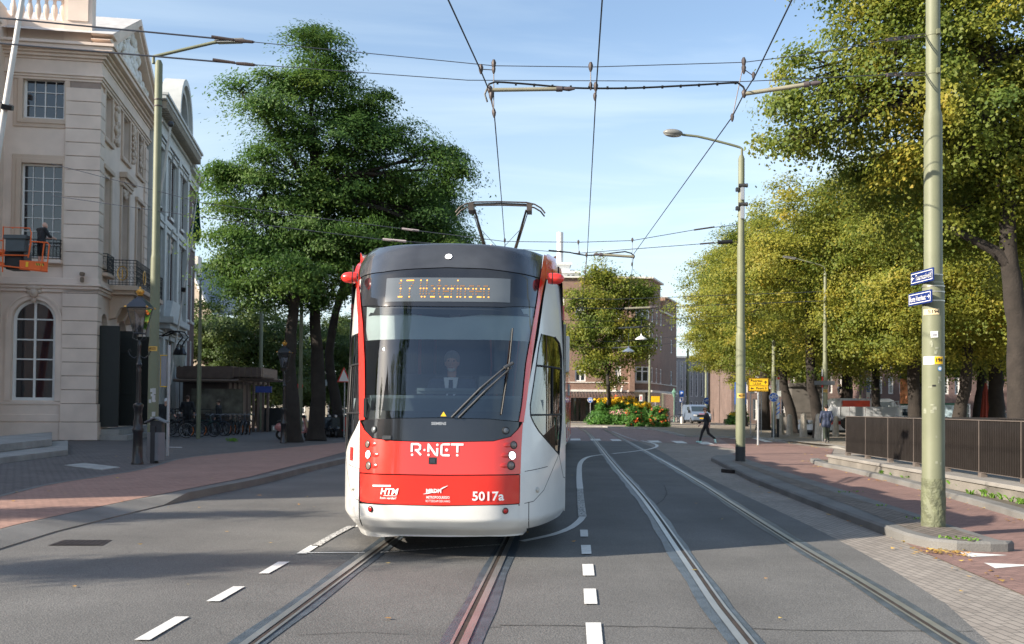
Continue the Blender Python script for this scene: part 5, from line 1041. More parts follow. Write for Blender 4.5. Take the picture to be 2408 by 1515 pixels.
# red shoulder caps that carry the rear view cameras
for sg in (-1, 1):
    mb = MB(); vs = []; ua, ub = 1.06, 1.20
    if sg > 0: coons('shoulder_cap', [(1280, 657), (1308, 662)], [(1308, 662), (1306, 602)], [(1284, 599), (1306, 602)], [(1280, 657), (1284, 599)], redc, 0.012, nu=6, nv=12)
    else: coons('shoulder_cap', [(828, 655), (838, 659)], [(838, 659), (836, 598)], [(830, 599), (836, 598)], [(828, 655), (830, 599)], redc, 0.012, nu=6, nv=12)
    pod = MB().tube([(sg * a_, 1.05, 3.07) for a_ in (1.09, 1.12, 1.18, 1.235, 1.265, 1.28)], [0.058, 0.066, 0.066, 0.056, 0.033, 0.006], 16).build('camera_pod', redc, tram, smooth=True)
    MB().tube([(sg * 1.135, 1.05, 3.07), (sg * 1.145, 1.05, 3.07)], 0.0685, 16).build('seal_ring', blk, pod)
    MB().tube([(sg * 1.22, 1.5, 3.1), (sg * 1.22, 1.5, 3.27)], 0.012, 6).build('antenna', blk, tram)
# white corner panels
def sidepatch(name, u0, u1, z0, z1, mat, off=0.002, nu=14, nv=30):
    """u0,u1 functions of z"""
    mb = MB(); mb.grid(lambda a, b: Sp(u0(z0 + (z1 - z0) * b) * (1 - a) + u1(z0 + (z1 - z0) * b) * a, z0 + (z1 - z0) * b, off), nu, nv); return mb.build(name, mat, tram, smooth=True)
def interp(tab):
    def f(z):
        if z <= tab[0][0]: return tab[0][1]
        for (a, b), (c, d) in zip(tab, tab[1:]):
            if z <= c: return b + (d - b) * (z - a) / (c - a)
        return tab[-1][1]
    return f
for sg in (-1, 1):
    io = -0.05 if sg > 0 else 0.055
    inr = interp([(0.3, 0.845 + io), (0.60, 0.85 + io), (0.95, 0.85 + io), (1.46, 0.87 + io), (1.9, 0.915 + io * .4), (2.4, 0.985), (2.88, 1.045), (3.1, 1.08)])
    z0, z1 = 0.30, 2.90
    # window outline between zc and top
    win_in = interp([(1.06, 1.235), (1.2, 1.12), (1.36, 0.985), (1.5, 0.91), (1.62, 0.905), (1.9, 0.945), (2.3, 0.995), (2.42, 1.02)])
    win_out = interp([(1.06, 1.235), (1.36, 1.262), (1.6, 1.27), (2.2, 1.265), (2.36, 1.24), (2.42, 1.18)])
    sidepatch('corner_panel', lambda z: sg * (inr(z) + 0.004), lambda z: sg * (win_in(max(z, 1.06)) if z > 1.06 else 1.10), 1.06, 2.42, white) if 0 else None
    P_ = lambda f: (lambda z: sg * f(z))
    sidepatch('corner_panel', P_(lambda z: inr(z) + 0.003), P_(lambda z: Wd(z) * 0.999), 0.30, 1.06, white)
    sidepatch('corner_panel', P_(lambda z: inr(z) + 0.003), P_(lambda z: max(win_in(z), inr(z) + 0.004)), 1.06, 2.42, white)
    sidepatch('corner_panel', P_(win_out), P_(lambda z: Wd(z) * 0.999), 1.06, 2.42, white)
    sidepatch('corner_panel', P_(lambda z: inr(z) + 0.003), P_(lambda z: Wd(z) * 0.999), 2.42, 3.08, white)
    sidepatch('corner_panel', P_(lambda z: 1.10 + (z - 3.08) * 0.1), P_(lambda z: Wd(z) * 0.999), 3.08, 3.34, redc)
    wn = sidepatch('cab_side_window', P_(lambda z: max(win_in(z), inr(z) + 0.004)), P_(win_out), 1.06, 2.42, sglass, -0.004)
    for za in (1.52, 2.06):
        a_, b_ = win_in(za), win_out(za); MB().tube([Sp(sg * (a_ + (b_ - a_) * k / 10), za, 0.004) for k in range(11)], 0.011, 6).build('window_bar', blk, wn)
    MB().tube([Sp(sg * (1.15), 1.52 + 0.54 * k / 8, 0.004) for k in range(9)], 0.009, 6).build('window_bar', blk, wn)
    MB().tube([Sp(sg * max(win_in(1.06 + 1.36 * k / 24), inr(1.06 + 1.36 * k / 24) + 0.006), 1.06 + 1.36 * k / 24, 0.002) for k in range(25)], 0.009, 6).build('window_seal', blk, wn)
    MB().tube([Sp(sg * win_out(1.06 + 1.36 * k / 24), 1.06 + 1.36 * k / 24, 0.002) for k in range(25)], 0.009, 6).build('window_seal', blk, wn)
    # panel joints
    def joint(pts, r_=0.0045):
        q = []; 
        for a, b in zip(pts, pts[1:]): q += [(a[0] + (b[0] - a[0]) * k / 8, a[1] + (b[1] - a[1]) * k / 8) for k in range(8)]
        q.append(pts[-1]); MB().tube([Sp(sg * u, z, 0.0) for u, z in q], r_, 5).build('panel_joint', blk, tram)
    joint([(0.855, 0.925), (1.10, 0.95)]); joint([(1.235, 1.06), (1.17, 0.93), (1.06, 0.70), (0.95, 0.60), (0.855, 0.59)]); joint([(1.235, 1.06), (1.295, 0.78), (1.318, 0.76)])
    joint([(0.850 + io, 0.93), (0.862 + io, 1.46)]); joint([(0.850 + io, 0.57), (0.850 + io, 0.93)], 0.006); joint([(0.90, 0.60), (0.90, 0.31)], 0.006)
    mkr = MB(); mkr.tube([Sp(sg * 0.985, 0.715, 0.0), Sp(sg * 0.985, 0.715, 0.012), Sp(sg * 0.985, 0.715, 0.03)], [0.036, 0.036, 0.028], 4); mkr.build('marker_light', M('marker', (0.55, 0.53, 0.48), 0.3), tram, bevel=0.006)
# underside lip
MB().add([tuple(Sp(u, 0.305, -0.01)) for u in np.linspace(-1.2, 1.2, 31)] + [(u * 0.9, S0(u, 0.30).y + 0.25, 0.27) for u in np.linspace(-1.2, 1.2, 31)], [(i, i + 1, i + 32, i + 31) for i in range(30)]).build('underside_lip', blk, tram, smooth=True)
# lamps
def disc(px, py, r_, mat, name, depth=0.02, rim=blk, uz=None, parent=None):
    u, z = uz or inv(px, py); n = Sn(u, z); p = S0(u, z); M_ = n.to_track_quat('Z', 'Y').to_matrix().to_4x4(); M_.translation = p
    mb = MB(M_); mb.lathe([(r_ * 1.18, -0.03), (r_ * 1.18, 0.012), (r_ * 1.02, 0.016), (r_ * 1.0, 0.004)], n=24); h = mb.build(name, rim, parent or tram, smooth=True)
    mb = MB(M_); mb.lathe([(r_ * 1.0, 0.0), (r_ * 0.97, 0.010), (r_ * 0.7, 0.016), (r_ * 0.2, 0.018)], n=24); mb.build('lens', mat, h, smooth=True); return h
def lampmat(name, c, e):
    m = M(name, c, 0.12, var=0.3, sc=60, coat=0.5)
    if e: p = m.node_tree.nodes['Principled BSDF']; p.inputs['Emission Color'].default_value = (1, 1, 1, 1); p.inputs['Emission Strength'].default_value = e
    return m
dl = lampmat('dim_lamp', (0.20, 0.15, 0.13), 0); ll = lampmat('lit_lamp', (0.9, 0.92, 1.0), 2.5); fl = lampmat('fog_lamp', (0.12, 0.13, 0.14), 0); tl_ = M('tail_red', (0.45, 0.01, 0.01), 0.2, var=0.3, sc=30, coat=0.6)
for a, b, r_, m_, nm in ((865.5, 1044.5, 0.036, dl, 'indicator_lamp'), (867, 1069, 0.041, ll, 'headlight'), (867.5, 1095, 0.040, dl, 'indicator_lamp'), (1207, 1047, 0.036, dl, 'indicator_lamp'), (1203.5, 1071.5, 0.041, ll, 'headlight'), (1201, 1095, 0.040, dl, 'indicator_lamp'), (880, 1010.5, 0.034, fl, 'fog_lamp'), (1189, 1013, 0.034, fl, 'fog_lamp'), (872, 1197, 0.028, tl_, 'tail_lamp'), (1188, 1201.5, 0.028, tl_, 'tail_lamp'), (1055, 605, 0.038, ll, 'roof_headlight')):
    disc(a, b, r_, m_, nm)
# scooped recesses beside the lamps
scp = M('scoop_shade', (0.70, 0.03, 0.02), 0.2, coat=0.9)
for a, b in ((878, 1045), (884, 1070), (881, 1096), (1193, 1047), (1188, 1071), (1186, 1095)):
    u, z = inv(a, b); n = Sn(u, z); p = S0(u, z); M_ = n.to_track_quat('Z', 'Y').to_matrix().to_4x4(); M_.translation = p
    MB(M_).sphere((0, 0, -0.004), 0.042, 20, 10, (1.35, 0.85, 0.36)).build('lamp_scoop', scp, tram, smooth=True)
# camera window, sensor
def plate(px0, py0, px1, py1, mat, name, off=0.008, d=0.012):
    a = inv(px0, py1); b = inv(px1, py0); mb = MB(); n = 6
    mb.grid(lambda s, t: Sp(a[0] + (b[0] - a[0]) * s, a[1] + (b[1] - a[1]) * t, off), n, n); return mb.build(name, mat, tram, smooth=True)
plate(1008, 1076, 1027, 1092, blk, 'camera_window', 0.010); pl = plate(1011, 1079, 1024, 1089, blackg, 'camera_lens', 0.013)
u, z = inv(911, 1030); MB(Matrix.Translation(Sp(u, z, 0.01))).box(-0.05, 0.05, -0.025, 0.03, -0.022, 0.022).build('sensor', dgrey, tram, bevel=0.008)
MB(Matrix.Translation(Sp(*inv(862, 960), 0.012))).box(-0.022, 0.022, -0.02, 0.02, -0.11, 0.11).build('handle', blk, tram, bevel=0.01)
plate(825, 1052, 832, 1082, redc, 'number_plate', 0.012)
# lettering
wt = M('letter_white', (0.85, 0.85, 0.85), 0.4, var=0.02); gt = M('letter_grey', (0.35, 0.37, 0.4), 0.3, var=0.02)
def write(px, py, txt, h, mat, name, off=0.012, **k):
    u0, z0 = inv(px, py); mb = MB(); addtext(mb, txt, h, lambda x, y: Sp(u0 + x, z0 + y, off), **k); return mb.build(name, mat, tram, fixn=False)
write(1147, 1168, '5017a', 0.128, wt, 'fleet_number', bold=0.0028, sp=1.03, sx=1.02)
write(915, 1156.5, 'HTM', 0.088, wt, 'operator_lettering', bold=0.003, shear=0.22)
write(913, 1171.5, 'kom verder!', 0.034, wt, 'slogan_lettering', bold=0.0008, shear=0.22)
write(1020, 1155, 'MRDH', 0.056, wt, 'region_emblem', bold=0.002)
write(1030, 1170, 'METROPOOLREGIO', 0.037, wt, 'region_lettering', bold=0.0007, sx=0.74)
write(1030, 1178.8, 'ROTTERDAM DEN HAAG', 0.034, wt, 'region_lettering', sx=0.66)
write(1032, 997, 'SIEMENS', 0.042, gt, 'maker_lettering', bold=0.001)
u0, z0 = inv(1020, 1155)
mb = MB()
for k in range(9):
    t0 = -0.11 + k * 0.006; mb.tube([Sp(u0 + t0 + s * 0.21, z0 - 0.032 + k * 0.002 + 0.075 * s * s, 0.011) for s in np.linspace(0, 1, 9)], 0.0011, 4)
mb.build('region_emblem', wt, tram)
def bar(u1, z1, u2, z2, wd, name='lettering_bar', mb=None, off=0.012, rnd_=False):
    own = mb is None; mb = mb or MB(); d = Vector((u2 - u1, z2 - z1)); L_ = d.length; d /= L_; n = Vector((-d.y, d.x)) * wd / 2; k = max(1, int(L_ / 0.04))
    for i in range(k):
        a = Vector((u1, z1)) + d * L_ * i / k; b = Vector((u1, z1)) + d * L_ * (i + 1) / k
        mb.add([Sp(*(a - n), off), Sp(*(b - n), off), Sp(*(b + n), off), Sp(*(a + n), off)], [(0, 1, 2, 3)])
    if own: return mb.build(name, wt, tram, fixn=False)
    return mb
a = inv(878, 1142); b = inv(920, 1142.5); bar(*a, *b, 0.018, 'lettering_bar'); a = inv(903, 1165.5); b = inv(933, 1166); bar(*a, *b, 0.006, 'lettering_bar')
# R-NET logo from strokes
uL, zB = inv(967, 1071); uR, zT = inv(1090, 1046); Lw = uR - uL; H = zT - zB; mb = MB(); wd = 0.021; off = 0.0135
def dot(x, y, r_=0.0125):
    u_, z_ = uL + x * Lw, zB + y * H; mb.add([Sp(u_ + r_ * math.cos(t), z_ + r_ * math.sin(t), off) for t in np.linspace(0, 2 * math.pi, 16, endpoint=False)], [tuple(range(16))])
def st(pts):
    for (x1, y1), (x2, y2) in zip(pts, pts[1:]): bar(uL + x1 * Lw, zB + y1 * H, uL + x2 * Lw, zB + y2 * H, wd, mb=mb, off=off); 
    for (x, y) in pts[1:-1]: dot(x, y, wd / 2)
st([(0.01, 0.3), (0.01, 1), (0.13, 1), (0.17, 0.88), (0.17, 0.58), (0.13, 0.46), (0.07, 0.46)]); st([(0.10, 0.46), (0.19, 0.02)]); dot(0.02, 0.04)
dot(0.255, 0.48, 0.011)
st([(0.33, 0.3), (0.33, 0.98), (0.47, 0.06), (0.50, 0.02), (0.50, 0.66)]); dot(0.335, 0.04); dot(0.50, 0.95)
st([(0.74, 1), (0.61, 1), (0.58, 0.9), (0.58, 0.12), (0.61, 0.02), (0.74, 0.02)]); dot(0.68, 0.5, 0.016)
st([(0.76, 1), (1.0, 1)]); st([(0.885, 1), (0.885, 0.28)]); dot(0.885, 0.04)
mb.build('network_logo', wt, tram, fixn=False)
# bulkhead warning triangle on the glass
u, z = inv(1043, 975); mb = MB(); mb.add([Sp(u - 0.03, z - 0.02, 0.006), Sp(u + 0.03, z - 0.02, 0.006), Sp(u, z + 0.03, 0.006)], [(0, 1, 2)]); mb.build('warning_triangle', M('warn_yellow', (0.85, 0.5, 0.02), 0.5), tram, fixn=False)
# destination display: window and a dot matrix
dispm = M('display_window', (0.10, 0.115, 0.13), 0.15, var=0.05, coat=0.6)
a = inv(906, 711); b = inv(1200, 657); mb = MB(); mb.grid(lambda s, t: Sp(a[0] + (b[0] - a[0]) * s, a[1] + (b[1] - a[1]) * t, 0.006), 24, 6); disp = mb.build('destination_display', dispm, tram, smooth=True)
F5 = {'1': '..X..,.XX..,..X..,..X..,..X..,..X..,.XXX.', '7': 'XXXXX,....X,...X.,..X..,..X..,..X..,..X..', 'W': 'X...X,X...X,X...X,X.X.X,X.X.X,X.X.X,.X.X.', 'a': '.....,.....,.XX..,...X.,.XXX.,X..X.,.XXX.', 't': '.X...,.X...,XXX..,.X...,.X...,.X...,..X..', 'e': '.....,.....,.XX..,X..X.,XXXX.,X....,.XXX.', 'r': '.....,.....,X.X..,XX...,X....,X....,X....', 'i': 'X....,.....,X....,X....,X....,X....,X....', 'n': '.....,.....,XXX..,X..X.,X..X.,X..X.,X..X.', 'g': '.....,.....,.XXX.,X..X.,.XXX.,...X.,.XX..'}
led = bpy.data.materials.new('led_orange'); led.use_nodes = True; t_ = led.node_tree; p = t_.nodes['Principled BSDF']; p.inputs['Base Color'].default_value = (0.9, 0.35, 0.03, 1); p.inputs['Emission Color'].default_value = (1, 0.36, 0.03, 1); p.inputs['Emission Strength'].default_value = 1.5
led2 = led.copy(); led2.name = 'led_dim'; led2.node_tree.nodes['Principled BSDF'].inputs['Emission Strength'].default_value = .12; led2.node_tree.nodes['Principled BSDF'].inputs['Base Color'].default_value = (.25, .12, .04, 1)
u0, z1 = inv(937, 661); u1, z0 = inv(1156, 700); txt = '17 Wateringen'; wds = {'i': 2, ' ': 3, 't': 4, 'r': 4, 'a': 5, 'e': 5, 'n': 5, 'g': 5}; tot = sum(wds.get(c, 6) for c in txt); du = (u1 - u0) / tot; dz = (z1 - z0) / 6.0; x = 0; mb = MB(); mbd = MB()
for c in txt:
    if c != ' ':
        for j, row in enumerate(F5[c].split(',')):
            for i, q in enumerate(row):
                if q == 'X':
                    cu, cz = u0 + (x + i) * du, z1 - j * dz
                    for ee in (-0.22, 0.22):
                        (mb if j in (0, 3, 6) else mbd).add([Sp(cu + (ee + a_) * du, cz + b_ * dz, 0.009) for a_, b_ in ((-.17, -.2), (.17, -.2), (.17, .2), (-.17, .2))], [(0, 1, 2, 3)])
    x += wds.get(c, 6)
mb.build('led_lettering', led, disp, fixn=False); mbd.build('led_lettering', led2, disp, fixn=False)
# wiper
wm1 = M('wiper_metal', (0.12, 0.12, 0.12), 0.35, 0.5)
def onS(px, py, off): return Sp(*inv(px, py), off)
wp = MB().tube([onS(1062, 983, 0.03), onS(1130, 915, 0.05), onS(1190, 861, 0.055)], 0.010, 6).build('wiper', wm1, tram)
MB().tube([onS(1078, 984, 0.03), onS(1140, 922, 0.05), onS(1198, 866, 0.055)], 0.010, 6).build('wiper_arm', wm1, wp)
MB().tube([onS(1204, 774, 0.018), onS(1196, 850, 0.028), onS(1178, 976, 0.02)], 0.010, 6).build('wiper_blade', blk, wp)
MB().tube([onS(1182, 868, 0.06), onS(1200, 857, 0.06)], 0.018, 8).build('wiper_joint', wm1, wp)
# ---------- cab interior
inter = M('cab_interior', (0.035, 0.04, 0.045), 0.8); dash = M('dashboard', (0.12, 0.15, 0.16), 0.5, var=0.15)
mb = MB(); mb.box(-0.82, 0.82, 0.34, 0.85, 1.30, 1.72); mb.prism([(-0.82, 0.34), (-1.05, 0.7), (-1.05, 0.85), (1.05, 0.85), (1.05, 0.7), (0.82, 0.34)], 1.3, 1.715, 'xy'); mb.box(-0.35, 0.35, 0.42, 0.62, 1.74, 1.80); mb.build('dashboard', dash, tram, bevel=0.05)
MB().box(0.35, 0.62, 0.40, 0.46, 1.74, 1.93).build('driver_screen', M('screen', (0.02, 0.03, 0.05), 0.1), tram, bevel=0.01)
blind = M('sun_blind', (0.55, 0.58, 0.56), 0.8, var=0.05)
mb = MB(); mb.grid(lambda s, t: (-0.92 + 1.84 * s, S0(-0.92 + 1.84 * s, 2.36 + .2 * t).y + 0.06, 2.32 + 0.24 * t + 0.14 * t * abs(2 * s - 1) ** 1.5), 20, 2); mb.build('sun_blind', blind, tram, smooth=True)
mb = MB(); mb.box(-1.2, 1.2, 2.0, 2.05, 0.4, 2.0); mb.box(-1.2, -0.75, 2.0, 2.05, 2.0, 3.1); mb.box(0.75, 1.2, 2.0, 2.05, 2.0, 3.1); mb.box(-1.2, 1.2, 2.0, 2.05, 2.75, 3.1); mb.build('cab_partition', inter, tram)
MB().box(-1.1, 1.1, 1.2, 2.0, 0.5, 0.56).build('cab_floor', inter, tram)
for k, (x_, y_) in enumerate(((-0.55, 2.6), (0.5, 2.8), (-0.62, 5.2), (0.62, 5.4))): MB().tube([(x_, y_, 0.5), (x_, y_, 3.0)], 0.022, 8).build('grab_pole', M('pole_red', (0.5, 0.03, 0.03), 0.35), tram)
MB().tube([(-0.62, 0.9, 1.72), (-0.62, 0.9, 2.0), (-0.55, 0.86, 2.05)], 0.012, 6).build('microphone_stand', dgrey, tram)
for k in range(4): MB().tube([(0.38 + .1 * k, 1.9, 1.7), (0.42 + .1 * k, 1.85, 2.1), (0.40 + .12 * k, 1.88, 2.5)], 0.012, 6).build('cable', M('cable_red', (0.25, 0.04, 0.03), 0.5), tram)
MB().box(0.5, 0.62, 0.75, 0.80, 2.0, 2.6).build('rear_view_screen', dgrey, tram, bevel=0.01)
MB().sphere((0.05, 0.85, 2.62), 0.06, 12, 8, (1, 1, .6)).build('dome_camera', M('cam_grey', (0.4, 0.4, 0.4), 0.3), tram, smooth=True)
# ---------- bodies: four modules on a curve
darkwin = M('tram_side_glass', (0.02, 0.024, 0.026), 0.05, var=0.3, coat=0.8); skirt = M('tram_skirt', (0.66, 0.65, 0.62), 0.35, var=0.12, sc=1.2); bel = M('bellows', (0.03, 0.03, 0.032), 0.8)
orange = M('marker_orange', (0.85, 0.2, 0.03), 0.3)
def module(loc, a, L, first=False):
    M0 = TI @ (Matrix.Translation(loc) @ Matrix.Rotation(-a, 4, 'Z')); y0 = 0.02
    hs_ = [(Wd(z_) - 0.004, z_) for z_ in (0.36, 1.0, 1.8, 2.5, 2.9, 3.1)] + [(1.15, 3.25), (0.5, 3.38)]; sec = lambda W_: [(-a_, b_) for a_, b_ in hs_] + [(a_, b_) for a_, b_ in hs_[::-1]]
    b = MB(M0); s_ = sec(1.322 if first else 1.325); n = len(s_)
    vs = [(x, y, z) for y in (y0, L - 0.35) for (x, z) in s_]; fs = [(i, i + 1, n + i + 1, n + i) for i in range(n - 1)] + [(n - 1, 0, n, 2 * n - 1)]
    if not first: fs.append(tuple(range(n)))
    fs.append(tuple(range(2 * n - 1, n - 1, -1))); b.add(vs, fs); body = b.build('body_module', M('tram_body_dark', (0.035, 0.04, 0.042), 0.25, coat=0.5), tram)
    for sg in (-1, 1):
        for k in range(int(L / 1.4)):
            ya = y0 + 0.15 + k * 1.4; door = (k % 3 == 1)
            zz0 = 0.42 if door else 1.15
            MB(M0).box(*sorted((sg * 1.29, sg * 1.326)), ya, ya + 1.32, zz0, 2.62).build('door' if door else 'side_window', darkwin, body)
            if door: MB(M0).box(*sorted((sg * 1.334, sg * 1.350)), ya + 0.64, ya + 0.68, 0.42, 2.6).build('door_edge', redc, body)
        MB(M0).box(*sorted((sg * 1.326, sg * 1.345)), 1.0, 1.18, 0.72, 0.80).build('side_marker', orange, body)
        MB(M0).box(*sorted((sg * 1.326, sg * 1.38)), 0.5, 0.72, 2.05, 2.5).build('side_camera', skirt, body, bevel=0.01)
        MB(M0).box(*sorted((sg * 1.31, sg * 1.325)), 0.05, L - 0.36, 0.36, 1.05).build('skirt_panel', skirt, body)
        MB(M0).box(*sorted((sg * 1.28, sg * 1.302)), 0.1, L - 0.4, 2.66, 2.84).build('roof_stripe', redc, body)
    MB(M0).box(-1.15, 1.15, L - 0.37, L + 0.03, 0.45, 3.15).build('bellows', bel, tram)
    for ya in (1.2, 4.2, 6.6):
        if ya + 1.6 < L: MB(M0).box(-0.75, 0.85, ya, ya + 1.6, 3.3, 3.55).build('roof_equipment', M('roof_box', (0.30, 0.31, 0.33), 0.6), body, bevel=0.04)
    mb = MB(M0); mb.box(-1.1, 1.1, 1.4, 3.4, 0.12, 0.4); mb.build('bogie', blk, tram)
    for yy in (1.8, 3.0):
        for xx in (-0.75, 0.75): MB(M0).tube([(xx - 0.06, yy, 0.29), (xx + 0.06, yy, 0.29)], 0.29, 20).build('wheel', M('wheel_steel', (0.12, 0.11, 0.10), 0.5, 0.6), tram)
p0 = Vector((-0.72 + math.sin(TA) * 1.7, 10.3 + math.cos(TA) * 1.7, 0)); a = TA; pos = p0
for k, (L_, a_) in enumerate(((7.3, TA), (9, R(3.9)), (9, R(4.1)), (9, R(4.1)))):
    module(pos, a_, L_, k == 0); pos = pos + Vector((math.sin(a_), math.cos(a_), 0)) * L_
# pantograph
pgm = M('pantograph_steel', (0.085, 0.07, 0.06), 0.5, 0.4, var=0.3, sc=6); py_ = 19.2
def T(x, y, z): return TI @ Vector((x, y, z))
cx = at(1177, 480, py_).x
pg = MB().tube([T(cx - 0.62, py_ - .12, 5.50), T(cx, py_ - .12, 5.52), T(cx + 0.62, py_ - .12, 5.50)], 0.016, 6).build('pantograph', pgm, tram)
for dy in (-0.16, 0.16):
    MB().tube([T(cx + x * 1.0, py_ + dy, z) for x, z in ((-0.86, 5.33), (-0.78, 5.43), (-0.66, 5.50), (-0.5, 5.535), (0, 5.545), (0.5, 5.535), (0.66, 5.50), (0.78, 5.43), (0.86, 5.33))], 0.016, 6).build('contact_strip', pgm, pg)
for sg in (-1, 1):
    MB().tube([T(cx + sg * 0.5, py_, 5.42), T(cx + sg * 0.33, py_ + .4, 4.85), T(cx + sg * 0.12, py_ + .9, 4.25)], [0.02, 0.03, 0.032], 8).build('upper_arm', pgm, pg)
    MB().tube([T(cx + sg * 0.55, py_, 5.44), T(cx + sg * 0.36, py_ + .3, 4.85), T(cx + sg * 0.16, py_ + .8, 4.25)], 0.010, 5).build('control_rod', pgm, pg)
    MB().box(-.05, .05, -.2, .2, -.05, .09, Matrix.Translation(T(cx + sg * 0.56, py_, 5.42))).build('head_bracket', pgm, pg)
    MB().tube([T(cx + sg * 0.36, py_ + .2, 5.05), T(cx - sg * 0.22, py_ + .7, 4.5)], 0.006, 4).build('brace', pgm, pg)
    MB().tube([T(cx + sg * 0.12, py_ + .9, 4.25), T(cx + sg * 0.10, py_ - .6, 3.75), T(cx + sg * 0.10, py_ - .7, 3.6)], 0.035, 8).build('lower_arm', pgm, pg)
MB().tube([T(cx - 0.3, py_ + .85, 4.62), T(cx, py_ + .9, 4.68), T(cx + 0.3, py_ + .85, 4.62)], 0.02, 6).build('cross_tube', pgm, pg)
MB().tube([T(at(1156, 575, 12.2).x, 12.2, 3.35), T(at(1156, 575, 12.2).x, 12.2, 3.60)], [0.045, 0.02], 10).build('roof_antenna', M('antenna_grey', (0.5, 0.48, 0.45), 0.5), tram, smooth=True)
# ================================================================ STREET FURNITURE
polem = M('pole_olive', (0.175, 0.185, 0.118), 0.55, var=0.10, sc=2.2, bump=0.08, bsc=30, spec=0.35)
poled = M('pole_foot_dark', (0.03, 0.034, 0.036), 0.6)
galv = M('galvanised', (0.42, 0.43, 0.44), 0.45, 0.5, var=0.1)
wirem = M('wire_dark', (0.03, 0.035, 0.05), 0.5)
fitm = M('fitting_brown', (0.07, 0.055, 0.052), 0.5, 0.3)
ylw = M('sign_yellow', (0.85, 0.50, 0.01), 0.45, var=0.03); blu = M('traffic_blue', (0.015, 0.12, 0.50), 0.4, var=0.03); sgnw = M('sign_white', (0.78, 0.78, 0.76), 0.45, var=0.03); sgr = M('sign_red', (0.65, 0.02, 0.02), 0.45); navy = M('street_sign_blue', (0.012, 0.03, 0.16), 0.3, var=.03, coat=.4); ink = M('ink_black', (0.01, 0.01, 0.01), 0.5)
def V(*a): return Vector(a)
# ---- big near pole
bp = g(2195, 1238, .12); P0 = thing('tram_pole', 'thick olive green steel pole on the island carrying the blue street name signs', 'pole', tuple(bp))
zz = lambda py: at(2195, py, bp.y).z
zb, zc_, z1_, z2_ = .0, zz(1125) - .12, zz(660) - .12, zz(262) - .12
mb = MB(); mb.lathe([(.142, 0), (.142, zc_), (.139, zc_ + .01), (.137, 1.5), (.134, z1_ - .14), (.128, z1_ - .05), (.113, z1_), (.112, z2_ - .12), (.110, z2_ - .06), (.088, z2_ + .02), (.086, 8.6), (0.0, 8.62)], (0, 0, 0), 32); mb.build('shaft', polem, P0, smooth=True)
# crumpled, thickly overpainted lower sleeve
mb = MB(); nr, nc = 40, 48; r_ = random.Random(5); ph = [(r_.uniform(0, 6.28), r_.uniform(2, 9), r_.uniform(3, 26), r_.uniform(.001, .004)) for _ in range(14)]; vs = []
for j in range(nr + 1):
    z = zc_ * j / nr
    for i in range(nc):
        t = 2 * math.pi * i / nc; rr_ = .1455 + sum(a_ * math.sin(k1 * t + p_ + k2 * z) for p_, k1, k2, a_ in [(p, round(b), c, d) for p, b, c, d in ph]) * .35
        rr_ += .008 * math.exp(-((z - .42) / .07) ** 2 - ((t - 4.55) / .18) ** 2); vs.append((rr_ * math.cos(t), rr_ * math.sin(t), z))
mb.add(vs, [(j * nc + i, j * nc + (i + 1) % nc, (j + 1) * nc + (i + 1) % nc, (j + 1) * nc + i) for j in range(nr) for i in range(nc)]); mb.build('foot_sleeve', M('pole_flaking', (0.135, 0.145, 0.085), .6, var=.35, sc=9, bump=1.0, bsc=22), P0, smooth=True)
def onpole(px, py, R0, dr=0.004):
    """point of the pole surface facing the camera seen at the pixel"""
    p = at(px, py, bp.y - .13); dx_ = max(-R0 * .98, min(R0 * .98, p.x - bp.x)); return Vector((dx_ * (R0 + dr) / R0, -math.sqrt(max(0, R0 * R0 - dx_ * dx_)) * (R0 + dr) / R0, p.z - .12))
def pdecal(name, x0, x1, y0, y1, mat, R0, dr=.003):
    mb = MB(); mb.grid(lambda s, t: onpole(x0 + (x1 - x0) * s, y1 + (y0 - y1) * t, R0, dr), 8, 2); return mb.build(name, mat, P0)
stk = M('sticker_cream', (.62, .50, .30), .6)
Rm = .1375
pdecal('number_label', 2175, 2208, 726, 740, stk, Rm); mb = MB(); c_ = onpole(2196, 733, Rm); addtext(mb, '5194', .062, lambda x, y: (lambda p: p)(Vector((c_.x + x, -math.sqrt(Rm ** 2 - min(Rm * .98, abs(c_.x + x)) ** 2) - .006, c_.z + y))), bold=.0005); mb.build('number_text', ink, P0, fixn=False)
pdecal('white_sticker', 2190, 2205, 779, 794, sgnw, Rm); pdecal('sticker_motif', 2193, 2202, 785, 790, M('sticker_grey', (.3, .3, .33), .6), Rm, .005)
pdecal('sticker_base', 2178, 2217, 838, 857, sgnw, Rm); pdecal('yellow_sticker', 2197, 2217, 838.5, 856.5, ylw, Rm, .005)
mb = MB(); c_ = onpole(2207, 847.5, Rm); addtext(mb, '194', .066, lambda x, y: Vector((c_.x + x, -math.sqrt(Rm ** 2 - min(Rm * .97, abs(c_.x + x)) ** 2) - .009, c_.z + y)), bold=.0018); mb.build('sticker_text', ink, P0, fixn=False)
c_ = onpole(2209.5, 867, Rm); MB().add([(c_.x + .030 * math.cos(t), -math.sqrt(Rm ** 2 - min(Rm * .97, abs(c_.x + .03 * math.cos(t))) ** 2) - .004, c_.z + .034 * math.sin(t)) for t in np.linspace(0, 6.28, 24, endpoint=False)], [tuple(range(24))]).build('round_sticker', M('sticker_blue', (.05, .25, .5), .5), P0)
MB().add([(c_.x + .020 * math.cos(t), -math.sqrt(Rm ** 2 - min(Rm * .97, abs(c_.x + .02 * math.cos(t))) ** 2) - .006, c_.z + .022 * math.sin(t)) for t in np.linspace(0, 6.28, 24, endpoint=False)], [tuple(range(24))]).build('sticker_motif', sgnw, P0)
rr0 = random.Random(12)
glue = M('glue_residue', (.25, .26, .19), .85, var=.35, sc=30)
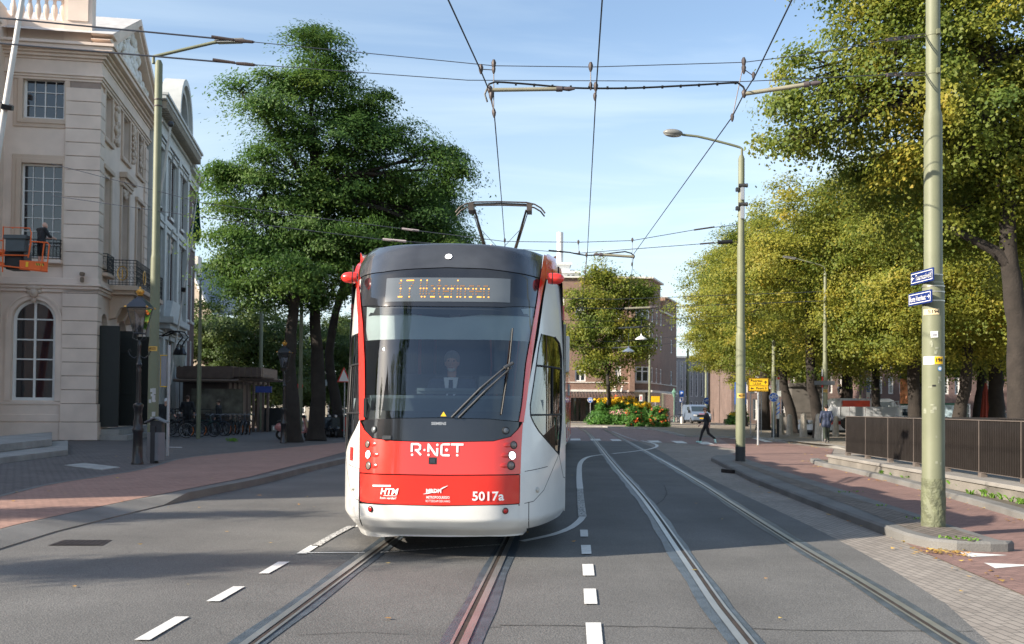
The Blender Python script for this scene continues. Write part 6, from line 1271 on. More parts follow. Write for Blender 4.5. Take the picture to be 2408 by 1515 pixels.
for k in range(16):
    y = rr0.uniform(880, 1090) if k > 3 else rr0.uniform(800, 835); x = rr0.uniform(2174, 2212); pdecal('glue_patch', x, x + rr0.uniform(3, 10), y, y + rr0.uniform(3, 12), glue, Rm, .0015)
pdecal('torn_sticker', 2193, 2200, 905, 909, ink, Rm)
bandm = M('steel_band', (.42, .40, .34), .35, .7)
for py, R0 in ((648, .113), (688, .1345), (675, .1345), (709, .1345), (667, .12)):
    z = zz(py) - .12; MB().lathe([(R0 + .001, -.008), (R0 + .004, -.008), (R0 + .004, .008), (R0 + .001, .008)], (0, 0, z), 28).build('band', bandm, P0, smooth=True)
for py in (82, 173):
    z = zz(py) - .12; MB().lathe([(.088, -.02), (.094, -.02), (.094, .02), (.088, .02)], (0, 0, z), 24).build('clamp', polem, P0, smooth=True); MB().box(.0, .045, -.125, -.085, z - .03, z + .04).build('clamp_bolt', polem, P0, bevel=.006)
# street name signs: things fixed to the pole
def nameplate(label, corners, txt, arrow):
    """corners px: left-top, right-top, right-bottom, left-bottom; plate turned away from the camera"""
    (x0, y0), (x1, y1), (x2, y2), (x3, y3) = corners; Ya = bp.y - .155; hh = .255; 
    # depth from apparent heights
    Yr = bp.y - .31; Yl = Yr * 1.046; hh = (y2 - y1) * Yr / F
    a = at(x3, y3, Yl); b = at(x2, y2, Yr); w_ = (b - a).length; xd = (b - a); xd.z = 0
    t = thing('street_name_sign', label, 'street sign', tuple((a + b) / 2), group='blue street name signs on the pole')
    Mx = frame3(a, xd); Mx.translation = a; w_ = xd.length
    MB(Mx).box(0, w_, 0, .018, 0, hh).build('plate', navy, t, world=True, bevel=.006)
    mb = MB(Mx); e = .022; l = .008
    for q in ((e, w_ - e, e, e + l), (e, w_ - e, hh - e - l, hh - e), (e, e + l, e + l, hh - e - l), (w_ - e - l, w_ - e, e + l, hh - e - l)): mb.box(q[0], q[1], -.002, 0, q[2], q[3])
    mb.build('border', sgnw, t, world=True)
    vs, fs = textmesh(txt, 1.0, bold=.006); xw = max(v[0] for v in vs) - min(v[0] for v in vs); sx = (w_ * .68) / xw; sy = hh * .60; ox = w_ * (.57 if arrow < 0 else .42)
    mb = MB(Mx); mb.add([(ox + v[0] * sx, -.003, hh * .48 + v[1] * sy) for v in vs], fs)
    ax = w_ * (.115 if arrow < 0 else .875); s = arrow; L_ = w_ * .06; hz_ = hh * .05
    mb.add([(ax - s * L_, -.003, hh * .5 - hz_ / 2), (ax + s * .1 * L_, -.003, hh * .5 - hz_ / 2), (ax + s * .1 * L_, -.003, hh * .5 - hz_ * 3.2), (ax + s * L_ * 1.1, -.003, hh * .5), (ax + s * .1 * L_, -.003, hh * .5 + hz_ * 3.2), (ax + s * .1 * L_, -.003, hh * .5 + hz_ / 2), (ax - s * L_, -.003, hh * .5 + hz_ / 2)], [(0, 1, 5, 6), (2, 3, 4)])
    mb.build('lettering', sgnw, t, world=True, fixn=False)
nameplate('upper blue street name sign reading Tournooiveld with a left arrow', [(2141.3, 641.2), (2194.5, 627.2), (2194.5, 658.6), (2141.3, 672.5)], 'Tournooiveld', -1)
nameplate('lower blue street name sign reading Korte Voorhout with a right arrow', [(2135.8, 692.4), (2190.3, 676.6), (2190.3, 707.6), (2135.8, 721.5)], 'Korte Voorhout', 1)
# ---- generic stepped lamp pole
def steppole(name, label, base, r, secs, group=None, foot=None, number=None):
    t = thing(name, label, 'pole' if name == 'steel_pole' else 'street lamp', tuple(base), group=group); z0 = base[2]
    prof = [(r, 0)]
    for (z, rn) in secs[:-1]: prof += [(prof[-1][0] * .985, z - .12), (prof[-1][0] * .93, z - .05), (rn, z)]
    zt, rt = secs[-1]; prof += [(prof[-1][0] * .97, zt - .1), (rt * .6, zt), (0, zt + .01)]
    MB().lathe(prof, (0, 0, 0), 20).build('shaft', polem, t, smooth=True)
    if foot: MB().lathe([(r + .004, 0), (r + .004, foot)], (0, 0, 0), 20).build('foot_band', poled, t, smooth=True)
    if number:
        s, z = number; MB().grid(lambda a, b: (r * 1.0 * math.sin((a - .5) * 1.9), -(r + .004) * math.cos((a - .5) * 1.9), z + .13 * b), 8, 1).build('number_label', M('label_orange', (.72, .42, .08), .5), t)
        vs, fs = textmesh(s, .105, bold=.001); mb = MB(); mb.add([(v[0] * .62, -(math.sqrt(max(r * r - (v[0] * .62) ** 2, 0)) + .010), z + .065 + v[1]) for v in vs], fs); mb.build('number_text', ink, t, fixn=False)
    return t
hz0 = lambda py, Y, px=1700: at(px, py, Y).z
# right lamp post M5199
b = g(1741, 1085, .12); zt = hz0(375, b.y)
L1 = steppole('street_lamp', 'olive green lamp post M5199 on the island with two cameras and an oval head', b, .137, [(hz0(780, b.y) - .12, .112), (hz0(570, b.y) - .12, .093), (zt, .093)], foot=hz0(1050, b.y) - .12, number=('M5199', hz0(936, b.y) - .12))
def larm(t, pts, Y, r0, head, base, kind='oval'):
    ps = [at(px, py, Y) - base for px, py in pts]; MB().tube(resample(ps, .25) if len(ps) > 2 else ps, r0, 10).build('arm', polem, t, smooth=True)
    (hx0, hy0), (hx1, hy1) = head; a, c = at(hx0, hy0, Y) - base, at(hx1, hy1, Y) - base; d = (a - c); L_ = d.length; mid = (a + c) / 2; Mx = Matrix.Translation(mid) @ Matrix.Rotation(-math.atan2(d.z, abs(d.x)) * (1 if d.x > 0 else -1), 4, 'Y')
    hm = M('lamp_head_grey', (.20, .20, .19), .4, var=.1)
    if kind == 'oval':
        mb = MB(Mx); mb.sphere((0, 0, 0), 1, 20, 10, (L_ / 2, .17, .11)); h = mb.build('lamp_head', hm, t, smooth=True); MB(Mx).sphere((0, 0, -.035), 1, 20, 8, (L_ / 2.2, .14, .085)).build('diffuser', M('lamp_diffuser', (.45, .45, .42), .2), h, smooth=True)
    else:
        mb = MB(Mx); mb.box(-L_ / 2, L_ / 2, -.13, .13, -.03, .045); h = mb.build('lamp_head', hm, t, bevel=.03); MB(Mx).box(-L_ / 2.4, L_ / 2.6, -.1, .1, -.045, -.028).build('diffuser', M('lamp_diffuser', (.45, .45, .42), .2), h)
larm(L1, [(1744, 375), (1745, 350), (1738, 346), (1690, 333), (1640, 321), (1604, 317)], b.y, .035, ((1559, 311), (1606, 315)), b)
for py in (438, 482):
    z = hz0(py, b.y) - .12; MB().tube([(-.10, -.1, z), (.12, -.16, z - .01)], .055, 12).tube([(.10, -.15, z - .01), (.14, -.17, z - .012)], .06, 12).build('traffic_camera', M('camera_black', (.03, .03, .03), .3), L1, smooth=True); MB().box(-.05, .05, -.17, -.1, z - .42, z - .06).build('camera_box', galv, L1, bevel=.01); MB().box(-.17, -.08, -.1, .02, z - .16, z - .05).build('camera_bracket', M('camera_black', (.03, .03, .03), .3), L1, bevel=.01)
# left lamp post
b = g(358, 1080, .09); zt = hz0(150, b.y, 358); Yl = b.y
L2_ = steppole('street_lamp', 'tall olive green lamp post by the cream building, arm reaching over the road', b, .145, [(hz0(800, Yl, 358) - .09, .128), (hz0(598, Yl, 358) - .09, .105), (zt, .105)], foot=.55, number=('M5200', hz0(834, Yl, 358)))
larm(L2_, [(361, 150), (361, 133), (372, 131), (440, 115), (500, 101), (512, 99)], Yl, .045, ((577, 96), (506, 98)), b, 'flat')
for k in range(9): r_ = rnd; x = r_.uniform(-.10, .03); z = r_.uniform(.9, 1.9); h_ = r_.uniform(.05, .2); MB().grid(lambda a, c: ((x + .08 * a), -math.sqrt(max(.0001, .145 ** 2 - (x + .08 * a) ** 2)) - .003, z + h_ * c), 4, 1).build('poster_scrap', M('poster_scrap', (.45, .45, .43), .8, var=.2), L2_)
for py in (235, 250, 655, 780): z = hz0(py, Yl, 358) - .09; MB().lathe([(.108, -.015), (.118, -.015), (.118, .015), (.108, .015)], (0, 0, z), 20).build('clamp', fitm, L2_)
# further lamp posts
def post(label, px, pyb, z, r, tops, arm=None, head=None, kind='oval', name='street_lamp', foot=.5, num=None):
    b = g(px, pyb, z); zt = hz0(tops[-1], b.y, px); secs = [(hz0(p, b.y, px) - z, r * (1 - .17 * (i + 1))) for i, p in enumerate(tops)]
    t = steppole(name, label, b, r, secs, foot=foot, number=num)
    if arm: larm(t, arm, b.y, r * .3, head, b, kind)
    return t, b
post('olive green lamp post with a long arm, behind the man in the blue jacket', 1940, 1040, .05, .12, (850, 760, 640), [(1940, 645), (1939, 628), (1900, 616), (1868, 608)], ((1840, 604), (1872, 609)), 'flat', num=('M5201', hz0(925, 48, 1940)))
post('thin olive green post standing between the detour sign and the striped pole', 1819, 1030, .05, .12, (868, 800), name='steel_pole')
post('thin olive green pole among the lindens behind the railing', 2272, 1010, .05, .13, (880, 700, 571), name='steel_pole', foot=0)
post('pale olive lamp post in front of the brick corner block', 1527, 995, .05, .14, (930, 760), name='steel_pole', foot=0)
post('pale olive post left of the silver van', 1617, 992, .05, .17, (940, 820), name='steel_pole', foot=0)
post('pale olive post behind the round blue cycle sign', 1660, 989, .05, .17, (930, 800), name='steel_pole', foot=0)
post('slender olive lamp post left with a blue arrow sign, behind the bicycles', 466, 1032, .09, .095, (855, 760, 675), [(470, 680), (471, 660), (485, 655), (500, 652)], ((508, 650), (492, 653)), 'flat', foot=0)
post('olive green post left of the first dark trunk', 611, 1010, .09, .13, (880, 690), name='steel_pole', foot=0)
post('olive green post between the first and second dark trunks', 705, 1030, .09, .105, (880, 700), name='steel_pole', foot=0)
# camera mast with spread rods
b = g(2023, 1015, .05); t = thing('camera_mast', 'slim pale green camera mast with a ring of spikes beside the blue arrow sign', 'camera mast', tuple(b)); zt = hz0(832, b.y, 2023)
MB().lathe([(.11, 0), (.11, 1.9), (.075, 1.95), (.06, zt)], (0, 0, 0), 12).build('mast', polem, t, smooth=True)
MB().box(-.12, .12, -.12, .1, zt, zt + .45).sphere((.12, -.05, zt - .12), .15, 10, 8).build('camera_head', M('cam_pale', (.6, .6, .55), .4), t, bevel=.0)
mb = MB()
for k in range(10): a = k * .628; mb.tube([(0, 0, zt - 1.0), (.5 * math.cos(a), .5 * math.sin(a), zt - 1.45)], .014, 4)
mb.build('spikes', polem, t)
# ---- traffic signs on posts
def signpost(label, px, pyb, z, pytop, r=.03, mat=galv, name='traffic_sign'):
    b = g(px, pyb, z); t = thing(name, label, 'traffic sign', tuple(b)); h = hz0(pytop, b.y, px) - z; MB().tube([(0, 0, 0), (0, 0, h)], r, 10).build('post', mat, t, smooth=True); return t, b
def rectpx(t, b, x0, x1, y0, y1, mat, name, dy=-.05, th_=.02, bev=.01):
    a = at(x0, y1, b.y) - b; c = at(x1, y0, b.y) - b; return MB().box(a.x, c.x, dy, dy + th_, a.z, c.z).build(name, mat, t, bevel=bev)
def ringpx(t, b, px, py, rpx, mat, name, dy=-.05, rpy=None):
    c = at(px, py, b.y) - b; r_ = rpx * b.y / F; mb = MB(); mb.add([(c.x + r_ * math.cos(q), y, c.z + r_ * math.sin(q)) for y in (dy, dy + .02) for q in np.linspace(0, 2 * math.pi, 28, endpoint=False)], [tuple(range(28)), tuple(range(28, 56))] + [(i, (i + 1) % 28, 28 + (i + 1) % 28, 28 + i) for i in range(28)]); return mb.build(name, mat, t)
def txt(t, b, px, py, s, hpx, mat, name='lettering', dy=-.055, **k):
    c = at(px, py, b.y) - b; kk = b.y / F; mb = MB(); vs, fs = textmesh(s, hpx * kk, **k); mb.add([(c.x + v[0], dy, c.z + v[1]) for v in vs], fs); return mb.build(name, mat, t, fixn=False)
def polypx(t, b, pts, mat, name, dy=-.055):
    mb = MB(); q = [at(px, py, b.y) - b for px, py in pts]; mb.add([(p.x, dy, p.z) for p in q], [tuple(range(len(q)))]); return mb.build(name, mat, t, fixn=False)
t, b = signpost('yellow detour sign on a grey post reading Poorten 1,2,3,4 and Poort 5', 1782.5, 1047, .05, 887, .045)
rectpx(t, b, 1758.5, 1807.5, 888.5, 921.5, ink, 'sign_edge', -.075, .02, .02); rectpx(t, b, 1759.5, 1806.5, 889.5, 920.5, ylw, 'panel', -.08)
for q in ((1761, 1805.5, 890.8, 891.5), (1761, 1805.5, 918.4, 919.1), (1761, 1805.5, 907.3, 908), (1761, 1761.7, 891, 919), (1804.8, 1805.5, 891, 919)): rectpx(t, b, *q, ink, 'border', -.084, .003, 0)
txt(t, b, 1778, 896, 'Poorten', 7.6, ink, 'lettering', -.085, bold=.004, sp=1.1); txt(t, b, 1778, 903, '1,2,3,4', 6.6, ink, 'lettering', -.085, bold=.003, sp=1.1); txt(t, b, 1789, 913.6, 'Poort 5', 7.2, ink, 'lettering', -.085, bold=.004, sp=1.08)
polypx(t, b, [(1798.4, 904), (1798.4, 900), (1795.5, 900), (1799.2, 895), (1803, 900), (1800, 900), (1800, 904)], ink, 'arrow', -.085); polypx(t, b, [(1763.5, 913.8), (1767.5, 910.5), (1767.5, 912.8), (1772, 912.8), (1772, 914.8), (1767.5, 914.8), (1767.5, 917)], ink, 'arrow', -.085)
def bike_icon(t, b, px, py, s, mat=None, dy=-.056):
    c = at(px, py, b.y) - b; k = s * b.y / F; mb = MB(); y = dy
    for x in (-.5, .5): mb.torus((c.x + x * k, y, c.z - .12 * k), .3 * k, .05 * k, 16, 4)
    for p, q in (((-.5, -.12), (-.1, -.12)), ((-.1, -.12), (.32, .38)), ((-.5, -.12), (-.2, .35)), ((-.2, .35), (.32, .35)), ((.5, -.12), (.28, .5)), ((.28, .5), (.42, .52)), ((-.3, .45), (-.1, .45)), ((-.1, -.12), (-.22, .45))): mb.tube([(c.x + p[0] * k, y, c.z + p[1] * k), (c.x + q[0] * k, y, c.z + q[1] * k)], .05 * k, 4)
    mb.build('bicycle_symbol', mat or sgnw, t)
def cyclesign(label, px, pyb, z, py, r, post=galv, name='cycle_path_sign'):
    t, b = signpost(label, px, pyb, z, py - r, .035, post, name); ringpx(t, b, px, py, r, sgnw, 'rim', -.05); ringpx(t, b, px, py, r * .93, blu, 'disc', -.054); bike_icon(t, b, px, py, r * 1.15, dy=-.058); return t, b
# striped pole with cycle disc, small white sign, direction arms
b = g(1829, 1030, .05); t = thing('striped_sign_pole', 'black, white and blue striped pole with small pale sign and red-white direction arms', 'sign pole', tuple(b)); zr = lambda py: at(1829, py, b.y).z - .05
for py0, py1, m_ in ((1030, 985, ink), (985, 955, None), (955, 893, sgnw), (893, 888, sgr)):
    if m_: MB().tube([(0, 0, zr(py0)), (0, 0, zr(py1))], .085, 12).build('pole_section', m_, t, smooth=True)
MB().tube([(0, 0, zr(985)), (0, 0, zr(955))], .083, 12).build('pole_section', sgnw, t, smooth=True)
for k in range(3): MB().tube([(.087 * math.cos(a), .087 * math.sin(a), zr(983 - k * 10) + a * .06) for a in np.linspace(2.6, 6.8, 12)], .03, 5).build('blue_spiral', blu, t)
rectpx(t, b, 1823, 1836, 919, 933, M('sign_pale', (.6, .62, .58), .5), 'small_sign', -.12)
rectpx(t, b, 1808, 1828, 907, 915, sgnw, 'direction_arm', -.02); rectpx(t, b, 1822.5, 1827, 888, 906, sgnw, 'direction_arm', -.10); rectpx(t, b, 1823, 1827, 891, 893, sgr, 'arm_stripe', -.105); rectpx(t, b, 1809, 1827, 909, 911, sgr, 'arm_stripe', -.025)
cyclesign('round blue cycle path sign on the post behind the yellow detour sign', 1819, 1033, .05, 934.5, 11)
cyclesign('round blue cycle path sign above the pedestrian on the crossing', 1662, 992, .05, 943, 8.3)
cyclesign('small round blue cycle sign in front of the shop windows', 1388, 994, .05, 941, 6.3)
t, b = signpost('back-turned pale sign on a thin post left of the detour sign', 1765, 1022, .05, 905, .03); rectpx(t, b, 1765.5, 1773, 905, 926, M('sign_back', (.35, .37, .37), .5), 'panel')
t, b = signpost('red no entry sign with a white bar behind the detour sign', 1790, 1022, .05, 905, .03); ringpx(t, b, 1789, 914.5, 5.2, sgr, 'disc'); rectpx(t, b, 1786, 1792, 913.4, 915.6, sgnw, 'bar', -.056, .003, 0)
def arrowsign(label, px, pyb, z, y0, y1, w_, y2=None, ring=False, dxp=0):
    t, b = signpost(label, px, pyb, z, y0, .03); x0, x1 = px + dxp - w_ / 2, px + dxp + w_ / 2; rectpx(t, b, x0 - .6, x1 + .6, y0 - .6, y1 + .6, sgnw, 'edge', -.05); rectpx(t, b, x0, x1, y0, y1, blu, 'panel', -.054)
    h = y1 - y0; cx = px + dxp; polypx(t, b, [(cx - w_ * .10, y1 - h * .12), (cx - w_ * .10, y0 + h * .45), (cx - w_ * .3, y0 + h * .45), (cx, y0 + h * .12), (cx + w_ * .3, y0 + h * .45), (cx + w_ * .10, y0 + h * .45), (cx + w_ * .10, y1 - h * .12)], sgnw, 'arrow', -.058)
    if y2:
        rectpx(t, b, x0 - .6, x1 + .6, y1 + 1, y2, sgnw, 'sub_panel', -.05)
        if ring: ringpx(t, b, cx, (y1 + y2) / 2 + 1, w_ * .36, sgr, 'red_ring', -.053); ringpx(t, b, cx, (y1 + y2) / 2 + 1, w_ * .26, sgnw, 'ring_centre', -.056); bike_icon(t, b, cx, (y1 + y2) / 2 + 1, w_ * .3, ink, -.06)
    return t, b
arrowsign('blue one way sign with white arrow over a small white plate beside the mini van', 1685.5, 992, .05, 928, 942, 15, 945)
arrowsign('narrow blue one way sign above a red ring sign behind the railing', 2041, 1008, .05, 897, 922, 7.5, 950, True, 0)
arrowsign('faded blue one way sign above a red ring sign on the slender left lamp post', 469, 1030, .09, 873, 896, 6.5, 920, True, 1)
t, b = signpost('thin red-ringed sign edge-on beside the lamp post behind the blue jacket', 1934, 1040, .05, 868, .025); rectpx(t, b, 1931, 1934.5, 869, 885, sgnw, 'panel'); rectpx(t, b, 1931, 1935, 886, 912, sgr, 'panel')
t, b = signpost('blue parking sign with a white P at the end of the street', 1603, 994, .05, 920, .03); rectpx(t, b, 1597.5, 1607.5, 919, 946, blu, 'panel'); rectpx(t, b, 1598.3, 1606.7, 934, 944.5, sgnw, 'sub_panel', -.055, .004); rectpx(t, b, 1601, 1604, 936, 943, blu, 'pictogram', -.06, .003, 0); txt(t, b, 1602.5, 925.5, 'P', 9, sgnw, 'letter', -.056, bold=.01)
t, b = signpost('white rectangular sign on a thin post above the orange flower planter', 1507.5, 998, .05, 929, .028); rectpx(t, b, 1503, 1511, 928, 944, sgnw, 'panel'); rectpx(t, b, 1505.8, 1508.2, 932, 941, sgr, 'print', -.055, .003, 0)
t, b = signpost('blank yellow board on two legs beside the far lamp post', 1541, 996, .05, 934, .03); rectpx(t, b, 1530.5, 1551.5, 932, 946, ylw, 'panel')
for k in range(3): rectpx(t, b, 1534, 1548 - k * 2, 935 + k * 3.6, 936 + k * 3.6, M('faded_text', (.7, .36, .02), .5), 'text_line', -.056, .003, 0)
b = g(1741, 1085, .12)
for px, lab in ((1729.6, 'left'), (1753, 'right')):
    t = thing('sign_plate', 'narrow blue sign edge-on behind the %s side of lamp post M5199' % lab, 'traffic sign', tuple(at(px, 925, b.y + .18))); MB().box(-.025, .025, -.01, .01, -.32, .32).build('panel', blu, t, bevel=.005)
t, b = signpost('red and white no entry disc between the dark trunks left', 707, 1030, .09, 897, .03); ringpx(t, b, 706, 908, 7, sgr, 'disc'); rectpx(t, b, 702, 710, 906.5, 909.5, sgnw, 'bar', -.056, .003, 0)
t, b = signpost('red-bordered triangular warning sign at the tram left edge', 809, 1030, .09, 868, .03); polypx(t, b, [(793, 899), (809, 863), (825, 899)], sgr, 'border', -.05); polypx(t, b, [(797, 897), (809, 869), (821, 897)], sgnw, 'panel', -.054)
t, b = signpost('grey signboard on a post between the second and third trunks', 762, 1012, .09, 900, .04); rectpx(t, b, 753, 770, 893, 908, M('board_grey', (.35, .38, .38), .5), 'panel')
# grey direction board on the lamp post behind
t = thing('direction_board', 'dark grey horizontal street board on the lamp post above the blue jacket', 'sign', tuple(at(1940, 902, 48)))
MB().box(at(1916, 900, 47.8).x - at(1940, 900, 48).x, at(1964, 900, 47.8).x - at(1940, 900, 48).x, -.16, -.12, -.08, .12).build('panel', M('board_dark', (.09, .10, .11), .5), t, bevel=.01)
# bus stop pole with a yellow frame
b = g(394, 1072, .09); t = thing('bus_stop_sign', 'grey bus stop pole with a yellow-edged sign frame behind the waste bin', 'bus stop sign', tuple(b)); zr = lambda py: at(394, py, b.y).z - .09
MB().tube([(0, 0, 0), (0, 0, zr(812))], .045, 10).build('pole', galv, t, smooth=True)
for q in ((376, 377.5, 836, 909.5), ): rectpx(t, b, *q, ylw, 'frame', 0, .05, 0)
rectpx(t, b, 376, 394, 835, 836.5, ylw, 'frame', 0, .05, 0); rectpx(t, b, 376, 394, 908.5, 910, ylw, 'frame', 0, .05, 0); rectpx(t, b, 378, 392, 837, 908, M('timetable_grey', (.22, .22, .24), .4), 'timetable', .01, .03, 0); MB().tube([(0, 0, .25), (.45, -.1, .25)], .012, 6).build('foot_bracket', galv, t)
# waste bin
b = g(367, 1089, .09); t = thing('waste_bin', 'grey faceted steel waste bin with a dark chute and peaked lid', 'waste bin', tuple(b)); bing = M('bin_grey', (.20, .205, .225), .5, .3, var=.1); k = b.y / F
w_ = 23 * k; H_ = 72 * k
poly = [(-w_ * .9, -.05), (-w_ * .35, -w_ * .75), (w_ * .45, -w_ * .75), (w_ * .95, -.05), (w_ * .5, w_ * .6), (-w_ * .5, w_ * .6)]
MB().prism(poly, .06, H_, 'xy').build('body', bing, t, bevel=.01); MB().box(-w_ * .33, w_ * .1, -w_ * .80, -w_ * .5, .0, H_ + .16).build('front_strip', M('bin_dark', (.04, .04, .045), .5), t); MB().box(-w_ * .5, w_ * .7, -w_ * .5, w_ * .4, H_, H_ + .30).build('chute', M('bin_dark', (.04, .04, .045), .5), t)
MB().prism([(-w_ * 1.0, H_ + .24), (0, H_ + .36), (w_ * 1.1, H_ + .24), (w_ * 1.1, H_ + .27), (0, H_ + .40), (-w_ * 1.0, H_ + .27)], -w_ * .8, w_ * .6).build('lid', bing, t); MB().tube([(0, 0, 0), (0, 0, .1)], .06, 8).build('foot', poled, t)
# ---- classic lanterns
ltglass = glassmat('lantern_glass', (.62, .58, .56), .10)
def lantern(label, base, sc=1.0, grp='black and gold heritage lanterns'):
    t = thing('heritage_lantern', label, 'street lamp', tuple(base), group=grp)
    prof = [(.15, 0), (.15, .05), (.13, .08), (.12, .45), (.115, .78), (.135, .82), (.14, .88), (.11, .93), (.115, 1.05), (.09, 1.2), (.10, 1.38), (.13, 1.45), (.12, 1.50), (.06, 1.54), (.052, 2.3), (.065, 2.36), (.045, 2.42), (.075, 2.5), (.05, 2.56), (.04, 2.7), (.035, 2.95), (.05, 3.0), (.03, 3.05), (.03, 3.12)]
    MB().lathe([(a * sc, c) for a, c in prof], (0, 0, 0), 16).build('post', M('lantern_black', (.012, .012, .014), .35, coat=.3), t, smooth=True)
    mb = MB()
    for sg in (-1, 1): mb.tube([(0, 0, 2.72), (sg * .14, 0, 2.66), (sg * .24, 0, 2.74), (sg * .28, 0, 2.84), (sg * .24, 0, 2.88), (sg * .21, 0, 2.84)], .014, 6)
    mb.build('ladder_rest', MATS['lantern_black'], t, smooth=True)
    a0, a1, z0, z1 = .115, .235, 3.28, 3.92; mb = MB()
    for sx, sy in ((-1, -1), (1, -1), (1, 1), (-1, 1)): mb.tube([(sx * a0, sy * a0, z0), (sx * a1, sy * a1, z1)], .011, 4); mb.tube([(0, 0, 3.08), (sx * a0 * 1.1, sy * a0 * 1.1, 3.16), (sx * a0, sy * a0, z0)], .011, 5)
    for s_, z in ((a0, z0), (a1, z1)):
        for p, q in (((-1, -1), (1, -1)), ((1, -1), (1, 1)), ((1, 1), (-1, 1)), ((-1, 1), (-1, -1))): mb.tube([(p[0] * s_, p[1] * s_, z), (q[0] * s_, q[1] * s_, z)], .014, 4)
    mb.build('cage', MATS['lantern_black'], t)
    gl = MB(); q = .97; gl.add([(sx * s_ * q, sy * s_ * q, z) for s_, z in ((a0, z0), (a1, z1)) for sx, sy in ((-1, -1), (1, -1), (1, 1), (-1, 1))], [(i, (i + 1) % 4, 4 + (i + 1) % 4, 4 + i) for i in range(4)]); gl.build('glass', ltglass, t)
    MB().lathe([(a1 * 1.62, z1 - .0), (a1 * 1.62, z1 + .02), (a1 * 1.0, z1 + .16), (.09, z1 + .27), (.06, z1 + .30)], (0, 0, 0), 4, True).build('roof', M('lantern_roof', (.03, .034, .045), .4, coat=.3), t)
    mb = MB()
    for sx, sy in ((-1, -1), (1, -1), (1, 1), (-1, 1)): mb.tube([(sx * a1 * .92, sy * a1 * .92, z1 + .03), (sx * a1 * 1.24, sy * a1 * 1.24, z1 + .015)], .022, 5)
    mb.lathe([(.05, z1 + .30), (.08, z1 + .33), (.06, z1 + .35), (.085, z1 + .40), (.08, z1 + .44), (.03, z1 + .48), (.02, z1 + .50)], (0, 0, 0), 10); mb.sphere((0, 0, z1 + .52), .025, 8, 6)
    for k in range(6): an = k * math.pi / 3; mb.tube([(.07 * math.cos(an), .07 * math.sin(an), z1 + .36), (.10 * math.cos(an), .10 * math.sin(an), z1 + .42), (.05 * math.cos(an), .05 * math.sin(an), z1 + .47), (0, 0, z1 + .48)], .012, 5)
    mb.build('crown', gold, t, smooth=True)
    MB().lathe([(.05, 3.28), (.05, 3.36), (.07, 3.42), (.03, 3.48), (.035, 3.56)], (0, 0, 0), 8).build('burner', MATS['lantern_black'], t)
    return t
lt = lantern('nearest black lantern with a gilt crown beside the waste bin', g(323, 1092, .09))
dup(lt, g(682, 1040, .09) + V(0, -1.2, 0), 0, 'black crowned lantern in front of the first dark trunk', .92)
dup(lt, g(2055, 1004, .05), 0, 'black crowned lantern behind the railing next to the narrow blue arrow sign', 1.08)
dup(lt, g(1976, 1008, .05), 0, 'black crowned lantern between the lamp post and the white truck bed', .85)
dup(lt, gp(2203, 70), 0, 'far black crowned lantern right of the big olive pole', .95)
dup(lt, g(884 / 1 - 245 + 0, 1008, .09) if 0 else g(1108, 985, 0), 0, 'far black crowned lantern behind the tram', .9) if 0 else None
# green copper lantern at the end of the street
b = g(1585, 994, .05); t = thing('green_lantern', 'slim verdigris green lantern at the end of the street', 'street lamp', tuple(b)); vg = M('verdigris', (.12, .24, .18), .6); zh = hz0(925, b.y, 1585)
MB().lathe([(.09, 0), (.06, .8), (.05, zh - .8), (.05, zh - .5)], (0, 0, 0), 10).build('post', vg, t, smooth=True); MB().lathe([(.1, zh - .5), (.22, zh), (.30, zh + .02), (.1, zh + .35), (.03, zh + .5)], (0, 0, 0), 6).build('lamp_head', vg, t)
# two wall lanterns on curled brackets of the gabled house
for px, lab in ((416, 'left of the pair of black wall lanterns hanging on curled brackets'), (428, 'right of the pair of black wall lanterns hanging on curled brackets')):
    Yw = 47.5; c = at(px, 838, Yw); t = thing('wall_lantern', lab, 'wall lamp', tuple(c), group='wall lanterns on the gabled house'); k = Yw / F
    MB().lathe([(.20, .05), (.22, .12), (.12, .32), (.05, .42), (.03, .55)], (0, 0, 0), 6).build('cage', M('lantern_black', (.012, .012, .014), .35), t); MB().lathe([(.05, -.5), (.10, -.45), (.20, .05)], (0, 0, 0), 6).build('glass', M('lantern_pale', (.45, .48, .45), .3), t)
    MB().tube([(0, 0, .5), (.12, 0, .72), (.28, 0, .9), (.1, 0, 1.15), (-.3, 0, 1.2), (-.7, 0, 1.0), (-1.0, 0, .95)], .035, 6).build('bracket', blackm, t, smooth=True)
# ---- stone bollards
gran = M('granite', (.42, .38, .32), .85, var=.2, sc=5, bump=.5, bsc=30)
def bollard(label, base, sc=1):
    t = thing('stone_bollard', label, 'bollard', tuple(base), group='stone bollards round the plaza')
    MB().lathe([(.26, 0), (.20, .95), (.12, 1.0), (.10, 1.42), (.02, 1.46)] if 0 else [(.24, 0), (.15, 1.28), (.06, 1.36)], (0, 0, 0), 8).build('shaft', gran, t, bevel=.01)
    t.scale = (sc,) * 3; return t
b0 = bollard('granite bollard right of the trunk in the middle of the bollard row', g(1889, 1029, .05), 1.0)
for px, py, lab, s in ((1925 - 0, 1036, 'granite bollard touching the trunk behind the blue jacket', 1.0), (1857, 1025, 'granite bollard left of the leaning trunk', .95), (1836, 1024, 'granite bollard at the left end of the row beside the striped pole', .95), (1940 + 25, 1028, 'granite bollard half hidden behind the railing end', .9)): dup(b0, g(px, py, .05), 0, lab, s)
sb = thing('short_bollard', 'short white stone post left of the orange planters', 'bollard', tuple(g(1388, 996, .05)), group='short white posts along the far pavement'); MB().lathe([(.13, 0), (.13, .55), (.09, .72), (.02, .75)], (0, 0, 0), 10).build('post', stonew, sb, smooth=True)
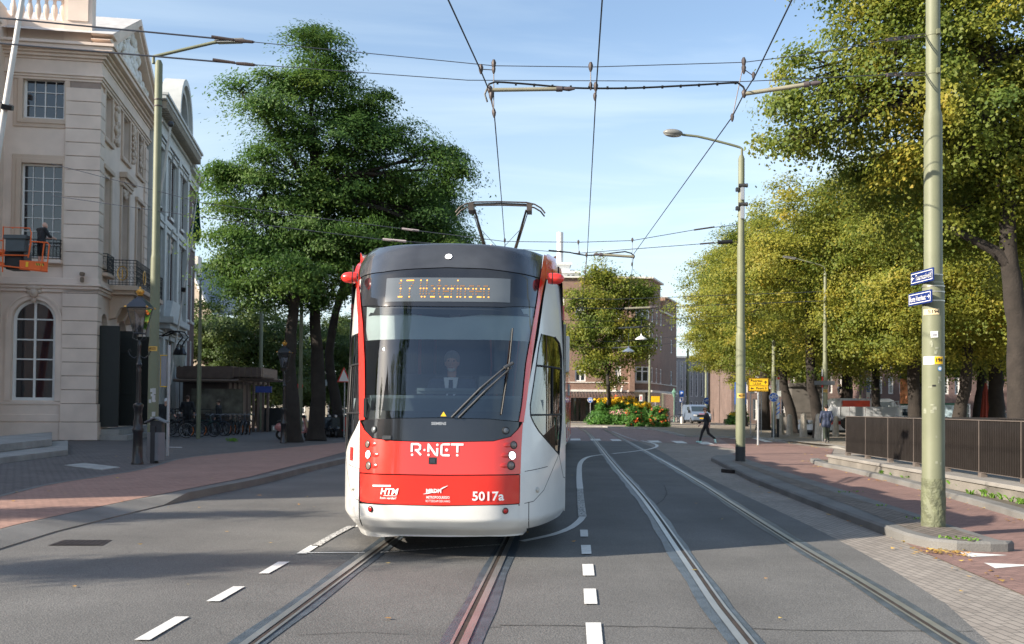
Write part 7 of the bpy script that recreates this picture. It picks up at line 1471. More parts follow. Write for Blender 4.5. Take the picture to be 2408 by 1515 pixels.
for px, py, lab in ((1423, 996, 'short white post in front of the yellow flower bed, left one'), (1456, 996, 'short white post in front of the yellow flower bed, right one'), (1569, 996, 'short white post right of the second orange planter'), (1603, 997, 'short white post below the parking sign'), (1643, 996, 'short white post in front of the silver van'), (1590, 994, 'short white post beside the green lantern')): dup(sb, g(px, py, .05), 0, lab, 1.0)
# ---- plinth wall and slatted railing
pl_pts = [g(1943, 1091.5, .07), g(2030, 1108, .07), g(2148, 1131, .07), g(2280, 1160, .07), g(2408, 1186, .07)]
fx0 = Vector((at(1968, 1060, 29.0).x, 29.0, 0)); fx1 = Vector((at(2408, 1132, 17.1).x, 17.1, 0))
pa = pl_pts[0]; pdir = (pl_pts[-1] - pl_pts[0]).normalized(); plen = (pl_pts[-1] - pl_pts[0]).length + 7
PM = frame3(pa, pdir); PM.translation = Vector((pa.x, pa.y, 0))
wt_ = thing('plinth_wall', 'low concrete plinth wall with a coping under the slatted railing', 'wall', tuple(pa))
sgn = 1 if (PM.inverted() @ Vector((20, pa.y - 5, 0))).y > 0 else -1
mb = MB(PM); mb.box(0.04, plen, *sorted((sgn * .04, sgn * .9)), 0, .27); mb.build('wall', M('plinth_concrete', (.17, .155, .135), .9, var=.35, sc=1.2, bump=.5, bsc=12, fine=.15), wt_, world=True)
mb = MB(PM); x = 0
while x < plen: mb.box(x + .004, x + 1.13, *sorted((0, sgn * .95)), .27, .345); x += 1.14
mb.build('coping', M('coping_concrete', (.235, .22, .20), .85, var=.2, sc=1.0, fine=.12), wt_, world=True, bevel=.008, seg=1)
fr = thing('slatted_railing', 'long dark brown vertical-slat railing standing on the plinth wall', 'railing', tuple(pa)); frm = M('railing_bronze', (.050, .042, .038), .5, .4, var=.12)
frd = M('railing_frame', (.24, .20, .175), .4, .5)
y0 = sgn * .42; x = .55; k = 0; zb_, zt_ = .43, 1.435
while x < plen:
    mb = MB(PM); n = 17
    for i in range(n): xx = x + .03 + i * .098; mb.box(xx, xx + .012, y0 - .035, y0 + .035, zb_ + .01, zt_ - .012)
    mb.build('slat_panel', frm, fr, world=True)
    mb = MB(PM); mb.box(x, x + 1.70, y0 - .04, y0 + .04, zt_ - .012, zt_ + .004); mb.box(x, x + 1.70, y0 - .038, y0 + .038, zb_, zb_ + .01); mb.box(x - .004, x + .014, y0 - .042, y0 + .042, zb_ - .002, zt_ + .006); mb.box(x + .02, x + .16, y0 - .06, y0 + .06, .345, zb_ - .003)
    mb.build('frame', frd, fr, world=True); x += 1.71; k += 1
# rear railing and back sheet of the ramp
fb_ = thing('rear_railing', 'second dark railing parallel behind the slatted railing', 'railing', tuple(pa + Vector((4, 0, 0)))); mb = MB(PM)
mb.box(.55, plen, sgn * 4.6 - .03, sgn * 4.6 + .03, 1.40, 1.43); x = .55
while x < plen: mb.box(x, x + .014, sgn * 4.6 - .03, sgn * 4.6 + .03, .4, 1.40); x += .16
mb.box(.5, .56, *sorted((sgn * .42, sgn * 4.6)), .43, 1.43)
mb.build('bars', frm, fb_, world=True)
MB(PM).box(.5, plen, *sorted((sgn * 4.62, sgn * 4.9)), 0, .4).build('rear_plinth', MATS['plinth_concrete'], fb_, world=True)
MB(PM).box(.54, plen, *sorted((sgn * .50, sgn * .54)), .43, 1.30).build('infill_sheet', M('railing_infill', (.014, .012, .012), .7), fr, world=True)
# ================================================================ OVERHEAD LINES
def wire(name, label, pts, r=.008, group=None, mat=None, sag=0, cat='overhead wire'):
    t = thing(name, label, cat, tuple(pts[0]), group=group); q = []
    for a, b in zip(pts, pts[1:]):
        for k in range(8): u = k / 8; q.append(a + (b - a) * u - Vector((0, 0, sag * 4 * u * (1 - u))))
    q.append(pts[-1]); MB().tube(q, r, 5).build('wire', mat or wirem, t, world=True); return t
def clamp_(t, p, s=.03, name='clamp', l=.10):
    MB().tube([p + V(0, 0, l * .5), p + V(0, 0, l * .2), p - V(0, 0, l * .2), p - V(0, 0, l * .5)], [s * .5, s, s * .8, s * .3], 8).build(name, fitm, t, world=True, smooth=True)
ZC = 5.5; GC = 'contact wires above the tracks'
def wz(px, py, z=ZC): v = ray(px, py); t = (z - CAMH) / v.z; return V(v.x * t, t, z)
zt2 = lambda px, py, Y: at(px, py, Y)
YA = 12.1
pA = [wz(1045, -20), wz(1130, 165), wz(1148, 208), wz(1162, 265), at(1180, 478, 19.0), wz(1187, 570), at(1190, 640, 33), at(1198, 700, 41)]
tA = wire('contact_wire', 'contact wire running down to the tram pantograph', pA, .0085, GC)
pB = [wz(1418, -30), wz(1402, 208), wz(1381, 598), at(1368, 720, 40), at(1350, 800, 56), at(1342, 860, 80)]
tB = wire('contact_wire', 'middle wire between the tram track and the empty track', pB, .0085, GC)
pC = [wz(1872, -20), wz(1775, 180), wz(1751, 218), wz(1722, 275), wz(1490, 598), at(1478, 720, 40), at(1462, 800, 56), at(1450, 860, 80)]
tC = wire('contact_wire', 'contact wire over the empty track, slanting down from the upper right', pC, .0085, GC)
# near span
polex = bp + V(-.09, 0, 0)
top = [at(-260, 18, 13), at(575, 97, 12.6), at(1161, 155, 12.3), at(1390, 158, 12.2), at(1749, 147, 12.1), at(1900, 128, 12), at(2085, 94, 11.85)]
lowr = [at(-260, 80, 13), at(578, 151, 12.6), at(1148, 190, 12.35), at(1400, 205, 12.2), at(1750, 193, 12.1), at(2085, 176, 11.85)]
GS = 'span wires across the street'
tS1 = wire('span_wire', 'upper span wire from the left edge to the thick pole', top, .0055, GS); tS2 = wire('span_wire', 'lower span wire from the left edge to the thick pole', [lowr[0], lowr[1], at(1100, 189, 12.35), at(1750, 192, 12.1), lowr[-1]], .0055, GS)
MB().tube([top[0], top[1]], .011, 6).build('insulated_section', wirem, tS1, world=True); MB().tube([lowr[0], lowr[1]], .011, 6).build('insulated_section', wirem, tS2, world=True)
for t, p in ((tS1, top[1]), (tS2, lowr[1])):
    MB().tube([p - V(.12, 0, -.008), p, p + V(.10, 0, -.01), p + V(.13, 0, -.01)], [.02, .024, .02, .008], 8).tube([p - V(.42, 0, -.055), p - V(.14, 0, -.015)], .018, 6).build('end_fitting', fitm, t, world=True)
for t, p, py in ((tS1, top[-1], 82), (tS2, lowr[-1], 173)):
    q = at(2176, py + 1, bp.y); d = q - p; mb = MB(); mb.tube([p, p + d * .12], .022, 6)
    for o in (-.018, .018): mb.tube([p + V(0, 0, o) + d * .1, q + V(0, 0, o)], .007, 5)
    for u in (.25, .5, .62): mb.tube([p + d * (u - .02), p + d * (u + .05)], .022, 6)
    mb.build('turnbuckle', fitm, t, world=True)
# feeder cable with clips, suspended between the fittings
fd = [at(1146, 240, YA), at(1140, 222, YA), at(1150, 198, YA), at(1164, 193, YA), at(1240, 198, YA), at(1330, 206, YA), at(1400, 208, YA), at(1500, 207, YA), at(1640, 200, YA), at(1735, 195, YA), at(1748, 205, YA), at(1752, 214, YA)]
t = thing('feeder_cable', 'black clipped feeder cable looping between the near wire fittings', 'overhead cable', tuple(fd[5])); MB().tube(resample(fd, .12), .012, 6).build('cable', ink, t, world=True, smooth=True)
for k in range(14): u = k / 13; p = at(1170 + 560 * u, 195 + 12 * math.sin(u * 3.14), YA); MB().tube([p + V(-.012, 0, 0), p + V(.012, 0, 0)], .02, 6).build('clip', ink, t, world=True)
stm = M('stay_tube', (.30, .28, .20), .5, .2)
def stay(label, p, q, r=.024):
    t = thing('stay_tube', label, 'stay tube', tuple(p), group='steel stay tubes holding the contact wires'); d = q - p; MB().tube([p, p + d * .82], r, 10).build('tube', stm, t, world=True, smooth=True)
    MB().tube([p + d * .78, p + d * .85, p + d * .86, p + d * .93, p + d * 1.0], [r * 1.4, r * 1.4, r * .8, r * 1.2, r * .5], 10).build('insulator', M('insulator', (.10, .08, .08), .3), t, world=True, smooth=True); clamp_(t, p, .035); return t
stay('pale stay tube left above the tram, pointing right from the contact wire', at(1152, 212, YA), at(1352, 209, YA)); stay('stay tube slanting up to the right in front of the yellow lindens', at(1750, 221, YA), at(1930, 194, YA - .2), .026)
def dropper(label, p, q, links=True):
    t = thing('dropper', label, 'wire fitting', tuple(p), group='small droppers and clamps on the wires'); MB().tube([p, q], .006, 5).build('rod', fitm, t, world=True)
    clamp_(t, p, .03, l=.12); clamp_(t, q, .024, l=.10); return t
dropper('dropper at the upper left fitting above the tram', at(1161, 152, YA), at(1161, 265, YA)); dropper('thin dropper beside the middle wire', at(1389, 158, YA), at(1389, 203, YA)); dropper('dropper at the upper right fitting, leaning left', at(1749, 147, YA), at(1722, 277, YA))
t = dropper('bracket link left of the upper left fitting', at(1131, 163, YA), at(1161, 165, YA)); dropper('bracket link right of the upper right fitting', at(1749, 163, YA), at(1772, 179, YA)); dropper('clamp cluster where the middle wire meets the feeder', at(1401, 205, YA), at(1399, 228, YA)); dropper('clamp cluster below the left stay tube', at(1155, 225, YA), at(1162, 268, YA))
# second support at the lamp post M5199
YP = 25.1
s1 = [at(120, 385, 28), at(480, 478, 27), at(960, 540, 26.5), at(1186, 568, 26), at(1360, 570, 25.6), at(1487, 566, 25.3), at(1632, 541, YP), at(1735, 528, YP)]
s2 = [at(120, 460, 28), at(480, 512, 27), at(910, 565, 26.5), at(1360, 596, 25.6), at(1500, 585, 25.3), at(1646, 574, YP), at(1735, 569, YP)]
tS3 = wire('span_wire', 'upper span wire to lamp post M5199 passing behind the pantograph', s1, .009, GS); tS4 = wire('span_wire', 'lower span wire to lamp post M5199', s2, .009, GS)
p, q = at(1632, 541, YP), at(1680, 534, YP); MB().tube([p, q], .022, 6).build('turnbuckle', fitm, tS3, world=True)
p, q = at(1646, 574, YP), at(1680, 571, YP); MB().tube([p, q], .022, 6).build('turnbuckle', fitm, tS4, world=True); MB().tube([at(1688, 570.5, YP), at(1722, 568, YP)], .05, 10).build('insulator', ink, tS4, world=True)
MB().tube([at(945, 538, 26.5), at(985, 543, 26.5)], .03, 6).build('fitting', M('fitting_pale', (.35, .3, .3), .5), tS3, world=True); MB().tube([at(900, 563, 26.5), at(955, 568, 26.5)], .035, 6).build('fitting', M('fitting_pale', (.35, .3, .3), .5), tS4, world=True)
fd = [at(1290, 589, YP), at(1340, 594, YP), at(1378, 601, YP), at(1420, 598, YP), at(1470, 592, YP), at(1485, 596, YP), at(1490, 603, YP)]
t = thing('feeder_cable', 'black feeder cable looping at the second wire support', 'overhead cable', tuple(fd[3])); MB().tube(resample(fd, .2), .018, 6).build('cable', ink, t, world=True, smooth=True)
stay('dark stay tube at the second wire support, right of the tram roof', at(1490, 604, YP), at(1396, 598, YP), .035)
dropper('dropper at the second support above the stay tube', at(1487, 565, YP), at(1486, 622, YP)); dropper('small dropper left of the second middle wire', at(1360, 570, YP), at(1362, 595, YP)); dropper('clamp where the middle wire passes the second support', at(1379, 600, YP), at(1376, 640, YP)); dropper('dropper above the tram roof under the pantograph', at(1187, 566, 26), at(1189, 590, 26))
# further supports, seen against the far tree
for k, (Y, y1, y2, xa, xb, yy) in enumerate(((42.0, 700, 722, 1200, 1935, 735), (56, 752, 768, 1260, 1815, 780), (74, 800, 815, 1300, 1655, 822))):
    names = (('third', 'first'), ('fourth', 'second'), ('fifth', 'last'))[k][0]
    wire('span_wire', 'upper span wire at the %s support, thin against the far tree' % names, [at(xa, y1, Y), at(1450, y1 + 4, Y), at(xb, y1 - 14, Y)], .012, GS); wire('span_wire', 'lower span wire at the %s support, thin against the far tree' % names, [at(xa, y2, Y), at(1450, y2 + 4, Y), at(xb, y2 - 14, Y)], .012, GS)
    x0 = (1470, 1455, 1440)[k]; stay('far stay tube at the %s support' % names, at(x0, y2 + 4, Y), at(x0 + (75, 60, 45)[k], y2 + 1, Y), .05)
# two small pendant lamps over the far road
for px, py, lab in ((1508, 795, 'white pendant street lamp hanging in front of the far tree, upper one'), (1478, 802, 'white pendant street lamp hanging in front of the far tree, lower one')):
    Y = 70; c = at(px, py if px > 1500 else 824, Y); t = thing('pendant_lamp', lab, 'street lamp', tuple(c), group='pendant lamps over the far road'); MB().lathe([(.42, -.12), (.40, -.05), (.2, .08), (.06, .16), (.03, .3)], (0, 0, 0), 16).build('shade', sgnw, t, smooth=True); MB().tube([V(0, 0, .3), V(0, 0, 1.2)], .02, 5).build('rod', wirem, t)
# small contact-line wires crossing the lower part of the left tree
# ================================================================ PEOPLE, VEHICLES, BICYCLES
skin = M('skin', (.55, .33, .25), .5, var=.06); hairm = M('hair_brown', (.07, .04, .028), .8, var=.3, sc=20); dark = M('cloth_black', (.012, .012, .014), .85, var=.3, sc=6)
def remesh(mb, name, mat, parent, vox, world=False, smooth_it=4):
    me = bpy.data.meshes.new('r'); me.from_pydata(mb.v, [], mb.f); me.update(); bm = bmesh.new(); bm.from_mesh(me); bmesh.ops.recalc_face_normals(bm, faces=bm.faces); bm.to_mesh(me); bm.free(); o = bpy.data.objects.new('r', me); COL.objects.link(o)
    m = o.modifiers.new('v', 'REMESH'); m.mode = 'VOXEL'; m.voxel_size = vox; m.use_smooth_shade = True; s = o.modifiers.new('s', 'SMOOTH'); s.iterations = smooth_it; s.factor = .5
    dg = bpy.context.evaluated_depsgraph_get(); me2 = bpy.data.meshes.new_from_object(o.evaluated_get(dg)); bpy.data.objects.remove(o); me2.name = name
    me2.materials.clear(); me2.materials.append(mat); r_ = bpy.data.objects.new(name, me2); COL.objects.link(r_); r_.parent = parent
    me2.polygons.foreach_set('use_smooth', [True] * len(me2.polygons)); return r_
def cap(mb, a, b, ra, rb, n=12):
    a, b = Vector(a), Vector(b); d = (b - a); L_ = d.length or 1e-6; d /= L_; pts = []; rs = []
    for t in (-1, -.86, -.5): pts.append(a + d * ra * t); rs.append(ra * math.sqrt(max(.0004, 1 - t * t)))
    pts.append(a); rs.append(ra); pts.append(b); rs.append(rb)
    for t in (.5, .86, 1): pts.append(b + d * rb * t); rs.append(rb * math.sqrt(max(.0004, 1 - t * t)))
    mb.tube(pts, rs, n)
def person(label, loc, rz, J, H=1.75, shirt=dark, trousers=dark, hair=hairm, shoes=None, sleeves='long', legs='long', vox=.014, name='person', head_tilt=(0, 0), cap_=None, female=False, jacket_len=0.0, hands=True, extra=None, skinm=None):
    """J: joints in metres for a 1.75 m body; the figure faces -Y locally. keys: hip, chest, neck, head, sh, el, ha (L,R), kn, an, to"""
    t = thing(name, label, 'person', tuple(loc), rz); k = H / 1.75; sk = skinm or skin; P = {}
    D = dict(hip=(0, 0, .95), waist=(0, 0, 1.10), chest=(0, 0, 1.32), neck=(0, .0, 1.50), head=(0, -.01, 1.64), shL=(-.19, 0, 1.43), shR=(.19, 0, 1.43), elL=(-.23, .03, 1.14), elR=(.23, .03, 1.14), haL=(-.24, -.05, .88), haR=(.24, -.05, .88), hiL=(-.09, 0, .92), hiR=(.09, 0, .92), knL=(-.10, -.02, .50), knR=(.10, -.02, .50), anL=(-.10, .02, .09), anR=(.10, .02, .09), toL=(-.12, -.15, .03), toR=(.12, -.15, .03)); D.update(J)
    for a, b in D.items(): P[a] = Vector(b) * k
    b = MB()
    def torso(mb, g_, low=.0):
        for s in (-1, 1):
            o = Vector((s * .065 * k, 0, 0)); cap(mb, P['hip'] + o * 1.1 + Vector((0, 0, .0 - low)), P['waist'] + o * .8, .105 * k + g_, .095 * k + g_); cap(mb, P['waist'] + o * .8, P['chest'] + o * 1.2, .095 * k + g_, .105 * k + g_)
        cap(mb, P['chest'], P['shL'] * .8 + P['chest'] * .2, .09 * k + g_, .062 * k + g_); cap(mb, P['chest'], P['shR'] * .8 + P['chest'] * .2, .09 * k + g_, .062 * k + g_); cap(mb, P['shL'], P['shR'], .055 * k + g_, .055 * k + g_)
    torso(b, 0); cap(b, P['neck'] - Vector((0, 0, .05 * k)), P['head'] - Vector((0, 0, .05 * k)), .055 * k, .052 * k)
    hd = P['head']; Hm = Matrix.Translation(hd) @ Matrix.Rotation(head_tilt[0], 4, 'X') @ Matrix.Rotation(head_tilt[1], 4, 'Z'); hb = MB(Hm)
    hb.sphere((0, .01 * k, .02 * k), .092 * k, 16, 12, (.86, 1.02, 1.12)); hb.sphere((0, -.018 * k, -.045 * k), .066 * k, 14, 10, (.9, .95, 1.05)); hb.sphere((0, -.098 * k, -.012 * k), .017 * k, 8, 6, (.8, 1.2, 1.4)); hb.sphere((0, -.078 * k, -.062 * k), .022 * k, 8, 6, (1.3, .7, .55))
    for s in (-1, 1): hb.sphere((s * .080 * k, .012 * k, -.005 * k), .026 * k, 8, 6, (.35, .8, 1.25)); hb.sphere((s * .032 * k, -.078 * k, .026 * k), .016 * k, 8, 6, (1.5, .6, .5))
    b.v += hb.v and [tuple(p) for p in hb.v]; base = len(b.v) - len(hb.v); b.f += [tuple(i + base for i in f) for f in hb.f]
    for s in 'LR':
        cap(b, P['sh' + s], P['el' + s], .052 * k, .040 * k); cap(b, P['el' + s], P['ha' + s], .040 * k, .027 * k)
        cap(b, P['hi' + s], P['kn' + s], .082 * k, .056 * k); cap(b, P['kn' + s], P['an' + s], .055 * k, .038 * k); cap(b, P['an' + s], P['to' + s], .042 * k, .032 * k); cap(b, P['an' + s], P['an' + s] + (P['an' + s] - P['to' + s]) * .35, .042 * k, .035 * k)
        d = (P['ha' + s] - P['el' + s]).normalized(); sd = Vector((0, -1, 0)) if abs(d.y) < .8 else Vector((0, 0, 1)); side = (sd - d * sd.dot(d)).normalized(); pn = d.cross(side); sg = -1 if s == 'L' else 1
        w = P['ha' + s]; 
        for q in (-.022, 0, .022): cap(b, w + side * q * k, w + side * q * k + d * .07 * k, .016 * k, .015 * k, 8)
        for i, q in enumerate((-.030, -.010, .010, .030)):
            L_ = (.062, .075, .070, .055)[i] * k; a = w + d * .085 * k + side * q * k; m_ = a + d * L_ * .55; e = m_ + (d * .8 - pn * sg * .55).normalized() * L_ * .5; cap(b, a, m_, .0095 * k, .009 * k, 6); cap(b, m_, e, .009 * k, .0075 * k, 6)
        a = w + side * .03 * k + d * .02 * k; cap(b, a, a + (side * .7 + d * .7).normalized() * .05 * k, .013 * k, .010 * k, 6)
    remesh(b, 'body', sk, t, vox, smooth_it=2)
    c = MB(); torso(c, .016 * k, jacket_len)
    for s in 'LR':
        cap(c, P['sh' + s], P['el' + s] if sleeves != 'short' else P['sh' + s] * .25 + P['el' + s] * .75, .068 * k, .056 * k)
        if sleeves == 'long': cap(c, P['el' + s], P['ha' + s] * .93 + P['el' + s] * .07, .056 * k, .042 * k)
        elif sleeves == 'threequarter': cap(c, P['el' + s], P['ha' + s] * .35 + P['el' + s] * .65, .056 * k, .05 * k)
    if jacket_len:
        for s in (-1, 1): cap(c, P['hip'] + Vector((s * .07, 0, .05)), P['hip'] + Vector((s * .09, .01, -jacket_len)), .12 * k, .125 * k)
    cap(c, P['chest'] + Vector((0, 0, .06 * k)), P['neck'] - Vector((0, 0, .03 * k)), .08 * k, .062 * k); remesh(c, 'jacket' if jacket_len else 'top', shirt, t, vox)
    c = MB(); 
    for s in 'LR':
        cap(c, P['hi' + s] + Vector((0, 0, .03 * k)), P['kn' + s], .098 * k, .070 * k)
        if legs == 'long': cap(c, P['kn' + s], P['an' + s] + Vector((0, 0, .02 * k)), .068 * k, .054 * k)
    cap(c, P['hiL'] + Vector((0, 0, .05)), P['hiR'] + Vector((0, 0, .05)), .10 * k, .10 * k); remesh(c, 'trousers' if legs == 'long' else 'shorts', trousers, t, vox)
    for s in 'LR': c = MB(); cap(c, P['an' + s] + (P['an' + s] - P['to' + s]) * .3 - Vector((0, 0, .015)), P['to' + s], .050 * k, .042 * k); cap(c, P['an' + s], P['an' + s] - Vector((0, 0, .03)), .052 * k, .05 * k); remesh(c, 'shoe', shoes or ink, t, vox, smooth_it=1)
    if hair:
        h = MB(Hm); h.sphere((0, .022 * k, .045 * k), .099 * k, 16, 12, (.93, 1.02, 1.02))
        if female: h.sphere((0, .05 * k, .0), .088 * k, 14, 10, (1.1, .9, 1.0)); h.sphere((0, -.02 * k, .075 * k), .075 * k, 12, 8, (1.1, 1, .7))
        ho = h.build('hair', hair, t, smooth=True)
    if cap_: h = MB(Hm); h.sphere((0, .01 * k, .055 * k), .104 * k, 16, 12, (.92, 1.05, .85)); h.box(-.06, .06, -.19, -.07, .045, .06); h.build('cap', cap_, t, smooth=True)
    # face: eyes, mouth
    e = MB(Hm); [e.sphere((s * .031 * k, -.082 * k, .018 * k), .0085 * k, 8, 6) for s in (-1, 1)]; e.build('eye', ink, t)
    MB(Hm).box(-.022 * k, .022 * k, -.094 * k, -.086 * k, -.064 * k, -.058 * k).build('mouth', M('lips', (.35, .14, .12), .6), t)
    return t
mint = M('shoe_mint', (.42, .66, .62), .6); black_top = M('top_black', (.014, .016, .020), .8, var=.3, sc=8); navyj = M('jacket_navy', (.020, .030, .065), .7, var=.3, sc=8, bump=.3, bsc=20); trg = M('trousers_olive', (.030, .040, .028), .85)
# pedestrian on the crossing, walking left (local facing -Y; turned -90 deg so -Y -> -X)
w = g(1661, 1043, .0)
pw_ = person('woman in black striding left over the crossing, mint green trainers', w, R(-90), dict(head=(0, -.06, 1.62), neck=(0, -.03, 1.49), chest=(0, -.01, 1.32), knL=(-.09, -.20, .52), anL=(-.09, -.30, .09), toL=(-.09, -.46, .07), knR=(.09, .08, .50), anR=(.09, .40, .22), toR=(.09, .44, .05), elL=(-.22, -.06, 1.13), haL=(-.20, -.26, .93), elR=(.24, .12, 1.15), haR=(.26, .10, .90)), H=1.66, shirt=black_top, trousers=dark, shoes=mint, sleeves='threequarter', head_tilt=(.35, 0), female=True)
mb = MB(Matrix.Translation((0, -.06, 1.54)));  mb.tube([(.07, -.02, .02), (.04, -.10, .01), (-.04, -.10, .01), (-.07, -.02, .02)], .006, 5); mb.build('glasses', ink, pw_)
# man in blue jacket walking away
person('man in a navy blue jacket walking away beside the railing end', g(1943, 1044, .02), R(172), dict(knL=(-.09, -.10, .50), anL=(-.09, -.06, .10), toL=(-.10, -.22, .04), knR=(.09, .04, .50), anR=(.09, .22, .16), toR=(.10, .17, .03), elL=(-.27, .05, 1.16), haL=(-.24, -.12, .97), elR=(.27, .05, 1.16), haR=(.25, -.08, .95)), H=1.80, shirt=navyj, trousers=trg, shoes=M('shoe_grey', (.12, .11, .11), .7), jacket_len=.12, hair=M('hair_black', (.015, .012, .01), .8))
# men by the bicycles
person('man in a black sweater seen from behind among the bicycles', g(440, 1026, .09), R(175), dict(elL=(-.30, .02, 1.16), haL=(-.28, -.05, .93), elR=(.30, .02, 1.16), haR=(.28, -.05, .93), shL=(-.22, 0, 1.43), shR=(.22, 0, 1.43)), H=1.92, shirt=black_top, trousers=dark, sleeves='threequarter')
person('man in a flat cap and black jacket standing in front of the pavilion', g(513, 1022, .09), R(-100), dict(), H=1.74, shirt=black_top, trousers=dark, cap_=M('cap_tan', (.16, .13, .10), .8))
person('white-haired man in black bending beside the gabled house railing', g(384, 1034, .09), R(60), dict(head=(0, -.16, 1.60), neck=(0, -.08, 1.48), chest=(0, -.02, 1.31), elR=(.26, -.16, 1.22), haR=(.22, -.38, 1.05)), H=1.78, shirt=black_top, trousers=M('trousers_green', (.02, .035, .02), .8), hair=M('hair_white', (.6, .6, .6), .8), jacket_len=.1)
# far pair
person('man in a brown checked shirt and blue jeans walking away far down the street', g(1711, 990, .05), R(180), dict(knR=(.09, .04, .5), anR=(.09, .16, .12), toR=(.1, .08, .03)), H=1.82, shirt=M('shirt_brown', (.12, .06, .045), .8, var=.5, sc=14), trousers=M('jeans', (.03, .06, .14), .8), jacket_len=.08, vox=.03)
cy = person('cyclist in dark clothes riding away in front of the parked cars', g(1695, 989, .05) + V(0, 4, .12), R(180), dict(knL=(-.10, -.28, .62), anL=(-.10, -.12, .30), toL=(-.10, -.26, .22), knR=(.10, -.22, .50), anR=(.10, -.02, .12), toR=(.10, -.16, .06), elL=(-.22, -.18, 1.15), haL=(-.22, -.42, 1.08), elR=(.22, -.18, 1.15), haR=(.22, -.42, 1.08)), H=1.8, shirt=M('coat_dark', (.04, .03, .035), .8), vox=.03)
# people half hidden behind railing at right
person('person in a grey top behind the railing near the closed beige parasol', gp(2362, 56), R(90), dict(elR=(.2, -.2, 1.25), haR=(.15, -.35, 1.4)), H=1.7, shirt=M('top_greyish', (.3, .3, .33), .8), vox=.025); person('dark-clad person beside the waste container behind the railing', gp(2230, 54), R(30), dict(), H=1.72, vox=.025)
# tram driver
drv = person('tram driver in a dark suit, white shirt and tie behind the windscreen', TM @ Vector((-.02, 1.35, .72)), -TA, dict(hip=(0, .12, .60), waist=(0, .08, .78), chest=(0, .03, 1.02), neck=(0, .0, 1.22), head=(0, -.02, 1.37), shL=(-.21, .02, 1.12), shR=(.21, .02, 1.12), elL=(-.28, -.08, .86), elR=(.28, -.08, .86), haL=(-.26, -.34, .88), haR=(.24, -.34, .90), hiL=(-.1, .1, .56), hiR=(.1, .1, .56), knL=(-.14, -.34, .56), knR=(.14, -.34, .56), anL=(-.14, -.38, .12), anR=(.14, -.38, .12), toL=(-.14, -.52, .06), toR=(.14, -.52, .06)), H=1.78, shirt=M('suit_blue', (.055, .07, .11), .8), trousers=M('suit_blue', (.055, .07, .11), .8), hair=M('hair_grey', (.22, .21, .2), .8), skinm=M('skin_driver', (.62, .36, .27), .5))
MB().add([(-.085, -.125, 1.22), (.085, -.125, 1.22), (.05, -.145, 1.0), (0, -.15, .8), (-.05, -.145, 1.0)], [(0, 4, 3, 2, 1)]).build('shirt_front', M('shirt_white', (.85, .86, .9), .7), drv); MB().add([(-.022, -.138, 1.19), (.022, -.138, 1.19), (.035, -.158, .86), (0, -.16, .80), (-.035, -.158, .86)], [(0, 4, 3, 2, 1)]).build('tie', M('tie', (.02, .025, .06), .6), drv)
MB(Matrix.Translation((0, -.105, 1.315))).sphere((0, .02, 0), .035, 10, 6, (1.3, .6, .8)).build('beard', M('beard_white', (.6, .58, .55), .9), drv, smooth=True)
MB().box(-.26, .26, .22, .32, .55, 1.25).box(-.25, .25, -.2, .28, .42, .52).build('seat', dgrey, tram, bevel=.04).matrix_basis = TI @ (TM @ Matrix.Translation((-.02, 1.35, .72)))
# ---- boom lift with worker at the first floor window
orm = M('lift_orange', (.80, .13, .015), .45, var=.08); YL = 36.0
bo = at(52, 632, YL); bl_ = thing('boom_lift', 'orange boom lift basket hanging in front of the first floor window', 'boom lift', tuple(bo))
def LP(px, py, dy=0): return at(px, py, YL + dy)
mb = MB()
for dy in (0, .75):
    for a, b_ in (((8, 533), (8, 628)), ((8, 533), (122, 542)), ((122, 542), (124, 600)), ((8, 567), (60, 569)), ((8, 601), (120, 604)), ((120, 604), (117, 636)), ((120, 575), (188, 583)) if 0 else ((122, 573), (160, 576)), ((160, 576), (196, 586)) if 0 else ((160, 576), (162, 580)), ((8, 628), (112, 636))): mb.tube([LP(*a, dy), LP(*b_, dy)], .024, 8)
for a, b_ in (((8, 533), (8, 628)),): pass
mb2 = MB(); W0 = [(6, 533), (74, 537), (74, 600)]
# two guard frames as in the photo: taller left, lower right
rail_ = [[(6, 640), (8, 534), (70, 537), (74, 548), (68, 600)], [(6, 600), (68, 601)], [(72, 568), (112, 571), (116, 576), (110, 636)], [(104, 572), (96, 632)], [(74, 568), (66, 606)], [(30, 535), (30, 538)], [(-20, 563), (6, 566)], [(-20, 600), (6, 602)], [(-20, 622), (112, 638)]]
for dy in (0, .8):
    for pl_ in rail_: mb2.tube([LP(px, py, dy) for px, py in pl_], .026, 8)
for px, py in ((8, 534), (70, 537), (112, 571), (110, 636), (6, 602), (104, 572)): mb2.tube([LP(px, py, 0), LP(px, py, .8)], .026, 8)
mb2.build('guard_rail', orm, bl_, world=True, smooth=True)
mb = MB(); q = [LP(46, 612), LP(112, 616), LP(112, 641), LP(46, 634)]; r2_ = [LP(46, 612, .8), LP(112, 616, .8), LP(112, 641, .8), LP(46, 634, .8)]; mb.add(q + r2_, [(0, 1, 2, 3), (4, 5, 6, 7), (0, 1, 5, 4), (1, 2, 6, 5), (2, 3, 7, 6), (3, 0, 4, 7)]); mb.build('toe_board', orm, bl_, world=True)
MB().add([LP(84, 619, -.01), LP(103, 620.5, -.01), LP(103, 626, -.01), LP(84, 624, -.01)], [(0, 1, 2, 3)]).build('hazard_strip', M('hazard', (.7, .5, .03), .5), bl_, world=True, fixn=False)
for k in range(4): MB().add([LP(85 + k * 5, 619, -.015), LP(87.5 + k * 5, 619.3, -.015), LP(89 + k * 5, 624.6, -.015), LP(86.5 + k * 5, 624.4, -.015)], [(0, 1, 2, 3)]).build('hazard_stripe', ink, bl_, world=True, fixn=False)
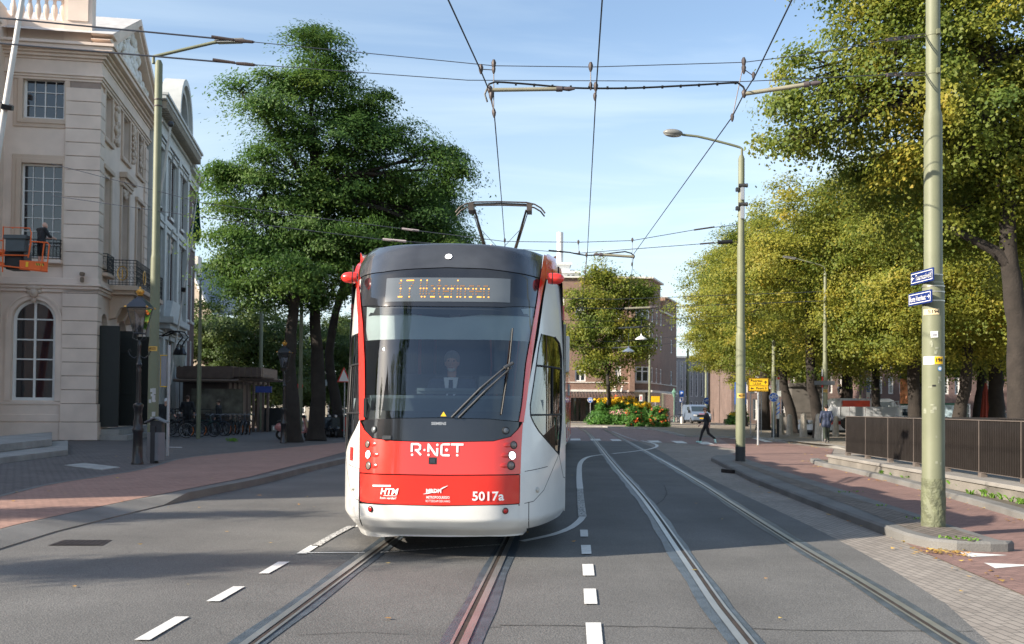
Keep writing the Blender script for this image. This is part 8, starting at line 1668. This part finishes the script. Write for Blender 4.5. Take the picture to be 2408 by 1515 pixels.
MB().add([LP(61, 616, -.01), LP(67, 616.5, -.01), LP(66, 628, -.01), LP(60, 627.5, -.01)], [(0, 1, 2, 3)]).build('warning_label', ylw, bl_, world=True, fixn=False)
MB().add([LP(-30, 620, .2), LP(30, 634, .2), LP(30, 624, .2), LP(-30, 606, .2), LP(-30, 620, .7), LP(30, 634, .7), LP(30, 624, .7), LP(-30, 606, .7)], [(0, 1, 2, 3), (4, 5, 6, 7), (0, 1, 5, 4), (3, 2, 6, 7), (1, 2, 6, 5)]).build('boom_arm', orm, bl_, world=True)
MB().tube([LP(-5, 593, .3), LP(26, 596, .3)], .12, 8).build('boom_joint', orm, bl_, world=True); MB().box(-.35, .35, -.2, .5, -.35, .35, Matrix.Translation(LP(38, 612, .3))).build('rotator', ink, bl_, world=True, bevel=.05)
cb_ = M('control_grey', (.07, .085, .09), .6); MB().box(-.42, .42, -.15, .25, -.05, .10, Matrix.Translation(LP(39, 560))).box(-.36, .36, -.1, .2, -.5, -.05, Matrix.Translation(LP(39, 560))).build('control_box', cb_, bl_, world=True, bevel=.02)
MB().tube([LP(-20, 615, .5), at(-160, 760, 34), at(-240, 1010, 33)], .16, 8).build('boom', orm, bl_, world=True)
person('bald worker in black with bare legs standing in the orange lift basket', LP(96, 634, .35) + V(0, 0, .02), R(150), dict(head=(0, -.14, 1.58), neck=(0, -.08, 1.47), chest=(0, -.03, 1.3), elR=(.24, -.12, 1.18), haR=(.14, -.36, 1.18), elL=(-.24, -.15, 1.18), haL=(-.16, -.38, 1.16)), H=1.78, shirt=black_top, trousers=dark, hair=None, legs='short', sleeves='threequarter')
# ---- bicycles
tyre = M('tyre', (.012, .012, .012), .85); chrome = M('chrome_dull', (.25, .26, .28), .35, .7)
def bicycle(label, loc, rz, fm, group='bicycles parked by the pavilion'):
    t = thing('bicycle', label, 'bicycle', tuple(loc), rz, group)
    for x in (-.53, .55):
        w = MB().torus((x, 0, .34), .33, .021, 30, 7).build('wheel', tyre, t, smooth=True); mb = MB()
        for k in range(16): a = k * math.pi / 8; mb.tube([(x, 0, .34), (x + .32 * math.cos(a), 0, .34 + .32 * math.sin(a))], .0025, 3)
        mb.torus((x, 0, .34), .305, .010, 26, 5); mb.build('spokes', chrome, w)
        MB().torus((x, 0, .34), .365, .012, 14, 4, 'y', .3, 2.6).build('mudguard', fm, t)
    mb = MB(); 
    for p, q, r in (((-.53, 0, .34), (-.08, 0, .29), .012), ((-.08, 0, .29), (-.22, 0, .80), .017), ((-.20, 0, .72), (.36, 0, .80), .017), ((-.08, 0, .29), (.38, 0, .72), .02), ((-.53, 0, .34), (-.20, 0, .70), .010), ((.55, 0, .34), (.40, 0, .70), .014), ((.40, 0, .68), (.34, 0, .98), .018)): mb.tube([p, q], r, 8)
    mb.build('frame', fm, t, smooth=True)
    MB().tube([(.26, -.28, 1.03), (.36, -.2, 1.05), (.36, 0, 1.0), (.36, .2, 1.05), (.26, .28, 1.03)], .012, 6).build('handlebar', chrome, t, smooth=True)
    MB().sphere((-.25, 0, .90), .13, 12, 8, (1.0, .65, .28)).tube([(-.22, 0, .78), (-.24, 0, .88)], .014, 6).build('saddle', ink, t, smooth=True)
    MB().box(-.75, -.33, -.07, .07, .70, .712).build('rack', ink, t); MB().torus((-.08, 0, .29), .085, .012, 14, 4).tube([(-.08, -.1, .29), (.06, -.1, .22)], .01, 5).tube([(-.08, .1, .29), (-.22, .1, .36)], .01, 5).build('crank', chrome, t)
    return t
bm1 = M('bike_black', (.02, .02, .022), .35); bm2 = M('bike_green', (.02, .07, .06), .35); bm3 = M('bike_blue', (.03, .05, .09), .35)
bks = [bicycle('dark bicycle with an orange rim reflector at the left end of the bicycle row', g(440, 1028, .09), R(8), bm1), bicycle('dark green bicycle second in the row below the man in black', g(478, 1027, .09), R(-14), bm2), bicycle('blue grey bicycle in the middle of the row', g(505, 1025, .09), R(-25), bm3)]
MB().tube([(.30 * math.cos(a) + .55, -.03, .34 + .30 * math.sin(a)) for a in np.linspace(-.8, .5, 8)], .012, 5).build('reflector', M('reflector_orange', (.8, .2, .02), .5), bks[0])
j = 0
for i, (px, py, rz, src) in enumerate(((408, 1030, 20, 0), (422, 1024, -30, 2), (425, 1018, 15, 0), (452, 1019, -20, 1), (470, 1016, 30, 0), (492, 1018, -35, 2), (520, 1024, -40, 0), (530, 1020, -48, 2), (541, 1022, -55, 0), (552, 1020, -58, 1), (563, 1022, -62, 0), (573, 1021, -66, 2), (583, 1022, -68, 0), (540, 1013, 40, 0), (560, 1013, 35, 2), (515, 1014, 20, 0))):
    lab = ('black bicycle at the far left of the row behind the waste bin', 'blue grey bicycle leaning behind the leftmost one', 'black bicycle against the stoop railing', 'dark green bicycle behind the man in black', 'black bicycle standing behind the slender lamp post', 'blue grey bicycle in front of the pavilion window', 'black bicycle in front of the man in the flat cap', 'blue grey bicycle just right of the man in the flat cap', 'black bicycle fourth from the right end of the row', 'dark green bicycle near the right end of the row', 'black bicycle third from the right end of the row', 'blue grey bicycle second from the right end of the row', 'black bicycle at the right end of the row', 'black bicycle in the back row under the pavilion louvres', 'blue grey bicycle in the back row by the pavilion posts', 'black bicycle in the back row behind the man in the flat cap')[i]
    o = dup(bks[src], g(px, py, .09), R(rz), lab)
for i, (px, Y) in enumerate(((1566, 108), (1574, 107), (1595, 107), (1600, 106), (1592, 109))):
    lab = ('leftmost far bicycle in front of the white-trimmed corner shop', 'far bicycle left of the green lantern', 'far bicycle right of the green lantern', 'far bicycle under the parking sign', 'far bicycle behind the parking sign post')[i]; o = dup(bks[2 if i % 2 else 0], V(at(px, 980, Y).x, Y, .09), R(60 + 20 * i), lab)
    o['group'] = 'far bicycles by the corner shop'
bk = dup(bks[0], g(1695, 989, .05) + V(0, 4, .04), R(90), 'bicycle ridden by the far cyclist')
del bk['group']
# ---- motor scooters
def scooter(label, loc, rz, col, group='parked motor scooters'):
    t = thing('motor_scooter', label, 'scooter', tuple(loc), rz, group)
    for x in (-.62, .62):
        w = MB().torus((x, 0, .235), .175, .06, 22, 9).build('wheel', tyre, t, smooth=True); MB().lathe([(.12, -.04), (.12, .04)], (0, 0, 0), 14).build('rim', chrome, w).matrix_basis = Matrix.Translation((x, 0, .235)) @ Matrix.Rotation(R(90), 4, 'X')
    mb = MB(); mb.sphere((-.50, 0, .55), .32, 16, 10, (1.25, .55, .72)); mb.build('rear_body', col, t, smooth=True)
    MB().sphere((.62, 0, .42), .22, 14, 10, (1.05, .5, .62)).build('front_fender', col, t, smooth=True)
    mb = MB(); mb.prism([(.52, .42), (.60, .42), (.46, .98), (.38, .98)], -.21, .21); mb.prism([(-.22, .30), (.50, .30), (.50, .37), (-.22, .37)], -.18, .18); mb.build('leg_shield', col, t, bevel=.03)
    MB().sphere((-.45, 0, .80), .20, 14, 8, (1.8, .75, .42)).build('seat', ink, t, smooth=True); MB().tube([(.40, 0, .9), (.36, 0, 1.05)], .04, 8).tube([(.30, -.33, 1.08), (.37, -.1, 1.06), (.37, .1, 1.06), (.30, .33, 1.08)], .018, 6).sphere((.40, 0, 1.02), .10, 10, 8, (1, 1.1, .8)).build('handlebar', ink, t, smooth=True); MB().tube([(.47, 0, 1.02), (.50, 0, 1.02)], .06, 10).build('headlight', M('lamp_clear', (.6, .6, .6), .1), t)
    for s in (-1, 1): MB().tube([(.36, s * .2, 1.06), (.36, s * .3, 1.22)], .008, 4).sphere((.36, s * .32, 1.24), .05, 8, 6, (.3, 1, .8)).build('mirror', ink, t)
    MB().box(-.95, -.90, -.1, .1, .42, .58).build('number_plate', sgnw, t); MB().tube([(-.3, .15, .2), (-.85, .17, .28)], .04, 8).build('exhaust', chrome, t); return t
pnk = M('scooter_pink', (.42, .17, .16), .3, coat=.6); sblk = M('scooter_black', (.02, .025, .03), .25, coat=.6); sred = M('scooter_red', (.45, .02, .03), .25, coat=.6)
scooter('dusty pink scooter behind the first dark trunk', g(686, 1036, .09) + V(0, .6, 0), R(-4), pnk); s2_ = scooter('black scooter turned to the camera right of the middle trunk', g(768, 1028, .09), R(-65), sblk)
dup(s2_, g(781, 1029, .09), R(-60), 'second black scooter close beside the middle trunk one'); scooter('red scooter half hidden by the tram', g(800, 1028, .09), R(-35), sred)
# ---- vehicles
def vehicle(name, label, loc, rz, L, W, H, col, kind='van', group=None):
    """faces -Y locally (front towards the camera)"""
    t = thing(name, label, 'van' if kind != 'car' else 'car', tuple(loc), rz, group); hw = W / 2
    if kind == 'van': prof = [(-L / 2, .35), (-L / 2, .85), (-L / 2 + .12, 1.05), (-L / 2 + .95, 1.22), (-L / 2 + 1.65, H - .12), (-L / 2 + 1.95, H), (L / 2 - .15, H), (L / 2, H - .2), (L / 2, .35)]
    else: prof = [(-L / 2, .3), (-L / 2, .7), (-L / 2 + .3, .85), (-L / 2 + 1.1, .95), (-L / 2 + 1.8, H - .05), (-L / 2 + 2.2, H), (L / 2 - 1.0, H - .05), (L / 2 - .2, .95), (L / 2, .8), (L / 2, .3)]
    mb = MB(); ins = [0.10 if z > 1.15 else 0.0 for _, z in prof]; n = len(prof); vs = []
    for s in (-1, 1): vs += [(s * (hw - i_), y, z) for (y, z), i_ in zip(prof, ins)]
    mb.add(vs, [tuple(range(n)), tuple(range(2 * n - 1, n - 1, -1))] + [(i, i + n, (i + 1) % n + n, (i + 1) % n) for i in range(n)]); mb.build('body', col, t, bevel=.06, smooth=True)
    i0 = 3; (y0_, z0_), (y1_, z1v) = prof[i0], prof[i0 + 1]; o = .012
    vg_ = M('vehicle_glass', (.03, .045, .055), .05, coat=.8)
    lp = lambda u: (y0_ + (y1_ - y0_) * u, z0_ + (z1v - z0_) * u); (ya, za), (yb, zb_) = lp(.10), lp(.90)
    MB().add([(-hw + .14, ya - o, za + o), (hw - .14, ya - o, za + o), (hw - .22, yb - o, zb_ + o), (-hw + .22, yb - o, zb_ + o)], [(0, 1, 2, 3)]).build('windscreen', vg_, t)
    for s in (-1, 1):
        MB().add([(s * (hw - .085), prof[3][0] + .55, 1.18 if kind == 'van' else 1.0), (s * (hw - .085), prof[3][0] + 1.9, 1.18 if kind == 'van' else 1.0), (s * (hw - .10), prof[3][0] + 1.9, H - .22), (s * (hw - .10), prof[3][0] + .95, H - .22)], [(0, 1, 2, 3)]).build('side_window', vg_, t)
        MB().box(*sorted((s * (hw - .45), s * (hw - .08))), -L / 2 - .02, -L / 2 + .1, .78, .95).build('headlight', M('lamp_clear', (.6, .6, .6), .1), t, bevel=.02); MB().box(*sorted((s * (hw - .02), s * (hw + .2))), -L / 2 + 1.1, -L / 2 + 1.25, 1.12, 1.4).build('mirror', ink, t, bevel=.03)
        for yy in (-L / 2 + .85, L / 2 - .85): w = MB().tube([(s * (hw - .22), yy, .33), (s * (hw + .01), yy, .33)], .33, 18).build('wheel', tyre, t); MB().tube([(s * (hw + .005), yy, .33), (s * (hw + .02), yy, .33)], .2, 14).build('rim', chrome, w)
    MB().box(-hw + .42, hw - .42, -L / 2 - .025, -L / 2 + .05, .72, .96).build('grille', ink, t, bevel=.02); MB().box(-.26, .26, -L / 2 - .035, -L / 2, .52, .63).build('number_plate', ylw, t); MB().box(-hw + .05, hw - .05, -L / 2 - .01, L / 2, .22, .36).build('sill', ink, t)
    return t
def vp(px, Y, z=.06): return V(at(px, 985, Y).x, Y, z)
v1 = vehicle('delivery_van', 'silver blue van facing the camera beside the orange planters', vp(1637, 104), R(4), 4.9, 1.95, 1.97, M('van_silver', (.17, .22, .30), .3, .2, coat=.5)); MB().box(-.3, .3, -2.3, -2.28, .98, 1.05).build('lettering_bar', sgr, v1)
vehicle('delivery_van', 'white high-roofed van parked behind the blue one way sign', vp(1699, 128), R(8), 5.2, 2.0, 2.5, M('van_white', (.7, .72, .75), .3, coat=.5)); vehicle('parked_car', 'dark red car between the two vans', vp(1706, 118), R(5), 4.3, 1.8, 1.45, M('car_darkred', (.05, .02, .025), .3, coat=.6), 'car'); vehicle('parked_car', 'small red car in the distance behind the walking pair', vp(1724, 140), R(5), 4.2, 1.8, 1.5, M('car_red', (.45, .03, .03), .3, coat=.6), 'car')
# flatbed truck behind the railing
ft = thing('flatbed_truck', 'white flatbed truck with drop sides standing behind the railing', 'truck', tuple(gp(2070, 57))); YT = 57.0; tw = M('truck_white', (.42, .43, .44), .5, var=.08, sc=1)
def Q(px0, px1, py0, py1, dy0=0, dy1=2.0): a, c = at(px0, py1, YT), at(px1, py0, YT); return (a.x, c.x, YT + dy0, YT + dy1, a.z, c.z)
x = 1975
for i, (xa_, xb_) in enumerate(((1976, 1998), (1999, 2035), (2036, 2072), (2073, 2108))): MB().box(*Q(xa_, xb_, 957, 980, 0, .06)).build('drop_side', tw, ft, world=True, bevel=.01)
MB().box(*Q(1976, 2112, 980, 986, 0, 2.0)).build('bed', tw, ft, world=True); MB().box(*Q(1976, 1978, 957, 980, 0, 2.0)).build('tailgate', tw, ft, world=True); MB().box(*Q(2116, 2148, 954, 1000, .0, 2.0)).build('cab', M('truck_cab_white', (.72, .74, .75), .35, coat=.4), ft, world=True, bevel=.08); MB().box(*Q(2122, 2145, 962, 978, -.02, .0)).build('side_window', MATS['vehicle_glass'], ft, world=True)
mb = MB(); [mb.tube([at(px, 945, YT), at(px, 960, YT)], .03, 5) for px in (2096, 2104, 2112)]; mb.tube([at(2090, 946, YT), at(2114, 944, YT)], .03, 5); mb.build('head_rack', tw, ft, world=True)
for px in (1995, 2010, 2130): MB().tube([at(px, 995, YT), at(px, 995, YT) + V(0, .25, 0)], .38, 16).build('wheel', tyre, ft, world=True)
v3 = vehicle('delivery_van', 'white van with a red and orange rear panel behind the flatbed truck', V(at(2050, 985, 68).x, 68, .05), R(95), 5.6, 2.0, 2.35, M('van_white', (.7, .72, .75), .3, coat=.5))
MB().box(-1.03, -.98, .6, 2.5, 1.2, 2.2).build('red_panel', M('panel_red', (.65, .06, .02), .4), v3); MB().box(.98, 1.03, .6, 2.5, 1.2, 2.2).build('red_panel', M('panel_red', (.65, .06, .02), .4), v3); MB().box(.985, 1.035, .1, .6, 1.2, 1.9).build('orange_panel', ylw, v3)
v4 = vehicle('parked_car', 'white and red car just left of the railing end behind the walking man', V(at(1972, 985, 60).x, 60, .05), R(-80), 4.4, 1.8, 1.5, M('van_white', (.7, .72, .75), .3, coat=.5), 'car'); MB().box(-.92, -.88, -2, 1, .7, .9).box(.88, .92, -2, 1, .7, .9).build('side_stripe', sgr, v4)
# waste container, advertising column, parasols
wc = thing('waste_container', 'dark green waste container with graffiti behind the railing', 'waste container', tuple(gp(2242, 50))); wg = M('container_green', (.012, .07, .045), .5, var=.3, sc=3)
YCn = 50; a, c = at(2212, 984, YCn), at(2262, 953, YCn); MB().box(a.x, c.x, YCn, YCn + 1.6, .05, c.z).build('body', wg, wc, world=True, bevel=.05); MB().box(a.x - .08, c.x + .08, YCn - .1, YCn + 1.7, c.z, c.z + .10).build('lid', M('container_lid', (.03, .13, .09), .5), wc, world=True, bevel=.03); MB().tube([V(a.x + .9 + .12 * math.sin(k * 1.3), YCn - .02, 1.5 + .035 * k * (1 if k % 2 else .4)) for k in range(14)], .02, 4).build('graffiti', M('graffiti_lime', (.45, .5, .12), .6), wc, world=True); MB().box(a.x + .1, a.x + .7, YCn - .01, YCn + .02, 1.2, 2.0).build('poster', M('poster_pale', (.35, .45, .5), .6, var=.6, sc=5), wc, world=True)
ac = thing('advertising_column', 'green advertising column with bright orange posters between the trunks', 'advertising column', tuple(gp(2133, 64))); kx = 64 / F; MB().lathe([(.42, 0), (.42, 2.6)], (0, 0, 0), 20).build('column', wg, ac, smooth=True); MB().lathe([(.43, 2.0), (.43, 3.6)], (0, 0, 0), 20).build('posters', M('poster_mix', (.75, .32, .16), .6, var=.9, sc=3.5), ac, smooth=True); MB().lathe([(.5, 3.6), (.48, 3.75), (.1, 4.0)], (0, 0, 0), 20).build('roof', wg, ac, smooth=True)
def parasol(label, px, Y, col, h):
    t = thing('parasol', label, 'parasol', tuple(gp(px, Y)), group='closed parasols behind the railing'); MB().tube([(0, 0, 0), (0, 0, h)], .03, 8).build('pole', stm, t); mb = MB(); n = 16; vs = []; pr = [(.30, h - 1.9), (.22, h - 1.2), (.16, h - .5), (.04, h + .05)]
    for r_, z in pr:
        for k in range(n): q = r_ * (1 if k % 2 else .65); vs.append((q * math.cos(k * 2 * math.pi / n), q * math.sin(k * 2 * math.pi / n), z))
    mb.add(vs, [(j * n + i, j * n + (i + 1) % n, (j + 1) * n + (i + 1) % n, (j + 1) * n + i) for j in range(3) for i in range(n)]); mb.build('canopy', col, t)
parasol('closed rust red parasol between two trunks', 2318, 56, M('parasol_rust', (.38, .06, .035), .8), 3.1); parasol('closed beige parasol just left of the thickest trunk', 2353, 56, M('parasol_beige', (.25, .21, .15), .8), 3.0)
# monument plinth behind the trunks
mo = thing('stone_monument', 'dark stone monument plinth between the bollard trunks', 'monument', tuple(gp(1893, 74))); k = 74 / F; mst = M('monument_stone', (.12, .11, .10), .7, var=.2, sc=2)
for a, z0, z1 in ((1.9, 0, 1.0), (1.6, 1.0, 1.3), (1.35, 1.3, 3.2), (1.6, 3.2, 3.5)): MB().box(-a * .9, a * .9, -a * .6, a * .6, z0, z1).build('plinth_block', mst, mo, bevel=.04)
# ---- flower planters
fol = leafmat('planter_leaves', [(0.0, (.03, .10, .02)), (0.6, (.09, .22, .035)), (1.0, (.20, .32, .06))], .4, 2); flo = leafmat('petals_orange', [(0.0, (.75, .10, .03)), (0.6, (.85, .20, .04)), (1.0, (.80, .30, .25))], .3, 5); fly = leafmat('petals_yellow', [(0.0, (.75, .42, .01)), (1.0, (.9, .65, .03))], .3, 5); flp = leafmat('petals_pink', [(0.0, (.6, .2, .25)), (1.0, (.75, .5, .45))], .3, 5)
def planter(label, px, py, wpx, hpx, seed, group='tall orange flower planters'):
    b = g(px, py, .09); k = b.y / F; w_, h_ = wpx * k / 2, hpx * k; t = thing('flower_planter', label, 'flower planter', tuple(b), group=group)
    MB().lathe([(w_ * .55, 0), (w_ * .6, .3), (w_ * .3, h_ * .7), (w_ * .1, h_ * .85)], (0, 0, 0), 14).build('tub', M('tub_dark', (.02, .03, .02), .8), t)
    bl = [((0, 0, h_ * .25), (w_ * .85, w_ * .85, h_ * .3)), ((0, 0, h_ * .6), (w_ * .75, w_ * .75, h_ * .32)), ((0, 0, .12), (w_ * 1.05, w_ * 1.05, .15))]
    leaves('foliage', bl, 110, 55, .15, fol, t, seed, (.15, .3), .8, .7, world=False, shell=5); leaves('flowers', [(c, tuple(q * 1.06 for q in r)) for c, r in bl[:2]], 80, 5, .12, flo, t, seed + 1, (.08, .16), .8, .9, world=False, shell=14)
planter('orange flower planter, left one of the close pair', 1490, 1003, 47, 50, 101); planter('orange flower planter, right one of the close pair', 1549, 1004, 52, 52, 103); planter('orange flower planter behind the walking woman', 1673, 990, 36, 42, 105)
def bed(label, px, Y, w_, h_, seed, petals, nfl=36, sz=.26):
    w_ *= .82; b = vp(px, Y, .09); t = thing('flower_bed', label, 'plant', tuple(b), group='leafy flower beds before the brick block'); leaves('foliage', [((0, 0, h_ * .42), (w_, w_ * .8, h_ * .45)), ((0, 0, h_ * .2), (w_ * 1.1, w_, h_ * .22))], 110, 60, .26, fol, t, seed, (.25, .45), .9, .4, world=False, shell=4)
    if petals: leaves('flowers', [((0, 0, h_ * .82), (w_ * .85, w_ * .6, h_ * .16))], nfl, 7, sz, petals, t, seed + 1, (.15, .25), .8, .8, world=False, shell=6)
bed('leafy bed with yellow flowers at the left end of the group', 1427, 96, 1.7, 2.6, 201, fly); bed('leafy bed with yellow flowers in the middle behind the orange planters', 1470, 94, 1.6, 2.7, 203, fly); bed('leafy bed with yellow flowers between the orange planters', 1512, 93, 1.2, 2.2, 205, fly); bed('tall dark leafy plant with a few red flowers rising behind the yellow ones', 1449, 97, 1.4, 2.9, 207, flo, 12, .15); bed('low pale bed with pink flowers in front of the yellow ones', 1462, 91, 1.6, 1.3, 209, flp, 50, .2); bed('low grey green bed at the far left of the flower group', 1418, 91, 1.7, 1.1, 211, None); bed('low yellow green planting right of the walking pair', 1735, 97, 1.1, 1.3, 213, fly, 20)
